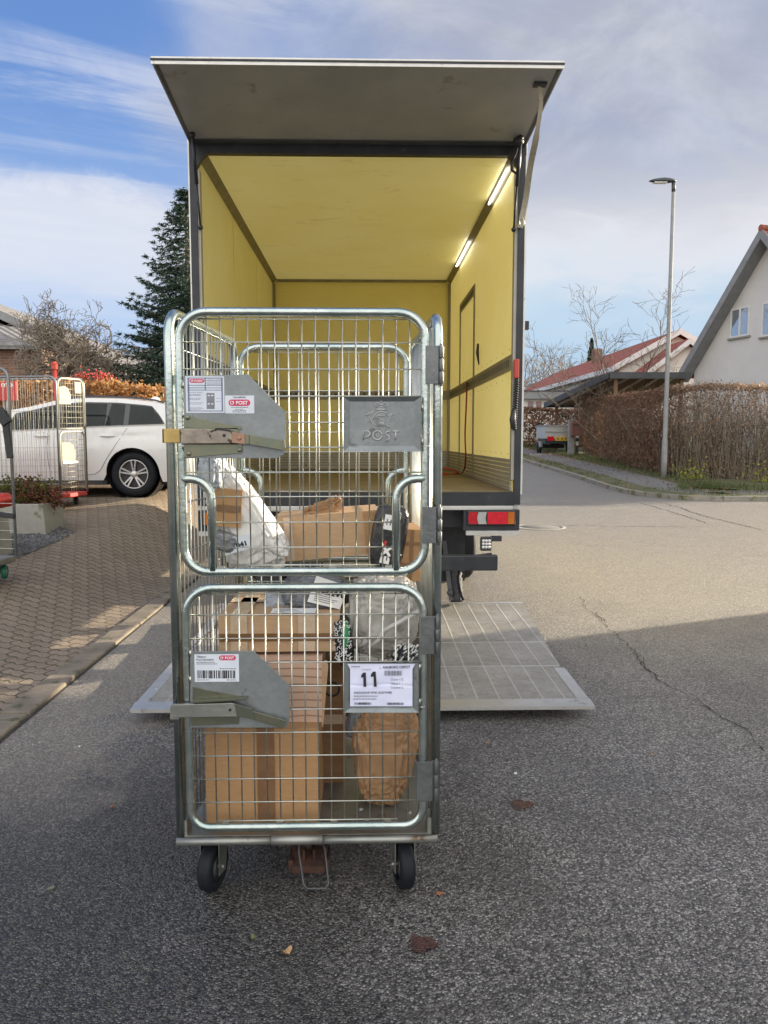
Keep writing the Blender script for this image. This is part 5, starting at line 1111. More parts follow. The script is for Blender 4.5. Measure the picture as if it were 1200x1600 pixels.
# lift linkage
mb = MB(); mb.bar(P(694, 845, 6.18), P(705, 938, 6.12), .035, .022, (0, 1, 0)); mb.lathe(P(703, 926, 6.10), (0, -1, 0), [(.026, 0), (.026, .015), (0, .015)], 12); mb.build('lift_link', M['dark_grey'], truck)
mb = MB(); q0, q1 = P(711, 884, 6.18), P(714, 940, 6.14); n = 13; mb.tube([q0.lerp(q1, i / n) for i in range(n + 1)], [.045 + .012 * (i % 2) for i in range(n + 1)], 12); mb.build('lift_arm', M['black'], truck)
mb = MB(); mb.tube(resample([P(721, 868, 6.17), P(722, 884, 6.14), P(716, 900, 6.12), P(719, 922, 6.10), P(724, 938, 6.08)], .03), .011, 8); mb.build('hose', M['rubber'], truck)
mb = MB(); mb.box(X0 + .3, X1 - .3, 5.95, Yf + .6, .78, ZF - .11); mb.box(.25, .45, 5.74, 6.3, .55, .95); mb.box(-.55, -.35, 5.74, 6.3, .55, .95); mb.build('chassis', M['black_steel'], truck)
# platform lowered to the road
YH, YL = 6.22, 3.86; th = math.atan2(P(815, 940, YH).z - .091, YH - YL); PLn = (YH - YL) / math.cos(th)
pc = Vector((0, YL, .085)); ux = Vector((1, 0, 0)); uy = Vector((0, math.cos(th), math.sin(th))); uz = ux.cross(uy)
lx0, lx1 = G_l, G_r = P(203, 1108, YL).x, P(930, 1103, YL).x
hx0, hx1 = -1.20, P(815, 940, YH).x
def plf(x, s, h=0): return pc + ux * x + uy * s + uz * h
mb = MB(); i0 = .10
mb.prism([plf(lx0 + .055, i0, -.03), plf(lx1 - .055, i0, -.03), plf(hx1, PLn, -.03), plf(hx0, PLn, -.03)], uz * .030)
po = mb.build('lift_platform', M['platform'], truck)
mb = MB(); mb.prism([plf(lx0, 0, -.004), plf(lx1, 0, -.004), plf(lx1, i0 - .004, .003), plf(lx0, i0 - .004, .003)], uz * -.018); mb.build('platform_lip', M['alu'], po)
xe = lambda s_: hx1 + (lx1 - .055 - hx1) * (1 - s_ / PLn) - .006
mb = MB(); e_ = .62
mb.prism([plf(lx1 - .006, i0, .0), plf(xe(e_) + .022, e_, 0), plf(xe(e_) - .045, e_, 0), plf(lx1 - .070, i0, 0)], uz * .003)
mb.prism([plf(lx0 + .006, i0, 0), plf(lx0 + .070, i0, 0), plf(lx0 + .12, PLn - .05, 0), plf(lx0 + .052, PLn - .05, 0)], uz * .003)
xe = lambda s_: hx1 + (lx1 - .055 - hx1) * (1 - s_ / PLn) - .006
for s_ in (.66, 1.18, 1.75): mb.prism([plf(lx0 + .12, s_, 0), plf(xe(s_), s_, 0), plf(xe(s_), s_ + .012, 0), plf(lx0 + .12, s_ + .012, 0)], uz * .002)
mb.prism([plf(hx0, PLn - .045, 0), plf(hx1, PLn - .045, 0), plf(hx1, PLn, 0), plf(hx0, PLn, 0)], uz * .004)
for s_ in (.2, .36, .52): mb.lathe(plf(lx1 - .052, s_, .003), uz, [(.009, 0), (.008, .002), (0, .002)], 8)
for s_ in (.3, 1.0, 1.7): mb.lathe(plf(lx0 + .055, s_, .003), uz, [(.009, 0), (.008, .002), (0, .002)], 8)
mb.build('platform_edge', M['alu'], po)
# wheels, mudguards, cab (all but hidden behind the body)
def wheel(x, y, rad, wd):
    g = MB(); g.lathe((x - wd / 2, y, rad), (1, 0, 0), [(rad * .58, 0), (rad * .93, 0), (rad, .03), (rad, wd - .03), (rad * .93, wd), (rad * .58, wd), (rad * .58, 0)], 32); o = g.build('wheel', M['rubber'], truck)
    h_ = MB(); h_.lathe((x - wd / 2 + .01, y, rad), (1, 0, 0), [(0, .03), (rad * .3, .02), (rad * .57, 0), (rad * .57, wd - .02), (rad * .3, wd - .05), (0, wd - .04)], 20); h_.build('rim', M['dark_grey'], o)
for x in (X0 + .17, X0 + .45, X1 - .45, X1 - .17): wheel(x, 8.1, .40, .24)
for x in (X0 + .25, X1 - .25): wheel(x, 11.2, .40, .25)
mb = MB(); mb.prism([(X0 + .17, Yf + .16, .45), (X0 + .17, Yf + .16, 2.35), (X0 + .17, 11.1, 2.40), (X0 + .17, 11.55, 1.55), (X0 + .17, 11.6, .45)], (X1 - X0 - .34, 0, 0)); mb.build('cab', M['truck_yellow'], truck, bevel=.05, seg=3)
# red load strap: hanging from the lashing rail, its end heaped on the floor
sw = MB(); y0s = PX(730, 603, IX1 - .03).y
L = resample([Vector((IX1 - .03, y0s, zm + .02)), PX(729, 630, IX1 - .045), PX(727, 680, IX1 - .05), PX(728, 718, IX1 - .06), Vector((IX1 - .09, y0s - .15, ZF + .03)), Vector((IX1 - .25, y0s - .2, ZF + .02)), Vector((IX1 - .42, y0s - .1, ZF + .06)), Vector((IX1 - .30, y0s - .35, ZF + .09)), Vector((IX1 - .15, y0s - .3, ZF + .03)), Vector((IX1 - .5, y0s - .4, ZF + .02)), Vector((IX1 - .75, y0s - .15, ZF + .015))], .06)
vs = []
for i, p in enumerate(L): vs += [p + Vector((-.010, -.026, .004)), p + Vector((.010, .026, -.002 if i < 14 else .012))]
sw.add(vs + [Vector(v) + Vector((-.004, 0, .004)) for v in vs], [(2 * i, 2 * i + 1, 2 * i + 3, 2 * i + 2) for i in range(len(L) - 1)] + [(2 * len(L) + 2 * i, 2 * len(L) + 2 * i + 2, 2 * len(L) + 2 * i + 3, 2 * len(L) + 2 * i + 1) for i in range(len(L) - 1)], 0, True)
tag(sw.build('load_strap', M['red_web']), 'red webbing load strap hanging from the wall rail and heaped on the truck floor', 'strap')

# ================================================================ LEFT: drive, car, cages, planter, hedge, trees, houses
def leaf_quads(rng, pts, size, jitter=.4, up=None):
    """numpy: one bent leaf-sized face per point"""
    n = len(pts); P0 = np.asarray(pts)
    a = rng.normal(size=(n, 3)); a /= np.linalg.norm(a, axis=1)[:, None]; b = rng.normal(size=(n, 3)); b -= a * (a * b).sum(1)[:, None]; b /= np.linalg.norm(b, axis=1)[:, None]
    s = size * (1 + jitter * rng.uniform(-1, 1, n))[:, None]
    V = np.stack([P0 - a * s, P0 + b * s * .55, P0 + a * s, P0 - b * s * .55], 1).reshape(-1, 3)
    Fq = np.arange(4 * n).reshape(n, 4); return V, Fq
def sticks(mb, segs, n=4, m=0):
    for a, b, r0, r1 in segs: mb.tube([a, b], [r0, r1], n, m=m, caps=False)

# ---- white estate car, side on
cY = 10.98; zc_ = P(205, 776, 11.05).z
car = thing('parked_car', (P(205, 776, cY).x - 1.45, cY + .9, zc_), 'white estate car parked side-on across the drive, in front of the copper hedge', 'car')
cx = P(206, 741, cY).x; s_ = (P(250, 741, cY).x - cx) / 44.0        # metres per pixel at the car
def cz(py): return P(205, py, cY).z
def cxp(px): return P(px, 741, cY).x
RW = (cz(705.5) - cz(777.5)) / 2; zw = cz(741.5); xR = cx + .98; xF = xR - 4.92; xw2 = cx - 2.95
RA = RW * 1.16
belt = lambda x: float(np.interp(x, [xF, xF + .3, xF + 1.5, cx - .5, xR], [zc_ + .70, zc_ + .76, zc_ + .90, cz(666.5), cz(661)]))
roofz = lambda x: float(np.interp(x, [xF + 1.15, xF + 1.6, cxp(45), cxp(80), cxp(125), cxp(180), cxp(230), cxp(250), xR - .18, xR - .02], [zc_ + .88, zc_ + 1.12, cz(634), cz(625), cz(620.5), cz(621.5), cz(626), cz(630), cz(640), cz(664)]))
def bottom(x):
    z = zc_ + .21
    for xc in (cx, xw2):
        d = abs(x - xc)
        if d < RA: z = max(z, zw + math.sqrt(RA * RA - d * d))
    return z
yoff = lambda t: (.02 + .06 * (2 * t - 1.15) ** 2)
xsn = sorted(set(list(np.linspace(xF, xR, 70)) + [xc + RA * math.sin(a) for xc in (cx, xw2) for a in np.linspace(-1.5707, 1.5707, 23)]))
def ends(x):
    e = 0
    if x > xR - .35: e = ((x - xR + .35) / .35) ** 2.2 * .32
    if x < xF + .55: e = ((xF + .55 - x) / .55) ** 2 * .5
    return e
for sgn in (1, -1):
    f = (lambda y: y) if sgn == 1 else (lambda y: 2 * (cY + .91) - y)
    mb = MB(); rows = 11; vs = []
    for x in xsn:
        zb_, zt_ = bottom(x), belt(x)
        for j in range(rows): t = j / (rows - 1); z = zb_ + (zt_ - zb_) * t; tt = (z - zc_ - .21) / (zt_ - zc_ - .21); vs.append((x, f(cY + yoff(tt) + ends(x) + (.018 * math.exp(-((tt - .80) / .05) ** 2) if .8 < tt else .010 * math.exp(-((tt - .80) / .03) ** 2))), z))
    k = len(xsn); fs = [(i * rows + j, (i + 1) * rows + j, (i + 1) * rows + j + 1, i * rows + j + 1) for i in range(k - 1) for j in range(rows - 1)]
    mb.add(vs, fs if sgn == 1 else [q[::-1] for q in fs], 0, True)
    mb.build('body_side', M['car_white'], car)
    # cabin side
    xg = np.linspace(xF + 1.2, xR - .03, 60); mb = MB(); vs = []
    gy = lambda x, z: cY + .05 + ends(x) * .6 + .30 * max(0, (z - belt(x))) / .48 * .75
    for x in xg:
        a_, b_ = belt(x) - .004, max(belt(x) + .002, roofz(x))
        for j in range(7): z = a_ + (b_ - a_) * j / 6; vs.append((x, f(gy(x, z)), z))
    fs = [(i * 7 + j, (i + 1) * 7 + j, (i + 1) * 7 + j + 1, i * 7 + j + 1) for i in range(59) for j in range(6)]
    mb.add(vs, fs if sgn == 1 else [q[::-1] for q in fs], 0, True); mb.build('cabin_side', M['car_white'], car)
    def win(nm, pts, off, mat):
        lo, hi, xa, xb = pts; mb = MB(); vs = []; n = 22
        for i in range(n + 1):
            x = xa + (xb - xa) * i / n; z0_, z1_ = lo(x), max(lo(x) + .004, hi(x))
            for j in range(5): z = z0_ + (z1_ - z0_) * j / 4; vs.append((x, f(gy(x, z) - off), z))
        fs = [(i * 5 + j, (i + 1) * 5 + j, (i + 1) * 5 + j + 1, i * 5 + j + 1) for i in range(n) for j in range(4)]
        mb.add(vs, fs if sgn == 1 else [q[::-1] for q in fs], 0, True); return mb.build(nm, mat, car)
    blo = lambda x: belt(x) + .018; rhi = lambda x: roofz(x) - .075
    rear = lambda x: min(rhi(x), float(np.interp(x, [cxp(203), cxp(238), cxp(250), cxp(256)], [9, cz(641), cz(650), cz(663)])))
    fro = lambda x: min(rhi(x), float(np.interp(x, [cxp(12), cxp(20), cxp(40)], [cz(664), cz(652), 9])))
    win('window_surround', (lambda x: belt(x) + .004, lambda x: (rear(x) if x > cxp(200) else fro(x)) + .018, cxp(10), cxp(257.5)), .003, M['car_black'])
    win('window', (blo, fro, cxp(13), cxp(88)), .007, M['car_glass']); win('window', (blo, rhi, cxp(93), cxp(163) if False else cxp(164)), .007, M['car_glass']); win('window', (blo, lambda x: min(rhi(x), cz(664) + (x - cxp(165)) * 5.2), cxp(165.5), cxp(193)), .007, M['car_glass']); win('window', (blo, rear, cxp(201), cxp(255)), .007, M['car_glass'])
    # door handles and shut lines
    for px_ in (63, 166):
        q = P(px_, 681, cY); h_ = MB(); h_.ball((q.x, f(cY + .035), q.z), (.125 * .9, .022, .020), 14, 8); h_.build('door_handle', M['car_white'], car)
    def seam(pts, w_=.006):
        e = MB(); L = resample([Vector((cxp(a), 0, cz(b))) for a, b in pts], .05)
        q = []
        for p in L:
            tt = (p.z - zc_ - .21) / (belt(p.x) - zc_ - .21); q.append(Vector((p.x, f(cY + yoff(tt) + (.010 if tt < .8 else .018) * math.exp(-((tt - .80) / .05) ** 2) + .0), p.z)))
        e.tube(q, .0045, 5); return e.build('door_seam', M['ink_grey'], car)
    seam([(199, 669), (190, 682), (176, 703), (163, 722), (155, 735), (146, 741), (130, 742)]); seam([(76, 668), (74, 700), (76, 738)]); 
    g = MB(); g.prism([(cxp(-120), f(cY + .055), zc_ + .17), (cxp(165), f(cY + .055), zc_ + .17), (cxp(165), f(cY + .055), zc_ + .235), (cxp(-120), f(cY + .055), zc_ + .235)], (0, sgn * .04, 0)); g.build('sill', M['car_black'], car)
    for xc in (cx, xw2):
        yw = cY + .075
        g = MB(); g.lathe((xc, f(yw), zw), (0, sgn, 0), [(RW * .64, .012), (RW * .70, 0), (RW * .90, .0), (RW, .035), (RW, .19), (RW * .9, .22), (RW * .64, .22)], 40); wt = g.build('wheel', M['rubber'], car)
        g = MB(); rr0 = RW * .64; g.lathe((xc, f(yw + .008), zw), (0, sgn, 0), [(rr0 * 1.0, .006), (rr0 * .99, -.002), (rr0 * .93, .0), (rr0 * .91, .03)], 40)
        for i in range(5):
            for dd in (-.16, .16):
                a = R(90 + 72 * i); d0 = Vector((math.cos(a + dd * 1.3), 0, math.sin(a + dd * 1.3))); d1 = Vector((math.cos(a + dd), 0, math.sin(a + dd))); c0 = Vector((xc, f(yw + .012), zw))
                g.bar(c0 + d0 * rr0 * .16 + Vector((0, sgn * .012, 0)), c0 + d1 * rr0 * .95, .022, .014, (0, 1, 0))
        g.lathe((xc, f(yw + .03), zw), (0, -sgn, 0), [(rr0 * .26, 0), (rr0 * .22, .018), (rr0 * .11, .022), (0, .022)], 20); g.build('rim', M['alloy'], wt)
        g = MB(); g.lathe((xc, f(yw + .05), zw), (0, sgn, 0), [(0, 0), (rr0 * .98, 0)], 32); g.build('brake_disc', M['black'], wt)
    for xc in (cx, xw2):
        g = MB(); g.lathe((xc, f(cY + .10), zw), (0, sgn, 0), [(RA * .99, 0), (RA * .99, .35)], 36); g.lathe((xc, f(cY + .34), zw), (0, sgn, 0), [(0, 0), (RA, 0)], 30); g.build('wheel_arch', M['black'], car)
# top, ends, glass of the windscreen and tailgate
mb = MB(); vs = []; xg = np.linspace(xF + 1.2, xR - .03, 50); yc_ = cY + .91
for x in xg:
    z = max(belt(x), roofz(x)); yi = cY + .05 + ends(x) * .6 + .30 * max(0, (z - belt(x))) / .48 * .75
    for j in range(9): t = j / 8; y = yi + (2 * (yc_ - yi)) * t; vs.append((x, y, z + .035 * math.sin(math.pi * t)))
mb.add(vs, [(i * 9 + j, (i + 1) * 9 + j, (i + 1) * 9 + j + 1, i * 9 + j + 1) for i in range(49) for j in range(8)], 0, True); mb.build('roof', M['car_white'], car)
mb = MB(); vs = []; xb_ = np.linspace(xF, xF + 1.3, 16)
for x in xb_:
    for j in range(9): t = j / 8; y0_ = cY + .04 + ends(x); y = y0_ + 2 * (yc_ - y0_) * t; vs.append((x, y, belt(x) + .05 * math.sin(math.pi * t)))
mb.add(vs, [(i * 9 + j, (i + 1) * 9 + j, (i + 1) * 9 + j + 1, i * 9 + j + 1) for i in range(15) for j in range(8)], 0, True); mb.build('bonnet', M['car_white'], car)
mb = MB(); mb.prism([(xR - .004, cY + .33, zc_ + .3), (xR - .004, yc_ * 2 - cY - .33, zc_ + .3), (xR - .004, yc_ * 2 - cY - .36, belt(xR)), (xR - .004, cY + .36, belt(xR))], (-.06, 0, 0)); mb.prism([(xF + .0, cY + .5, zc_ + .25), (xF, yc_ * 2 - cY - .5, zc_ + .25), (xF, yc_ * 2 - cY - .5, zc_ + .70), (xF, cY + .5, zc_ + .70)], (.06, 0, 0)); mb.build('bumper', M['car_white'], car)
mb = MB(); mb.box(xF + .4, xR - .3, cY + .30, yc_ * 2 - cY - .30, zc_ + .16, zc_ + .6); mb.build('underbody', M['black'], car)
for yy in (cY + .34, 2 * yc_ - cY - .34):
    mb = MB(); L = [Vector((cxp(p_), yy, cz(q_) + .018)) for p_, q_ in ((80, 624), (110, 620), (150, 619.5), (200, 621.5), (235, 625.5), (250, 629))]; mb.tube(resample(L, .1), .014, 6); mb.build('roof_rail', M['car_black'], car)
q = P(240, 625, yc_); mb = MB(); mb.prism([(q.x - .14, yc_ - .025, cz(627) + .03), (q.x + .12, yc_ - .025, cz(628) + .03), (q.x + .08, yc_ - .025, cz(619) + .03), (q.x + .02, yc_ - .025, cz(617) + .03)], (0, .05, 0)); mb.build('aerial_fin', M['car_white'], car, bevel=.012)

# ---- generic tall roll cage (the two that stand on the drive)
def roll_cage(name, A, side_v, front_v, hgt, base_mat, tube_mat, front_mat, wire_mat, wheel_mat, label, group, base_z=.20, front_gate=True, wires=20):
    A = Vector(A); t = thing(name, A, label, 'roll cage', group); sv, fv = Vector(side_v), Vector(front_v); Z = Vector((0, 0, 1)); B = A + fv; Cc = A + sv; Dd = B + sv; r = .09
    mb = MB(); mb.prism([A + Z * (base_z - .055), B + Z * (base_z - .055), Dd + Z * (base_z - .055), Cc + Z * (base_z - .055)], Z * .055); mb.build('base', base_mat, t, bevel=.01)
    def frame(nm, p, q, mat, ztop, zbot=base_z):
        u = (q - p).normalized(); Lh = (q - p).length; pts = [p + Z * zbot] + [p + u * (r - r * math.cos(a)) + Z * (ztop - r + r * math.sin(a)) for a in [R(90) * i / 6 for i in range(7)]] + [q - u * (r - r * math.cos(a)) + Z * (ztop - r + r * math.sin(a)) for a in [R(90) * (6 - i) / 6 for i in range(7)]] + [q + Z * zbot]
        m_ = MB(); m_.tube(pts, .0135, 8); return m_.build(nm, mat, t)
    def mesh(nm, p, q, n, zs, parent, ztop):
        u = (q - p).normalized(); Lh = (q - p).length; m_ = MB()
        for i in range(1, n): w_ = p + u * Lh * i / n; d = min(i, n - i) * Lh / n; zt_ = ztop if d > r else ztop - r + math.sqrt(max(0, r * r - (r - d) ** 2)); m_.tube([w_ + Z * (base_z + .02), w_ + Z * zt_], .0028, 5)
        for z in zs: m_.tube([p + Z * z, q + Z * z], .0028, 5)
        m_.build(nm, wire_mat, parent)
    s1 = frame('side_panel', A, Cc, tube_mat, hgt); mesh('wire_mesh', A, Cc, wires, (.26, .34, .42, .5, .58, .66), s1, hgt)
    s2 = frame('side_panel', B, Dd, tube_mat, hgt); mesh('wire_mesh', B, Dd, wires, (.3, .8, 1.3), s2, hgt)
    if front_gate:
        u = fv.normalized(); a_, b_ = A + u * .03, B - u * .03; lf = frame('lower_gate', a_, b_, front_mat, 1.02, base_z + .03); mesh('wire_mesh', a_, b_, 10, [.28 + .07 * i for i in range(10)], lf, 1.02)
        uf = frame('upper_gate', a_ + Z * 0, b_, front_mat, hgt - .02, 1.05); m_ = MB(); m_.tube([a_ + Z * 1.06, b_ + Z * 1.06], .0125, 8)
        for i in range(1, 10): w_ = a_ + (b_ - a_) * i / 10; m_.tube([w_ + Z * 1.06, w_ + Z * (hgt - .03)], .0028, 5)
        for i in range(9): m_.tube([a_ + Z * (1.13 + .075 * i), b_ + Z * (1.13 + .075 * i)], .0028, 5)
        m_.build('wire_mesh', wire_mat, uf)
        n_ = Vector((u.y, -u.x, 0)); 
        def plate(nm, pts, mat, par, off=.014): m_ = MB(); m_.prism([a_ + u * x * (b_ - a_).length + Z * z + n_ * off for x, z in pts], n_ * .003); return m_.build(nm, mat, par)
        o_ = plate('latch_plate', [(.02, 1.38), (.46, 1.38), (.46, 1.50), (.37, 1.59), (.22, 1.62), (.02, 1.60)], M['cream_paint'], uf)
        for z in (1.58, 1.545, 1.52, 1.44): plate('print', [(.12, z), (.32, z), (.32, z + .016), (.12, z + .016)], M['ink_grey'], o_, .0175)
        plate('sign_plate', [(.64, 1.53), (.90, 1.53), (.90, 1.68), (.64, 1.68)], M['cream_paint'], uf)
        plate('latch_plate', [(.04, .62), (.52, .62), (.58, .72), (.50, .84), (.34, .88), (.04, .88)], M['cream_paint'], lf); plate('latch_bar', [(.06, .60), (.65, .60), (.65, .625), (.06, .64)], M['zinc_wire'], lf, .02)
    for p in (A + (sv + fv) * .1, B + sv * .1 - fv * .1, Cc - sv * .1 + fv * .1, Dd - sv * .1 - fv * .1):
        ww = MB(); ww.lathe(p + Vector((-.02, 0, .062)), (1, .2, 0), [(.03, 0), (.055, 0), (.062, .008), (.062, .032), (.055, .04), (.03, .04)], 20); co_ = ww.build('caster', wheel_mat, t)
        ww = MB(); ww.lathe(p + Vector((-.019, 0, .062)), (1, .2, 0), [(0, 0), (.034, .002), (.034, .036), (0, .038)], 14); ww.prism([p + Vector((-.035, -.02, .05)), p + Vector((-.035, .02, .05)), p + Vector((-.035, .045, base_z - .055)), p + Vector((-.035, -.03, base_z - .055))], (.004, 0, 0)); ww.build('fork', M['alu_dull'], co_)
    return t
a = P(95, 797, 10.15); za = P(95, 797, 10.15).z
hg = P(95, 588, 10.15).z - za
roll_cage('roll_cage', (a.x, 10.15, za), (-1.25, .06, -.01), (.155, .56, .015), hg, M['red_paint'], M['grey_tube'], M['cream_wire'], M['cream_wire'], M['rubber'], 'empty roll cage with cream wire gates on red base, before the white car', 'roll cages on the drive')
a3 = P(27, 903, 6.8); z3 = a3.z
c3 = roll_cage('roll_cage', (a3.x + .0, 6.8, z3), (-.78, .20, 0), (-.12, -.62, 0), P(8, 575, 6.8).z - z3, M['zinc_deck'], M['grey_tube'], M['grey_tube'], M['zinc_wire'], M['green_wheel'], 'grey roll cage with green casters and black strap, cut off by left edge', 'roll cages on the drive', wires=3, front_gate=False)
mb = MB(); p0, p1 = P(6, 642, 6.78), P(16, 716, 6.78)
mb.bar(p0, p1, .055, .03, (0, 1, 0)); mb.build('strap', M['black'], c3, bevel=.006); mb = MB(); mb.bar(P(-4, 640, 6.77), P(12, 662, 6.77), .09, .05, (0, 1, 0)); mb.build('buckle', M['black'], c3, bevel=.006); mb = MB(); mb.bar(P(-6, 803, 6.77), P(23, 807, 6.77), .045, .035, (0, 1, 0)); mb.build('strap', M['black'], c3, bevel=.006)
mb = MB(); rg = np.random.default_rng(3); q = P(4, 776, 7.0); mb.ball(q + Vector((-.13, .2, -.05)), 1, 24, 14, lambda d: Vector((d.x * .13, d.y * .15, d.z * .07)) * (1 + .35 * noise.noise(d * 2.5 + Vector((3, 1, 2))))); tag(mb.build('red_bag', M['red_plastic']), 'orange red bag lying in the grey cage at the left edge', 'bag')
# ---- red sign
a = P(-60, 626, 12.6); b_ = P(26, 596, 12.6)
sg_ = thing('red_sign', (b_.x - .3, 12.6, H(-6, 12.6)), 'red sign with pale letters before the copper hedge, at the left edge', 'sign')
mb = MB(); mb.box(a.x, b_.x, 12.6, 12.63, a.z, b_.z); bo = mb.build('board', M['red_paint'], sg_, bevel=.008)
mb = MB(); mb.text('mb', P(2, 604.5, 12.597), (1, 0, 0), (0, 0, 1), P(20, 600, 12.6).x - P(2, 600, 12.6).x, P(9, 597, 12.6).z - P(9, 605, 12.6).z, 0, .02); mb.build('lettering', M['board_white'], bo)
mb = MB(); mb.box(b_.x - .25, b_.x - .2, 12.632, 12.68, H(-6, 12.6) - .1, b_.z); mb.build('post', M['dark_grey'], sg_)
# ---- planters
def planter(px0, px1, py0, py1, Y, dep, label, nplants):
    a, b_ = P(px0, py1, Y), P(px1, py0, Y); t = thing('planter', ((a.x + b_.x) / 2, Y + dep / 2, a.z), label, 'planter', 'concrete planters on the drive')
    mb = MB(); e = .05; mb.prism([(a.x, Y, a.z - .15), (b_.x, Y, a.z - .15), (b_.x - e, Y + .02, b_.z), (a.x + e, Y + .02, b_.z)], (0, .07, 0)); mb.prism([(b_.x, Y + .071, a.z - .15), (b_.x, Y + dep, a.z - .15), (b_.x - e, Y + dep, b_.z), (b_.x - e, Y + .071, b_.z)], (-.07, 0, 0)); mb.prism([(a.x, Y + .071, a.z - .15), (a.x, Y + dep, a.z - .15), (a.x + e, Y + dep, b_.z), (a.x + e, Y + .071, b_.z)][::-1], (.07, 0, 0)); mb.box(a.x + .05, b_.x - .05, Y + dep - .07, Y + dep + .001, a.z - .15, b_.z - .001)
    mb.build('trough', M['concrete'], t, bevel=.01); mb = MB(); mb.box(a.x + .08, b_.x - .10, Y + .09, Y + dep - .08, b_.z - .1, b_.z - .05); mb.build('earth', M['soil'], t)
    return a, b_
pa, pb = planter(-40, 72, 788, 836, 8.75, .6, 'weathered concrete planter of low shrubs beside the cage with the red base', 5)
planter(-70, -6, 806, 868, 7.5, .35, 'mossy corner of a second concrete planter at the left edge, nearer than the shrub planter', 0)
rg = np.random.default_rng(12)
for k, (px_, hh, mt) in enumerate(((6, .20, 'plant'), (26, .26, 'plant'), (44, .25, 'plant_red'), (60, .24, 'plant'), (74, .17, 'plant_red'))):
    c = P(px_, 785, 9.05); t = thing('shrub', (c.x, 9.05, c.z - .05), ['low green shrub at the left end of the planter', 'bushy yellow green shrub in the planter', 'reddish shrub in the middle of the planter', 'green shrub right of the reddish one in the planter', 'small dark red shrub at the right end of the planter'][k], 'shrub', 'shrubs in the concrete planter')
    n = 900; d = rg.normal(size=(n, 3)); d /= np.linalg.norm(d, axis=1)[:, None]; rad = (.55 + .45 * rg.uniform(0, 1, n))[:, None]; p_ = np.array([c.x, 9.05, c.z + hh * .35]) + d * rad * np.array([.20, .20, hh * .85]) * (1 + .3 * np.sin(d[:, :1] * 9 + d[:, 1:2] * 7))
    mb = MB(); V, Fq = leaf_quads(rg, p_, .018); mb.arrays(V, Fq); mb.build('foliage', M[mt], t)
    mb = MB(); sticks(mb, [(Vector((c.x, 9.05, c.z - .08)), Vector((c.x + rg.uniform(-.12, .12), 9.05 + rg.uniform(-.1, .1), c.z + hh * .6)), .006, .002) for _ in range(12)]); mb.build('stem', M['twig'], t)
# ---- gravel bed
mb = MB(); rg = np.random.default_rng(5)
ic = bpy.data.meshes.new('t'); import bmesh
bmm = bmesh.new(); bmesh.ops.create_icosphere(bmm, subdivisions=1, radius=1); iv = np.array([v.co[:] for v in bmm.verts]); iff = [tuple(v.index for v in f.verts) for f in bmm.faces]; bmm.free(); bpy.data.meshes.remove(ic)
cnt = 0
while cnt < 2600:
    px_, py_ = rg.uniform(-20, 118), rg.uniform(826, 876)
    if py_ > 874 - max(0, (px_ - 25)) * .42 or py_ < 826 + max(0, px_ - 96) * .2: continue
    if px_ > 96 and rg.uniform() < .6: continue
    c = GH(px_, py_); s = rg.uniform(.010, .026); v = iv * (s * rg.uniform(.6, 1.2, 3)) + np.array([c.x, c.y, c.z + s * .45]); v += rg.normal(size=v.shape) * s * .12; mb.arrays(v, iff); cnt += 1
tag(mb.build('gravel', M['gravel_a'], loc=(0, 0, 0)), kind='stuff')
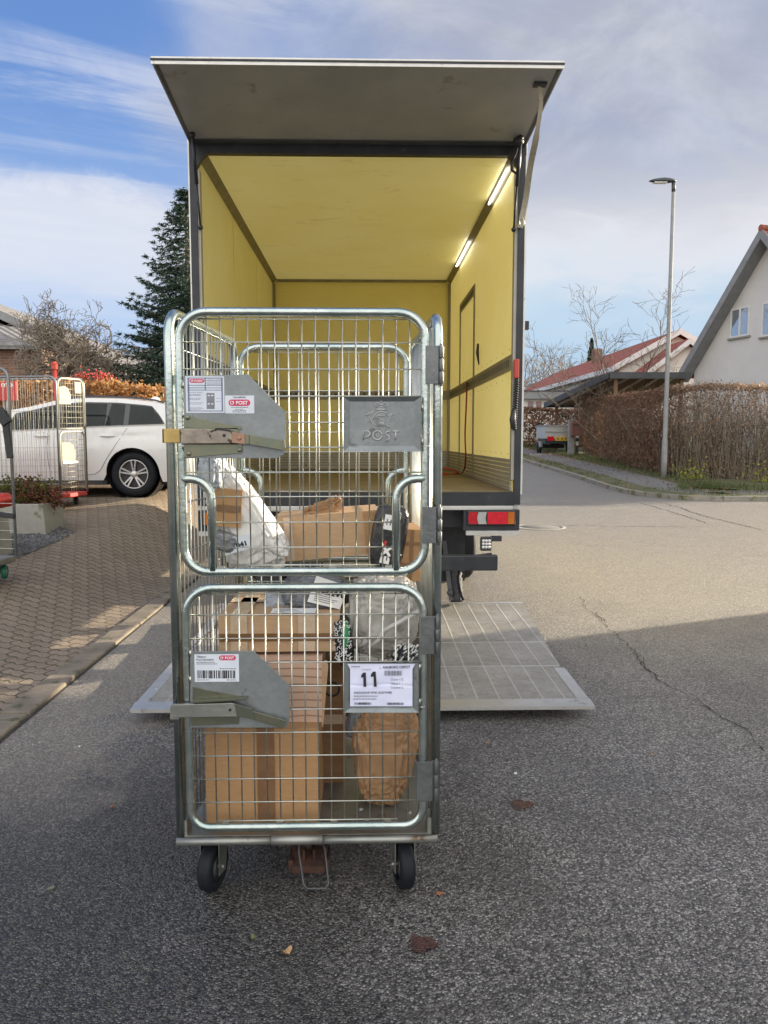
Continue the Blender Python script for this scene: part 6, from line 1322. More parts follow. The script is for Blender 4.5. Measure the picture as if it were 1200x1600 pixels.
# dark soil spilled from the bed on the paving
# ---- copper beech hedge
def hedge(name, poly_top, depth, base_fn, label, mat, twigm, nleaf, leaf, ntwig, seed, group, wob=.12, gaps=0.0, shell=.35):
    """poly_top: list of (x, y, z_top) along the front foot line; leaves fill a slab of that depth behind it"""
    rg = np.random.default_rng(seed); P_ = [Vector(q) for q in poly_top]; ls = [(P_[i + 1].xy - P_[i].xy).length for i in range(len(P_) - 1)]; tot = sum(ls)
    mid = P_[len(P_) // 2]; t = thing(name, (mid.x, mid.y, base_fn(mid.x, mid.y)), label, 'hedge', group)
    def at(s):
        for i, l in enumerate(ls):
            if s <= l or i == len(ls) - 1: f = min(1, s / l); a, b = P_[i], P_[i + 1]; d = (b.xy - a.xy).normalized(); return a.lerp(b, f), Vector((-d.y, d.x, 0))
            s -= l
    pts = []
    for k in range(nleaf):
        p, nrm = at(rg.uniform(0, tot)); zb_ = base_fn(p.x, p.y); h_ = p.z - zb_; f = rg.uniform(0, 1) ** .85
        w_ = noise.noise(Vector((p.x * .9, p.y * .9, f * h_ * .9 + seed))) * wob * 2 + noise.noise(Vector((p.x * 3, p.y * 3, f * h_ * 3))) * wob
        if gaps and noise.noise(Vector((p.x * 1.1 + 9, p.y * 1.1, f * h_ * 1.3))) > .55 - gaps: continue
        top = rg.uniform() < .22; dep = rg.uniform(0, 1) * depth if top else depth * abs(rg.normal(0, shell))
        z = zb_ + f * h_ if not top else p.z - abs(rg.normal(0, .07)) 
        z += w_ * .5 * f + (rg.normal(0, .05) if f > .9 else 0)
        q = p + nrm * (dep + w_ + (.10 if f < .12 else 0)); pts.append((q.x + rg.normal(0, .03), q.y + rg.normal(0, .03), z))
    mb = MB(); V, Fq = leaf_quads(rg, np.array(pts), leaf); mb.arrays(V, Fq); mb.build('foliage', mat, t)
    mb = MB()
    for k in range(ntwig):
        p, nrm = at(rg.uniform(0, tot)); zb_ = base_fn(p.x, p.y); h_ = p.z - zb_; d0 = rg.uniform(.1, .9) * depth; b = p + nrm * d0; b.z = zb_ - .02; z = h_ * rg.uniform(.5, 1.06); lean = Vector((rg.normal(0, .16), rg.normal(0, .16), 0)); m_ = b + lean * .5 * z + Vector((0, 0, z * .5)) + nrm * rg.normal(0, .1); e = b + lean * 1.2 * z + Vector((0, 0, z)) - nrm * (d0 * .5 * rg.uniform(0, 1))
        r0 = rg.uniform(.006, .016); mb.tube([b, m_, e], [r0, r0 * .65, r0 * .25], 3, caps=False)
        for _ in range(3): a_ = b.lerp(m_, rg.uniform(.4, 1)) if rg.uniform() < .5 else m_.lerp(e, rg.uniform(0, .9)); dd = Vector((rg.normal(0, 1), rg.normal(0, 1), abs(rg.normal(0, .8)))).normalized() * rg.uniform(.15, .45); mb.tube([a_, a_ + dd], [r0 * .45, r0 * .15], 3, caps=False)
    mb.build('branches', twigm, t); return t
hy = 13.4
hedge('hedge', [(-12.5, hy, P(0, 596, hy).z), (P(60, 596, hy).x, hy, P(60, 594, hy).z), (P(160, 596, hy).x, hy, P(160, 596, hy).z), (P(262, 600, hy).x, hy, P(262, 602, hy).z)], .9, lambda x, y: H(x, y), 'copper leaved beech hedge behind the white car', M['beech'], M['twig'], 9000, .055, 260, 21, None, .10)
# red post and berries by the hedge
q = P(86, 600, 13.0); t = thing('red_post', (q.x, 13.0, H(q.x, 13)), 'thin red post with a small orange lantern before the hedge, behind the cream cage', 'post')
mb = MB(); mb.cyl((q.x, 13.0, H(q.x, 13)), (q.x, 13.0, P(86, 578, 13).z), .035, .03, 10); mb.build('post', M['red_paint'], t); mb = MB(); mb.box(q.x - .032, q.x + .04, 12.96, 13.04, P(86, 577, 13).z + .001, P(86, 570, 13).z); mb.prism([(q.x - .045, 12.955, P(86, 570, 13).z + .001), (q.x + .05, 12.955, P(86, 570, 13).z + .001), (q.x + .005, 12.955, P(86, 565, 13).z)], (0, .09, 0)); mb.build('lantern', M['red_plastic'], t)
rg = np.random.default_rng(8)
for k, (px_, py_, nn) in enumerate(((160, 590, 90), (128, 588, 34))):
    q = P(px_, py_, 13.9); mb = MB(); d = rg.normal(size=(nn, 3)) * np.array([.085, .08, .05]) + np.array([q.x, 13.9, q.z])
    for c in d: mb.arrays(iv * .018 + c, iff)
    t = thing('berry_bush', (q.x, 13.9, H(q.x, 13.9)), ['clump of bright red berries above the hedge, right of the cream cage', 'sprig of dull red berries above the hedge, just left of the brighter clump'][k], 'bush', 'berry bushes behind the hedge'); mb.build('berries', M['red_plastic'], t)['kind'] = 'stuff'
    mb = MB(); sticks(mb, [(Vector((q.x + rg.uniform(-.1, .1), 13.9, H(q.x, 13.9))), Vector(c), .012, .003) for c in d[:14]]); mb.build('stem', M['twig'], t)
# ---- trees
def grow(mb, p, d, r, L, depth, rng, spread, up, segs, kink=.25, mfun=None, minr=.004):
    n = 4; pts = [p.copy()]; rad = [r]; dd = d.copy()
    for i in range(n):
        dd = (dd + Vector((rng.gauss(0, kink), rng.gauss(0, kink), rng.gauss(0, kink) + up))).normalized(); pts.append(pts[-1] + dd * L / n); rad.append(r * (1 - .38 * (i + 1) / n))
    mb.tube(pts, [max(minr, q) for q in rad], 6 if r > .03 else 4 if r > .012 else 3, caps=False)
    if depth <= 0: return
    k = segs + (1 if rng.random() < .4 else 0)
    for i in range(k):
        f = rng.uniform(.35, 1) if i < k - 1 else 1.0; j = min(n - 1, int(f * n)); q = pts[j].lerp(pts[j + 1], f * n - j) if f < 1 else pts[-1]
        a = Vector((rng.gauss(0, 1), rng.gauss(0, 1), rng.gauss(0, .7))); a = (a - dd * a.dot(dd)).normalized(); nd = (dd * (1 - spread) + a * spread).normalized()
        grow(mb, q, nd, r * (.48 if i < k - 1 else .62) * rng.uniform(.85, 1.1), L * rng.uniform(.58, .85), depth - 1, rng, spread, up, segs, kink, None, minr)
rng = random.Random(31)
b0 = P(112, 600, 15.6); b0.z = H(b0.x, 15.6)
t = thing('bare_tree', b0, 'gnarled leafless fruit tree rising behind the copper hedge', 'tree')
mb = MB(); tp = b0 + Vector((.1, 0, P(110, 566, 15.6).z - b0.z)); mb.tube([b0, b0.lerp(tp, .5) + Vector((.06, 0, 0)), tp], [.12, .10, .085], 10); mb.build('trunk', M['bark'], t)
mb = MB()
for i in range(40):
    a = 2 * math.pi * i / 40 + rng.uniform(-.3, .3); grow(mb, tp + Vector((rng.uniform(-.25, .25), 0, rng.uniform(-.2, .1))), Vector((math.cos(a) * 1.5, math.sin(a) * .7, rng.uniform(-.30, .62))).normalized(), rng.uniform(.018, .040), rng.uniform(.38, .72), 5, rng, .52, .02, 2, .30, None, .0052)
mb.build('branches', M['twig_pale'], t)
# spruce
def spruce(px, Y, py_top, base_w, label, seed, zb=None):
    rng = random.Random(seed); top = P(px, py_top, Y); b0 = Vector((top.x, Y, H(top.x, Y))); Hh = top.z - b0.z; t = thing('spruce_tree', b0, label, 'tree')
    mb = MB(); mb.tube([b0, b0 + Vector((0, 0, Hh * .5)), b0 + Vector((0, 0, Hh))], [.16, .09, .012], 8); mb.build('trunk', M['bark'], t)
    mb = MB(); br = MB(); z = .35
    tris_v, tris_f = [], []
    def needles(a, b, L, n, hang):
        d = (b - a); dn = d.normalized()
        for i in range(n):
            q = a + d * rng.random(); s = Vector((rng.gauss(0, 1), rng.gauss(0, 1), rng.gauss(0, .6) + hang)).normalized(); s = (dn * .55 + s * .8).normalized() * L * rng.uniform(.6, 1.2); w_ = s.cross(Vector((rng.gauss(0, 1), rng.gauss(0, 1), rng.gauss(0, 1)))).normalized() * .010
            o = len(tris_v); tris_v.extend([tuple(q - w_), tuple(q + w_), tuple(q + s)]); tris_f.append((o, o + 1, o + 2))
    while z < Hh - .05:
        f = z / Hh; R_ = base_w * (1 - f) ** .85 + .05; k = 11 if f < .7 else 7; a0 = rng.uniform(0, 6.28)
        for i in range(k):
            a = a0 + 2 * math.pi * i / k + rng.uniform(-.25, .25); Lr = R_ * rng.uniform(.72, 1.15); o = b0 + Vector((0, 0, z + rng.uniform(-.06, .06))); di = Vector((math.cos(a), math.sin(a), 0))
            tip = o + di * Lr + Vector((0, 0, Lr * (-.10 + .55 * max(0, f - .45)))); mid = o + di * Lr * .55 + Vector((0, 0, -Lr * .14)); br.tube([o, mid, tip], [.022 * (1 - f) + .006, .014 * (1 - f) + .004, .003], 3, caps=False)
            nseg = max(3, int(Lr / .14))
            for j in range(1, nseg + 1):
                u = j / nseg; q = o.lerp(mid, u / .55) if u < .55 else mid.lerp(tip, (u - .55) / .45); lat = Lr * .40 * (1 - u) + .10
                for sg in (-1, 1):
                    e = q + (Vector((-di.y, di.x, 0)) * sg * .8 + di * .6).normalized() * lat * rng.uniform(.7, 1.15) + Vector((0, 0, -lat * rng.uniform(.05, .35))); needles(q, e, .085, int(16 + lat * 42), -.25)
                needles(q, q + di * .12, .07, 6, .1)
        z += .185 * (1 - .35 * f)
    mb.add(tris_v, tris_f); mb.build('crown', M['needle'], t); br.build('branches', M['bark'], t); return t
spruce(290, 16.5, 298, 2.3, 'dark green spruce standing between the copper hedge and the truck', 4)
# ---- houses on the left
def rectw(mb, o, u, v, x0, x1, z0, z1, d, n, m=0): mb.prism([o + u * x0 + v * z0 + n * d[0], o + u * x1 + v * z0 + n * d[0], o + u * x1 + v * z1 + n * d[0], o + u * x0 + v * z1 + n * d[0]], n * (d[1] - d[0]), m)
Yh = 24.0; pk = P(-95, 440, Yh); ev = P(203, 577, Yh); hw = ev.x - pk.x; xl_ = pk.x - hw; zg = H(-9, Yh) - .1
hs = thing('brick_house', (pk.x, Yh + 5, zg), 'brown brick bungalow with a grey verge, behind the bare fruit tree', 'house', 'houses behind the copper hedge')
mb = MB(); sl_ = (pk.z - ev.z) / hw; ins = .45
mb.prism([(xl_ + ins, Yh, zg), (ev.x - ins, Yh, zg), (ev.x - ins, Yh, ev.z - .12 + ins * sl_ * 0), (pk.x, Yh, pk.z - .45), (xl_ + ins, Yh, ev.z - .12)], (0, 11, 0)); mb.build('wall', M['brick'], hs)
mb = MB(); nrm_ = Vector((sl_, 0, 1)).normalized()
mb.prism([(pk.x, Yh - .5, pk.z), (ev.x, Yh - .5, ev.z), (ev.x, Yh + 11.5, ev.z), (pk.x, Yh + 11.5, pk.z)], (0, 0, -.14)); mb.prism([(pk.x, Yh - .5, pk.z), (pk.x, Yh + 11.5, pk.z), (xl_, Yh + 11.5, ev.z), (xl_, Yh - .5, ev.z)], (0, 0, -.14)); rfo = mb.build('roof', M['tile_grey'], hs)
mb = MB(); mb.prism([(pk.x, Yh - .505, pk.z + .01), (ev.x + .02, Yh - .505, ev.z - .02), (ev.x + .02, Yh - .505, ev.z - .26), (pk.x, Yh - .505, pk.z - .26)][::-1], (0, -.04, 0)); mb.prism([(pk.x, Yh - .505, pk.z + .01), (xl_, Yh - .505, ev.z - .02), (xl_, Yh - .505, ev.z - .26), (pk.x, Yh - .505, pk.z - .26)], (0, -.04, 0)); mb.build('verge_board', M['board_grey'], rfo)
# lean-to roof across the front of it
q0, q1 = P(-90, 505, 22.0), P(66, 536, 22.0); mb = MB(); t = thing('lean_to', (q0.x, 22.5, H(-9, 22)), 'grey tiled lean-to with brown brick under it, left of the bare tree', 'outbuilding', 'houses behind the copper hedge')
mb.prism([(q0.x - 1, 21.6, P(0, 538, 21.6).z), (P(66, 536, 21.6).x, 21.6, P(66, 540, 21.6).z), (P(66, 536, 21.6).x - .3, 23.4, P(60, 520, 23.4).z), (q0.x - 1, 23.4, P(0, 492, 23.4).z)], (0, 0, -.1)); mb.build('roof', M['tile_grey'], t)
mb = MB(); mb.box(q0.x - 1, P(64, 536, 21.9).x, 21.9, 23.3, H(-9, 22) - .1, P(40, 545, 21.9).z); mb.build('wall', M['brick'], t)
# shed with a white verge in front of the bare tree's right side
Ys_ = 19.5; p0, p1 = P(140, 568, Ys_), P(184, 597, Ys_); t = thing('garden_shed', (p0.x, Ys_ + 1.2, H(p0.x, Ys_)), 'low shed with a sloping white verge board, peeping over the hedge', 'shed')
mb = MB(); mb.prism([(p0.x - .9, Ys_ + .1, H(p0.x, Ys_) - .1), (p1.x - .1, Ys_ + .1, H(p0.x, Ys_) - .1), (p1.x - .1, Ys_ + .1, p1.z - .05), (p0.x, Ys_ + .1, p0.z - .08), (p0.x - .9, Ys_ + .1, p0.z - .6)], (0, 2.4, 0)); mb.build('wall', M['timber'], t)
mb = MB(); mb.prism([(p0.x, Ys_, p0.z), (p1.x, Ys_, p1.z), (p1.x, Ys_ + 2.6, p1.z), (p0.x, Ys_ + 2.6, p0.z)], (0, 0, .05)); mb.prism([(p0.x, Ys_, p0.z), (p0.x, Ys_ + 2.6, p0.z), (p0.x - 1, Ys_ + 2.6, p0.z - .62), (p0.x - 1, Ys_, p0.z - .62)], (0, 0, .05)); ro_ = mb.build('roof', M['tile_grey'], t)
mb = MB(); mb.prism([(p0.x, Ys_ - .01, p0.z + .05), (p0.x, Ys_ - .01, p0.z - .06), (p1.x, Ys_ - .01, p1.z - .06), (p1.x, Ys_ - .01, p1.z + .05)], (0, -.03, 0)); mb.build('verge_board', M['board_white'], ro_)
# neighbour whose grey tiles show between brick house and spruce
Yn = 32.0; pk2 = P(166, 520, Yn); a2 = P(240, 585, Yn); t = thing('tiled_house', (pk2.x + 3, Yn + 4, H(-9, Yn)), 'yellow brick house with a grey tiled roof, half hidden by the spruce', 'house', 'houses behind the copper hedge')
mb = MB(); zg2 = H(-9, Yn) - .1
mb.prism([(pk2.x - 1, Yn - .4, P(166, 580, Yn).z), (a2.x + 6, Yn - .4, P(166, 588, Yn).z), (a2.x + 6, Yn + 4.5, P(166, 543, Yn + 4.5).z), (pk2.x + .5, Yn + 4.5, P(166, 543, Yn + 4.5).z)], (0, 0, -.12)); mb.build('roof', M['tile_grey'], t)
mb = MB(); mb.box(pk2.x - .6, a2.x + 5.6, Yn, Yn + 4.2, zg2, P(166, 588, Yn).z); mb.build('wall', M['brick_yellow'], t)

# ================================================================ RIGHT: lamp, hedge, houses, carport, trailer
K = .12
lp = GH(1037, 746, K); lt_ = P(1055, 286, lp.y)
lamp = thing('street_lamp', lp, 'tall grey street lamp with a flat head, standing at the hedge corner', 'street lamp')
hl = lt_.z - lp.z
mb = MB(); mb.tube([lp + Vector((0, 0, z)) for z in (-.1, .5, 1.14, 1.20, hl * .3, hl * .6, hl - .25)], [.088, .088, .088, .073, .068, .060, .05], 16); mb.build('pole', M['steel_post'], lamp)
mb = MB(); top = lp + Vector((0, 0, hl)); mb.cyl(top + Vector((0, 0, -.26)), top + Vector((.0, 0, .02)), .056, .062, 12)
def headf(d): 
    x = -.34 + .42 * d.x; w_ = .15 * (1 - .25 * d.x * -1); return Vector((x, .14 * d.y, .02 + (.095 if d.z > 0 else .045) * d.z * (1.05 - .35 * (d.x < 0) * abs(d.x))))
mb.ball(top + Vector((0, 0, .03)), 1, 22, 12, headf); ho = mb.build('lamp_head', M['dark_grey'], lamp)
mb = MB(); mb.obox(top + Vector((-.42, 0, .003)), (.19, 0, 0), (0, .085, 0), (0, 0, .012)); mb.build('lens', M['lens_clear'], ho)
mb = MB(); mb.box(lp.x - .05, lp.x + .05, lp.y - .092, lp.y - .086, lp.z + .45, lp.z + .85); mb.build('access_door', M['steel_post'], lamp)

def lk(px, py, pyt):
    b = GH(px, py, K); return (b.x, b.y, P(px, pyt, b.y).z)
hp0 = [lk(907, 708, 624), lk(950, 722, 618), lk(1000, 736, 611), lk(1042, 744, 604)]
hp1 = [lk(1044, 744.5, 603), lk(1100, 748, 599), lk(1160, 750, 600), lk(1215, 752, 601)]; hp1.append((hp1[-1][0] + 5, hp1[-1][1] - .8, hp1[-1][2]))
bf = lambda x, y: H(x, y) + K
hedge('hedge', hp0, 1.1, bf, 'dense brown beech hedge along the footpath, left of the street lamp', M['hedge_brown'], M['twig'], 30000, .042, 900, 41, 'brown hedges on the street corner', .10)
hedge('hedge', hp1, 1.0, bf, 'thin see-through brown hedge turning the corner, right of the street lamp', M['hedge_tan'], M['twig_pale'], 18000, .040, 1500, 43, 'brown hedges on the street corner', .12, .10, .5)
# yellow green shoots at its foot and a weedy verge
rg = np.random.default_rng(77)
for k, (px_, py_, hh, nn) in enumerate(((1090, 745, .55, 150), (1130, 744, .75, 130), (1185, 752, .6, 90), (1072, 748, .45, 110))):
    b = GH(px_, py_, K); t = thing('young_shrub', b, ['yellow green shoots at the hedge foot, second clump right of the lamp', 'tallest yellow green shoots at the hedge foot, between two lower clumps', 'yellow green shoots at the hedge foot nearest the right edge', 'yellow green shoots at the hedge foot just right of the lamp'][k], 'shrub', 'yellow green shoots under the hedge')
    p_ = rg.normal(size=(nn, 3)) * np.array([.32, .16, hh * .33]) + np.array([b.x, b.y - .25, b.z + hh * .45]); p_[:, 2] = np.maximum(p_[:, 2], b.z + .04); mb = MB(); V, Fq = leaf_quads(rg, p_, .045); mb.arrays(V, Fq); mb.build('foliage', M['leaf_yellow'], t)
    mb = MB(); sticks(mb, [(Vector((b.x + rg.normal(0, .1), b.y - .2, b.z)), Vector(p_[i]), .008, .003) for i in range(14)], 3); mb.build('stem', M['twig'], t)
mb = MB(); cnt = 0; vs, fs = [], []
aL, bL = offs(0.12), offs(3.2); rgp = random.Random(6)
while cnt < 15000:
    i = rgp.randrange(len(kl) - 1); u = rgp.random(); f = rgp.random(); d = .12 + 3.2 * f
    p = kl[i].lerp(kl[i + 1], u); tt = (kl[i + 1] - kl[i]).normalized(); p = p + Vector((-tt.y, tt.x, 0)) * d
    if p.y > 62: continue
    if .85 < d < 2.15 and rgp.random() < (.97 if p.y > 21 else .45): continue
    if d < .85 and noise.noise(Vector((p.x * 1.3, p.y * 1.3, 2))) < .05: continue
    cnt += 1; hgt = rgp.uniform(.04, .10) * (1.9 if d > 2.1 else 1) * (1 + .8 * max(0, noise.noise(Vector((p.x, p.y, 0))))); a = rgp.uniform(0, 6.28); w_ = rgp.uniform(.006, .014); z = H(p.x, p.y) + K - .02
    o = len(vs); vs += [(p.x - w_ * math.cos(a), p.y - w_ * math.sin(a), z), (p.x + w_ * math.cos(a), p.y + w_ * math.sin(a), z), (p.x + rgp.gauss(0, hgt * .5), p.y + rgp.gauss(0, hgt * .5), z + hgt)]; fs.append((o, o + 1, o + 2))
mb.add(vs, fs); tag(mb.build('grass', M['grass'], loc=(0, 0, 0)), kind='stuff')
mb = MB(); pts = []
while len(pts) < 2600:
    i = rgp.randrange(len(kl) - 1); p = kl[i].lerp(kl[i + 1], rgp.random()); tt = (kl[i + 1] - kl[i]).normalized(); p = p + Vector((-tt.y, tt.x, 0)) * (rgp.uniform(1.6, 3.2) if rgp.random() < .8 else rgp.uniform(-.25, 1.5))
    if p.y > 45: continue
    pts.append((p.x, p.y, H(p.x, p.y) + K * (1 if True else 0) + .02))
V, Fq = leaf_quads(np.random.default_rng(4), np.array(pts), .035); mb.arrays(V, Fq); tag(mb.build('fallen_leaves', M['hedge_brown'], loc=(0, 0, 0)), kind='stuff')

# ---- house with the steep gable
Cc = P(1060, 585, 34.0); pk = P(1190, 357, 29.7); u = Vector((pk.x - Cc.x, pk.y - Cc.y, 0)); half = u.length; u.normalize(); nout = Vector((u.y, -u.x, 0))
if nout.x > 0: nout = -nout
Z = Vector((0, 0, 1)); zg = H(Cc.x, 32) - .1; slope = (pk.z - Cc.z) / half
gh = thing('gabled_house', (pk.x + 3, pk.y, zg), 'pale rendered house with a steep gable and grey verge boards, at the right edge', 'house', 'houses across the street')
inn = -nout; Lh = 12.0; o = Vector((Cc.x, Cc.y, 0)) + inn * .55; ov = .35; wb = Cc.z - .25
zz = lambda s: pk.z - .28 - abs(s - half) * slope
wins = [(P(1141, 527, 1), P(1173, 478, 1))]
def on_wall(px, py):
    v = ray(px, py); t_ = (o - Vector((0, 0, CAM_H))).dot(nout) / v.dot(nout); p = Vector((0, 0, CAM_H)) + v * t_; return (p - o).dot(u), p.z
mb = MB(); mb.prism([o + u * ov + Z * zg, o + u * (2 * half - ov) + Z * zg, o + u * (2 * half - ov) + Z * zz(2 * half - ov), o + u * half + Z * (pk.z - .28), o + u * ov + Z * zz(ov)], inn * Lh); mb.build('wall', M['render'], gh)
mb = MB(); of = Vector((Cc.x, Cc.y, 0)) - inn * .0; th_ = .16
mb.prism([of + u * half + Z * pk.z, of + u * 0 + Z * Cc.z, of + u * 0 + Z * Cc.z + inn * (Lh + 1), of + u * half + Z * pk.z + inn * (Lh + 1)], (0, 0, -th_)); mb.prism([of + u * half + Z * pk.z, of + u * half + Z * pk.z + inn * (Lh + 1), of + u * 2 * half + Z * Cc.z + inn * (Lh + 1), of + u * 2 * half + Z * Cc.z], (0, 0, -th_)); rf = mb.build('roof', M['tile_red'], gh)
mb = MB(); mb.tube([of + u * half + Z * (pk.z + .02) - inn * .05, of + u * half + Z * (pk.z + .02) + inn * (Lh + 1)], .13, 8); mb.build('ridge_tiles', M['tile_red'], rf)
mb = MB(); bw = .42
for s0, s1 in ((0, half), (2 * half, half)):
    a, b_ = of + u * s0 + Z * (Cc.z + .04), of + u * s1 + Z * (pk.z + .05); e1 = nout * .04; a = a - inn * .004; b_ = b_ - inn * .004
    mb.prism([a, b_, b_ - Z * bw, a - Z * bw], e1); 
    mb.prism([a - Z * (bw * .9) + inn * .01, b_ - Z * (bw * .9) + inn * .01, b_ - Z * (bw * .9) + inn * .54, a - Z * (bw * .9) + inn * .54], Z * .02)
mb.build('verge_board', M['board_grey'], rf)
def window(par, px0, py0, px1, py1, split=True):
    (s0, z0), (s1, z1) = on_wall(px0, py0), on_wall(px1, py1); s0, s1 = min(s0, s1), max(s0, s1)
    def rct(a, b_, c_, d_, off, th): m_ = MB(); m_.prism([o + u * a + Z * c_ + nout * off, o + u * b_ + Z * c_ + nout * off, o + u * b_ + Z * d_ + nout * off, o + u * a + Z * d_ + nout * off], nout * th); return m_
    f = .07; m_ = MB()
    for q in ((s0, s1, z0, z0 + f), (s0, s1, z1 - f, z1), (s0, s0 + f, z0 + f, z1 - f), (s1 - f, s1, z0 + f, z1 - f)) + (((s0 + (s1 - s0) * .5 - f * .6, s0 + (s1 - s0) * .5 + f * .6, z0 + f, z1 - f),) if split else ()): w_ = rct(*q, .004, .04); m_.add(w_.v, w_.f)
    wo = m_.build('window', M['board_white'], par); rct(s0 + f * .9, s1 - f * .9, z0 + f * .9, z1 - f * .9, .006, .012).build('pane', M['glass'], wo)
    rct(s0 - .08, s1 + .08, z0 - .07, z0 - .002, .002, .10).build('sill', M['concrete'], wo)
window(gh, 1141, 529, 1173, 477); window(gh, 1190, 527, 1226, 466)

# ---- red roofed house, long side running away down the side street
Yh = 44.0; ev = P(958, 572, Yh); pk = P(1063, 514, Yh); hw = pk.x - ev.x; zg = H(pk.x, Yh) - .1
rh = thing('red_roofed_house', (pk.x, Yh + 9, zg), 'white house with a long red tiled roof, behind the carport', 'house', 'houses across the street')
L2 = 30
mb = MB(); mb.prism([(ev.x + .5, Yh + .4, zg), (pk.x + hw - .5, Yh + .4, zg), (pk.x + hw - .5, Yh + .4, ev.z), (pk.x, Yh + .4, pk.z - .35), (ev.x + .5, Yh + .4, ev.z)], (0, L2 - 1, 0)); mb.build('wall', M['render_white'], rh)
mb = MB(); mb.prism([(pk.x, Yh, pk.z), (pk.x, Yh + L2, pk.z), (ev.x, Yh + L2, ev.z), (ev.x, Yh, ev.z)], (0, 0, -.14)); mb.prism([(pk.x, Yh, pk.z), (pk.x + hw, Yh, ev.z), (pk.x + hw, Yh + L2, ev.z), (pk.x, Yh + L2, pk.z)], (0, 0, -.14)); ro = mb.build('roof', M['tile_red'], rh)
mb = MB()
for sg in (-1, 1): mb.prism([(pk.x, Yh - .01, pk.z + .04), (pk.x + sg * hw, Yh - .01, ev.z + .04), (pk.x + sg * hw, Yh - .01, ev.z - .30), (pk.x, Yh - .01, pk.z - .30)], (0, -.05, 0))
mb.box(ev.x - .06, ev.x - .005, Yh, Yh + L2, ev.z - .30, ev.z - .02); mb.build('verge_board', M['board_white'], ro)
mb = MB(); mb.box(ev.x + .03, ev.x + .49, Yh + .42, Yh + L2 - 1, ev.z - .32, ev.z - .28); mb.build('soffit', M['board_grey'], ro)
for y0 in (Yh + 4, Yh + 9, Yh + 14, Yh + 20):
    mb = MB(); mb.box(ev.x + .46, ev.x + .495, y0, y0 + 1.6, zg + 1.2, zg + 2.4); wo = mb.build('window', M['board_white'], rh)
    for k in range(2): mb = MB(); mb.box(ev.x + .45, ev.x + .4595, y0 + .08 + k * .76, y0 + .76 + k * .76, zg + 1.28, zg + 2.32); mb.build('pane', M['glass'], wo)
mb = MB(); mb.box(pk.x - hw * .35, pk.x - hw * .2, Yh + 12, Yh + 12.7, pk.z - 1.4, pk.z + .3); mb.build('chimney', M['brick'], ro)
# projecting front gable with pinkish wall
Yg2 = 41.5; e1 = P(1000, 590, Yg2); p1 = P(1075, 533, Yg2); h2 = p1.x - e1.x
fg = thing('pale_gabled_house', (p1.x, Yg2 + 1, zg), 'pale gabled house front standing before the long red roof, left of the lamp pole', 'house', 'houses across the street')
mb = MB(); mb.prism([(e1.x + .2, Yg2, zg), (p1.x + h2, Yg2, zg), (p1.x + h2, Yg2, e1.z), (p1.x, Yg2, p1.z - .2), (e1.x + .2, Yg2, e1.z - .05)], (0, 2.3, 0)); mb.build('wall', M['render_white'], fg)
mb = MB()
for sg in (-1, 1): mb.prism([(p1.x, Yg2 - .3, p1.z), (p1.x, Yg2 + 2.3, p1.z), (p1.x + sg * h2, Yg2 + 2.3, e1.z), (p1.x + sg * h2, Yg2 - .3, e1.z)], (0, 0, .12))
r2 = mb.build('roof', M['tile_red'], fg); mb = MB()
for sg in (-1, 1): mb.prism([(p1.x, Yg2 - .31, p1.z + .13), (p1.x + sg * h2, Yg2 - .31, e1.z + .13), (p1.x + sg * h2, Yg2 - .31, e1.z - .18), (p1.x, Yg2 - .31, p1.z - .18)], (0, -.05, 0))
mb.build('verge_board', M['board_white'], r2)
# ---- flat roofed garage behind the trailer
a, b_ = P(815, 640, 50.0), P(905, 611, 50.0); zg = H(12, 50) - .1
t = thing('garage', ((a.x + b_.x) / 2, 52, zg), 'low white garage with a flat grey fascia, behind the trailer', 'garage')
mb = MB(); mb.box(a.x, b_.x - .2, 50.2, 55, zg, P(850, 623, 50.2).z - .001); mb.build('wall', M['render_white'], t)
mb = MB(); mb.box(a.x - .2, b_.x, 49.8, 55.2, P(850, 623, 49.8).z, P(850, 611.5, 49.8).z); fo = mb.build('roof', M['board_grey'], t); mb = MB(); mb.box(a.x - .22, b_.x + .02, 49.75, 55.25, P(850, 611.5, 49.8).z + .001, P(850, 610, 49.8).z); mb.build('edge_flashing', M['board_dark'], fo)
for px_ in (829, 842): 
    mb = MB(); q = P(px_, 640, 50.1); mb.box(q.x - .17, q.x + .17, 50.14, 50.199, q.z, P(px_, 627, 50.1).z); mb.build('window', M['glass'], t)
# ---- carport: mono-pitch roof, timber underside with white battens
A = P(852, 632, 39.0); B = P(952, 585, 31.5); xR_ = P(1078, 588, 31.5).x; zg = H(14, 36) + .1
cp = thing('carport', ((A.x + xR_) / 2, 35, zg), 'open carport with a tilted dark roof and pale battens beneath, behind the hedge', 'carport')
dA = A - B; TL, TRr = Vector(B), Vector((xR_, 31.5, B.z)); BL, BR = Vector(A), Vector((xR_ + dA.x + 2.5, 39.0, A.z))
mb = MB(); mb.prism([TL, TRr, BR, BL], (0, 0, .05)); mb.build('roof', M['board_dark'], cp)
mb = MB(); mb.prism([TL + Z * -.03, TRr + Z * -.03, BR + Z * -.03, BL + Z * -.03], (0, 0, .025)); mb.build('ceiling', M['timber'], cp)
mb = MB()
for k, f in enumerate((.10, .28, .46, .64, .82)): a, b_ = TL.lerp(TRr, f), BL.lerp(BR, f * .92); mb.bar(a + Z * -.075, b_ + Z * -.075, .07, .08)
mb.build('batten', M['board_white'], cp)
mb = MB(); mb.bar(TL + Vector((-.05, 0, -.04)), BL + Vector((-.05, 0, -.04)), .05, .26); mb.bar(TL + Vector((0, -.06, -.04)), TRr + Vector((0, -.06, -.04)), .05, .26); mb.bar(BL + Vector((0, .06, -.05)), BR + Vector((0, .06, -.05)), .08, .2); mb.build('fascia', M['board_dark'], cp)
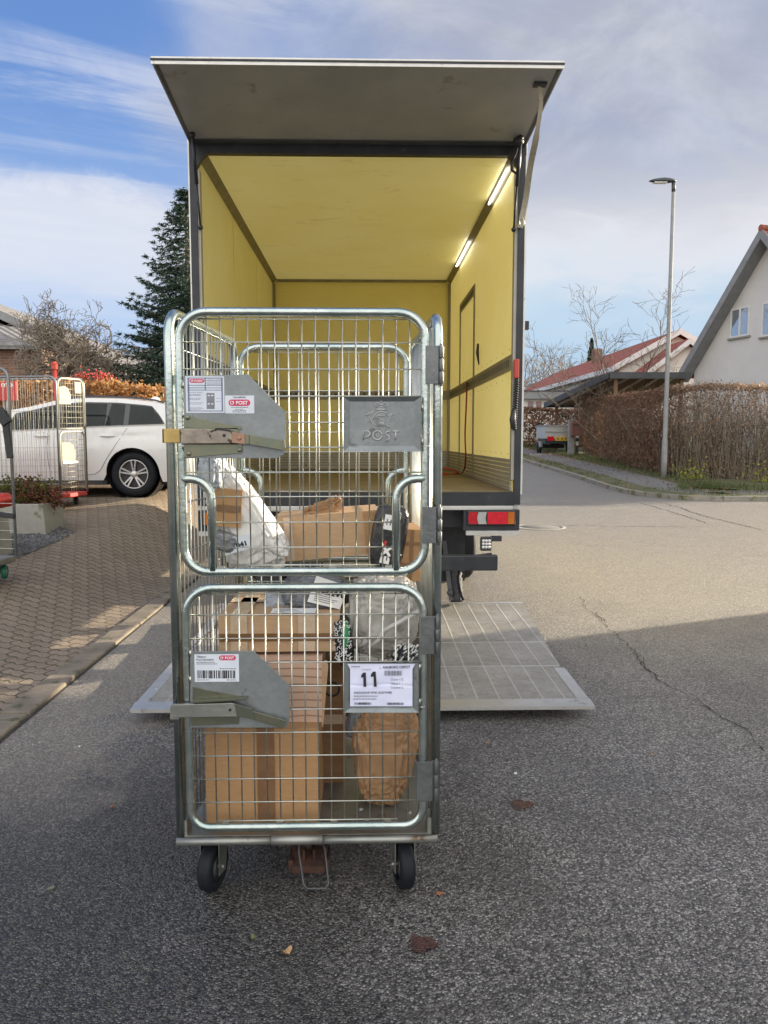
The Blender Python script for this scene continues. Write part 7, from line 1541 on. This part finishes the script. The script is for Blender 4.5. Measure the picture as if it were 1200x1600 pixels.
for q in (BL.lerp(BR, .10), BL.lerp(BR, .55), TL.lerp(TRr, .1) + Vector((0, .2, 0)), TL.lerp(TRr, .92) + Vector((0, .2, 0))): mb = MB(); mb.box(q.x - .07, q.x + .07, q.y - .07, q.y + .07, zg - .5, q.z - .15); mb.build('post', M['timber'], cp)
# ---- trailer
TY = 36.0; tb = P(862, 712, TY); s_ = TY / F_PX * 1.0
zt = H(tb.x, TY) + .12
tr = thing('trailer', (tb.x, TY + 1, zt), 'small grey box trailer with a yellow number plate, parked beyond the footpath', 'trailer')
xl2, xr2 = P(852, 690, TY).x, P(893, 690, TY).x; z0, z1 = P(870, 685, TY).z, P(870, 665, TY).z; LT = 2.0; sk = Vector((.02, LT, 0))
def tbox(mb, x0, x1, y0, y1, za, zb, m=0):
    f = lambda x, y, z: Vector((x, TY, z)) + sk * (y / LT)
    vs = [f(x, y, z) for x in (x0, x1) for y in (y0, y1) for z in (za, zb)]; mb.add(vs, [(0, 1, 3, 2), (4, 6, 7, 5), (0, 4, 5, 1), (2, 3, 7, 6), (0, 2, 6, 4), (1, 5, 7, 3)], m)
mb = MB(); tbox(mb, xl2, xr2, 0, .03, z0, z1); tbox(mb, xl2, xl2 + .03, .031, LT, z0, z1); tbox(mb, xr2 - .03, xr2, .031, LT, z0, z1); tbox(mb, xl2, xr2, LT + .001, LT + .03, z0, z1); tbox(mb, xl2 + .031, xr2 - .031, .031, LT - .001, z0, z0 + .03); bd = mb.build('box_body', M['alu'], tr)
mb = MB(); tbox(mb, xl2 - .03, xr2 + .03, -.04, -.002, z1 - .05, z1 + .03); tbox(mb, xl2 - .04, xl2 - .001, 0, LT, z1 - .05, z1 + .03); tbox(mb, xl2, xr2, -.03, -.002, (z0 + z1) / 2 - .02, (z0 + z1) / 2 + .02); mb.build('top_rail', M['steel_post'], bd)
mb = MB(); zb0, zb1 = P(870, 693, TY).z, P(870, 685.2, TY).z; tbox(mb, xl2, xr2, -.02, .05, zb0, zb1); tbox(mb, xl2 + .2, xl2 + .28, .06, LT, zb0 - .05, zb1); tbox(mb, xr2 - .28, xr2 - .2, .06, LT, zb0 - .05, zb1); tbox(mb, xl2 + .05, xr2 - .05, 1.2, 1.3, zt + .25, zb0); fr_ = mb.build('frame', M['black_steel'], tr)
mb = MB(); tbox(mb, P(855, 690, TY).x, P(865, 690, TY).x, -.04, -.021, P(870, 688.5, TY).z, P(870, 682, TY).z); mb.build('tail_lamp', M['lens_red'], fr_)
mb = MB(); x0_, x1_ = P(867, 690, TY).x, P(888, 690, TY).x; za_, zb_ = P(870, 688.5, TY).z, P(870, 682.5, TY).z; tbox(mb, x0_, x1_, -.04, -.021, za_, zb_); pl_ = mb.build('number_plate', surf('plate_yellow', (0.60, 0.38, 0.03), (0.64, 0.42, 0.05), 8, 0.5), fr_)
mb = MB(); mb.text('SK 40 80', (x0_ + .06, TY - .042, za_ + .03), (1, 0, 0), (0, 0, 1), x1_ - x0_ - .12, zb_ - za_ - .06, 0, .02); mb.build('number', M['ink'], pl_)
for xx in (xl2 - .16, xr2 + .02):
    c = Vector((xx, TY, 0)) + sk * .45; g = MB(); g.lathe((c.x, c.y, zt + .27), (1, 0, 0), [(.14, 0), (.25, 0), (.27, .03), (.27, .12), (.25, .15), (.14, .15)], 24); wt = g.build('wheel', M['rubber'], tr); g = MB(); g.lathe((c.x + .03, c.y, zt + .27), (1, 0, 0), [(0, .0), (.14, .0), (.14, .06), (0, .06)], 16); g.build('rim', M['alloy'], wt)
    g = MB(); g.lathe((c.x - .01, c.y, zt + .27), (1, 0, 0), [(.30, 0), (.32, .0), (.32, .18), (.30, .18)], 24); g.v = [v if v[2] > zt + .3 else (v[0], v[1], zt + .3) for v in g.v]; g.build('mudguard', M['board_grey'], tr)
# ---- letterbox on its post, reflector post
b = GH(892, 711, K); b.y = b.y; t = thing('letterbox', b, 'brown letterbox on a grey post at the end of the dense hedge', 'letterbox')
sc = b.y / F_PX
mb = MB(); mb.box(b.x - 5 * sc, b.x + 4 * sc, b.y - .1, b.y + .1, b.z, P(892, 655, b.y).z); mb.build('post', M['steel_post'], t, bevel=.02)
q0, q1 = P(890, 681, b.y - .12), P(909, 656, b.y - .12); mb = MB(); mb.prism([(q0.x, b.y - .45, q0.z), (q1.x, b.y - .45, q0.z), (q1.x, b.y - .45, q1.z - .12), ((q0.x + q1.x) / 2 + .12, b.y - .45, q1.z), ((q0.x + q1.x) / 2 - .12, b.y - .45, q1.z), (q0.x, b.y - .45, q1.z - .12)], (0, .34, 0)); bo = mb.build('box', surf('brown_box', (0.13, 0.06, 0.045), (0.17, 0.085, 0.06), 4, 0.5), t, bevel=.02)
mb = MB(); mb.box(q0.x + .05, q1.x - .05, b.y - .458, b.y - .451, q1.z - .26, q1.z - .22); mb.build('slot', M['ink'], bo)
b = GH(901, 709, K); t = thing('reflector_post', b, 'black marker post with white reflectors beside the brown letterbox', 'post'); sc = b.y / F_PX
mb = MB(); mb.box(b.x - 2.2 * sc, b.x + 2.2 * sc, b.y - .05, b.y + .05, b.z, P(901, 679, b.y).z); mb.build('post', M['board_dark'], t)
mb = MB(); mb.box(b.x - 2.0 * sc, b.x + 2.0 * sc, b.y - .058, b.y - .051, P(901, 684, b.y).z, P(901, 680, b.y).z); mb.box(b.x - 2.0 * sc, b.x + 2.0 * sc, b.y - .058, b.y - .051, P(901, 696, b.y).z, P(901, 690, b.y).z); mb.build('reflector', M['board_white'], t)
# ---- hedge beyond the trailer, low shrubs
def lk2(px, py, Y): q = P(px, py, Y); return (q.x, Y, q.z)
hedge('hedge', [lk2(812, 636, 42), lk2(850, 637, 42), lk2(884, 640, 42), lk2(920, 640, 42)], 1.2, lambda x, y: H(x, y), 'reddish hedge beyond the trailer, in front of the white garage', M['hedge_brown'], M['twig'], 3800, .085, 120, 47, 'brown hedges on the street corner', .14)
# ---- bare trees
rng = random.Random(17)
b0 = P(962, 700, 33.0); b0.z = H(b0.x, 33.0) + .1
t = thing('bare_tree', b0, 'slender leafless tree of several stems behind the brown hedge, left of the lamp', 'tree')
mb = MB(); L_ = P(985, 472, 33.0).z - b0.z
for i, (tx, f, r) in enumerate(((-2.6, .86, .06), (-1.5, .84, .055), (-.35, .95, .07), (.5, 1.0, .065), (-.9, .70, .045), (.95, .7, .04))):
    d = Vector((tx * .42, rng.uniform(-.3, .3), 1)).normalized(); p = b0.copy(); n = 7; pts = [p.copy()]; Ls = L_ * f * .92
    for k in range(n): d = (d + Vector((tx * .028 + rng.gauss(0, .05), rng.gauss(0, .05), .05))).normalized(); p = p + d * Ls / n; pts.append(p.copy())
    mb.tube(pts, [r * (1 - .85 * k / n) for k in range(n + 1)], 5, caps=False)
    for k in range(2, n + 1):
        for _ in range(2): a = Vector((rng.gauss(0, 1), rng.gauss(0, .7), rng.uniform(.2, 1))).normalized(); grow(mb, pts[k], (d * .5 + a * .6).normalized(), r * .40 * (1 - .5 * k / n), Ls * .15, 3, rng, .45, .05, 2, .16, None, .0068)
mb.build('branches', M['twig'], t)
for k, (px_, Y, pyt, lab_, sd_) in enumerate(((840, 95, 548, 'pale leafless tree far down the street, next to the truck edge', 3), (880, 105, 538, 'tallest pale leafless tree far down the street, above the red roof end', 5), (912, 100, 552, 'pale leafless tree far down the street, right of the tallest one', 9), (800, 98, 552, 'pale leafless tree far down the street, hidden mostly by the truck', 11))):
    rng = random.Random(sd_); b0 = P(px_, 640, Y); b0.z = H(b0.x, Y); Ht = P(px_, pyt, Y).z - b0.z; t = thing('bare_tree', b0, lab_, 'tree', 'leafless trees far down the street'); mb = MB(); mb.tube([b0, b0 + Z * Ht * .45], [.22, .16], 6); mb.build('trunk', M['twig_pale'], t); mb = MB()
    for i in range(7): grow(mb, b0 + Z * Ht * rng.uniform(.25, .45), Vector((rng.gauss(0, .6), rng.gauss(0, .6), 1)).normalized(), .11, Ht * .27, 4, rng, .5, .10, 2, .2, None, .022)
    mb.build('branches', M['twig_pale'], t)
q = P(924, 556, 70); t = thing('conifer', (q.x, 70, H(q.x, 70)), 'small dark conifer showing above the red roof', 'tree'); zt = P(924, 530, 70).z
mb = MB(); rg = np.random.default_rng(2); n = 1500; f = rg.uniform(0, 1, n); a = rg.uniform(0, 6.28, n); rr0 = 1.15 * (1 - f) ** .8 * (.5 + .5 * rg.uniform(0, 1, n)); z0_ = H(q.x, 70); pp_ = np.stack([q.x + rr0 * np.cos(a), 70 + rr0 * np.sin(a), z0_ + .5 + (zt - z0_ - .5) * f], 1); V, Fq = leaf_quads(rg, pp_, .16); mb.arrays(V, Fq); mb.build('crown', M['needle'], t); mb = MB(); mb.cyl((q.x, 70, z0_), (q.x, 70, zt - .5), .1, .03, 6); mb.build('trunk', M['bark'], t)
# ---- bungalow outside the picture on the right, whose roof edge throws the shade over this end of the street
SX = 12.0; SY = 5.85 + math.tan(R(90) - SUN_AZ) * (SX - 1.2)
t = thing('flat_roofed_bungalow', (SX + 5, SY - 9, 0), 'flat roofed white bungalow on the near right side of the street', 'house', 'houses across the street')
mb = MB(); mb.box(SX + .3, SX + 9.7, SY - 20, SY - .3, -.05, 3.62); mb.build('wall', M['render_white'], t)
mb = MB(); mb.box(SX, SX + 10, SY - 20.3, SY, 3.621, 3.93); mb.build('roof', M['board_grey'], t)
for k in range(4): mb = MB(); y0 = SY - 3 - k * 4.4; mb.box(SX + .26, SX + .298, y0 - 1.6, y0, .9, 2.2); wo = mb.build('window', M['board_white'], t); mb = MB(); mb.box(SX + .25, SX + .259, y0 - 1.52, y0 - .08, .98, 2.12); mb.build('pane', M['glass'], wo)
# ---- litter on the asphalt
def litter(name, px, py, sz, mat, label, cat, seed, curl=.4, grp='small litter on the asphalt'):
    rgl = random.Random(seed); c = GH(px, py); mb = MB(); k = 9; a0 = rgl.uniform(0, 6.28); pts = []
    for i in range(k):
        a = 2 * math.pi * i / k; r_ = sz * (1 + rgl.uniform(-.42, .35)); x, y = r_ * math.cos(a), r_ * .62 * math.sin(a); pts.append((c.x + x * math.cos(a0) - y * math.sin(a0), c.y + x * math.sin(a0) + y * math.cos(a0), c.z + .006 + curl * sz * (abs(math.cos(a)) ** 2) * rgl.uniform(.5, 1)))
    vs = pts + [(c.x, c.y, c.z + .008)]; mb.add(vs, [(i, (i + 1) % k, k) for i in range(k)], 0, True); mb.add([(x, y, z - .0025) for x, y, z in vs], [((i + 1) % k, i, k) for i in range(k)], 0, True)
    return tag(mb.build(name, mat), label, cat, grp)
lf1 = leafmat('leaf_tan', (.42, .25, .12), (.50, .33, .18), (.34, .19, .09), .1, 60); lf2 = leafmat('leaf_orange', (.34, .13, .055), (.40, .17, .08), (.28, .11, .05), .1, 60)
litter('dead_leaf', 447, 1491, .016, lf1, 'curled tan leaf on the asphalt below the tow hitch', 'leaf', 1, .9)
litter('dead_leaf', 686, 1398, .013, lf2, 'small orange leaf beside the right front caster', 'leaf', 2)
litter('dead_leaf', 761, 1163, .014, lf1, 'small tan leaf on the asphalt in front of the lift platform', 'leaf', 3)
litter('pale_flake', 78, 1391, .016, M['concrete'], 'whitish flake on the dark asphalt at the left, below the kerb', 'flake', 4, .3)
litter('pale_flake', 805, 1210, .010, M['print_white'], 'tiny white flake on the asphalt right of the cage', 'flake', 5, .3)
litter('dead_leaf', 395, 1467, .010, leafmat('leaf_green', (.16, .17, .08), (.2, .2, .1), (.14, .14, .07), .1, 60), 'tiny greenish leaf left of the curled tan leaf', 'leaf', 6)
litter('pale_flake', 124, 1168, .009, M['print_white'], 'tiny white flake near the paving at the left', 'flake', 7, .3)
litter('dead_leaf', 175, 1262, .011, lf2, 'dull orange leaf on the dark asphalt left of the cage', 'leaf', 8, .2)
litter('dead_leaf', 1020, 1180, .010, lf1, 'tiny tan leaf on the asphalt near the long crack', 'leaf', 9, .2)
# ================================================================ tidy up
for o_ in bpy.data.objects:
    if '_o' in o_: del o_['_o']
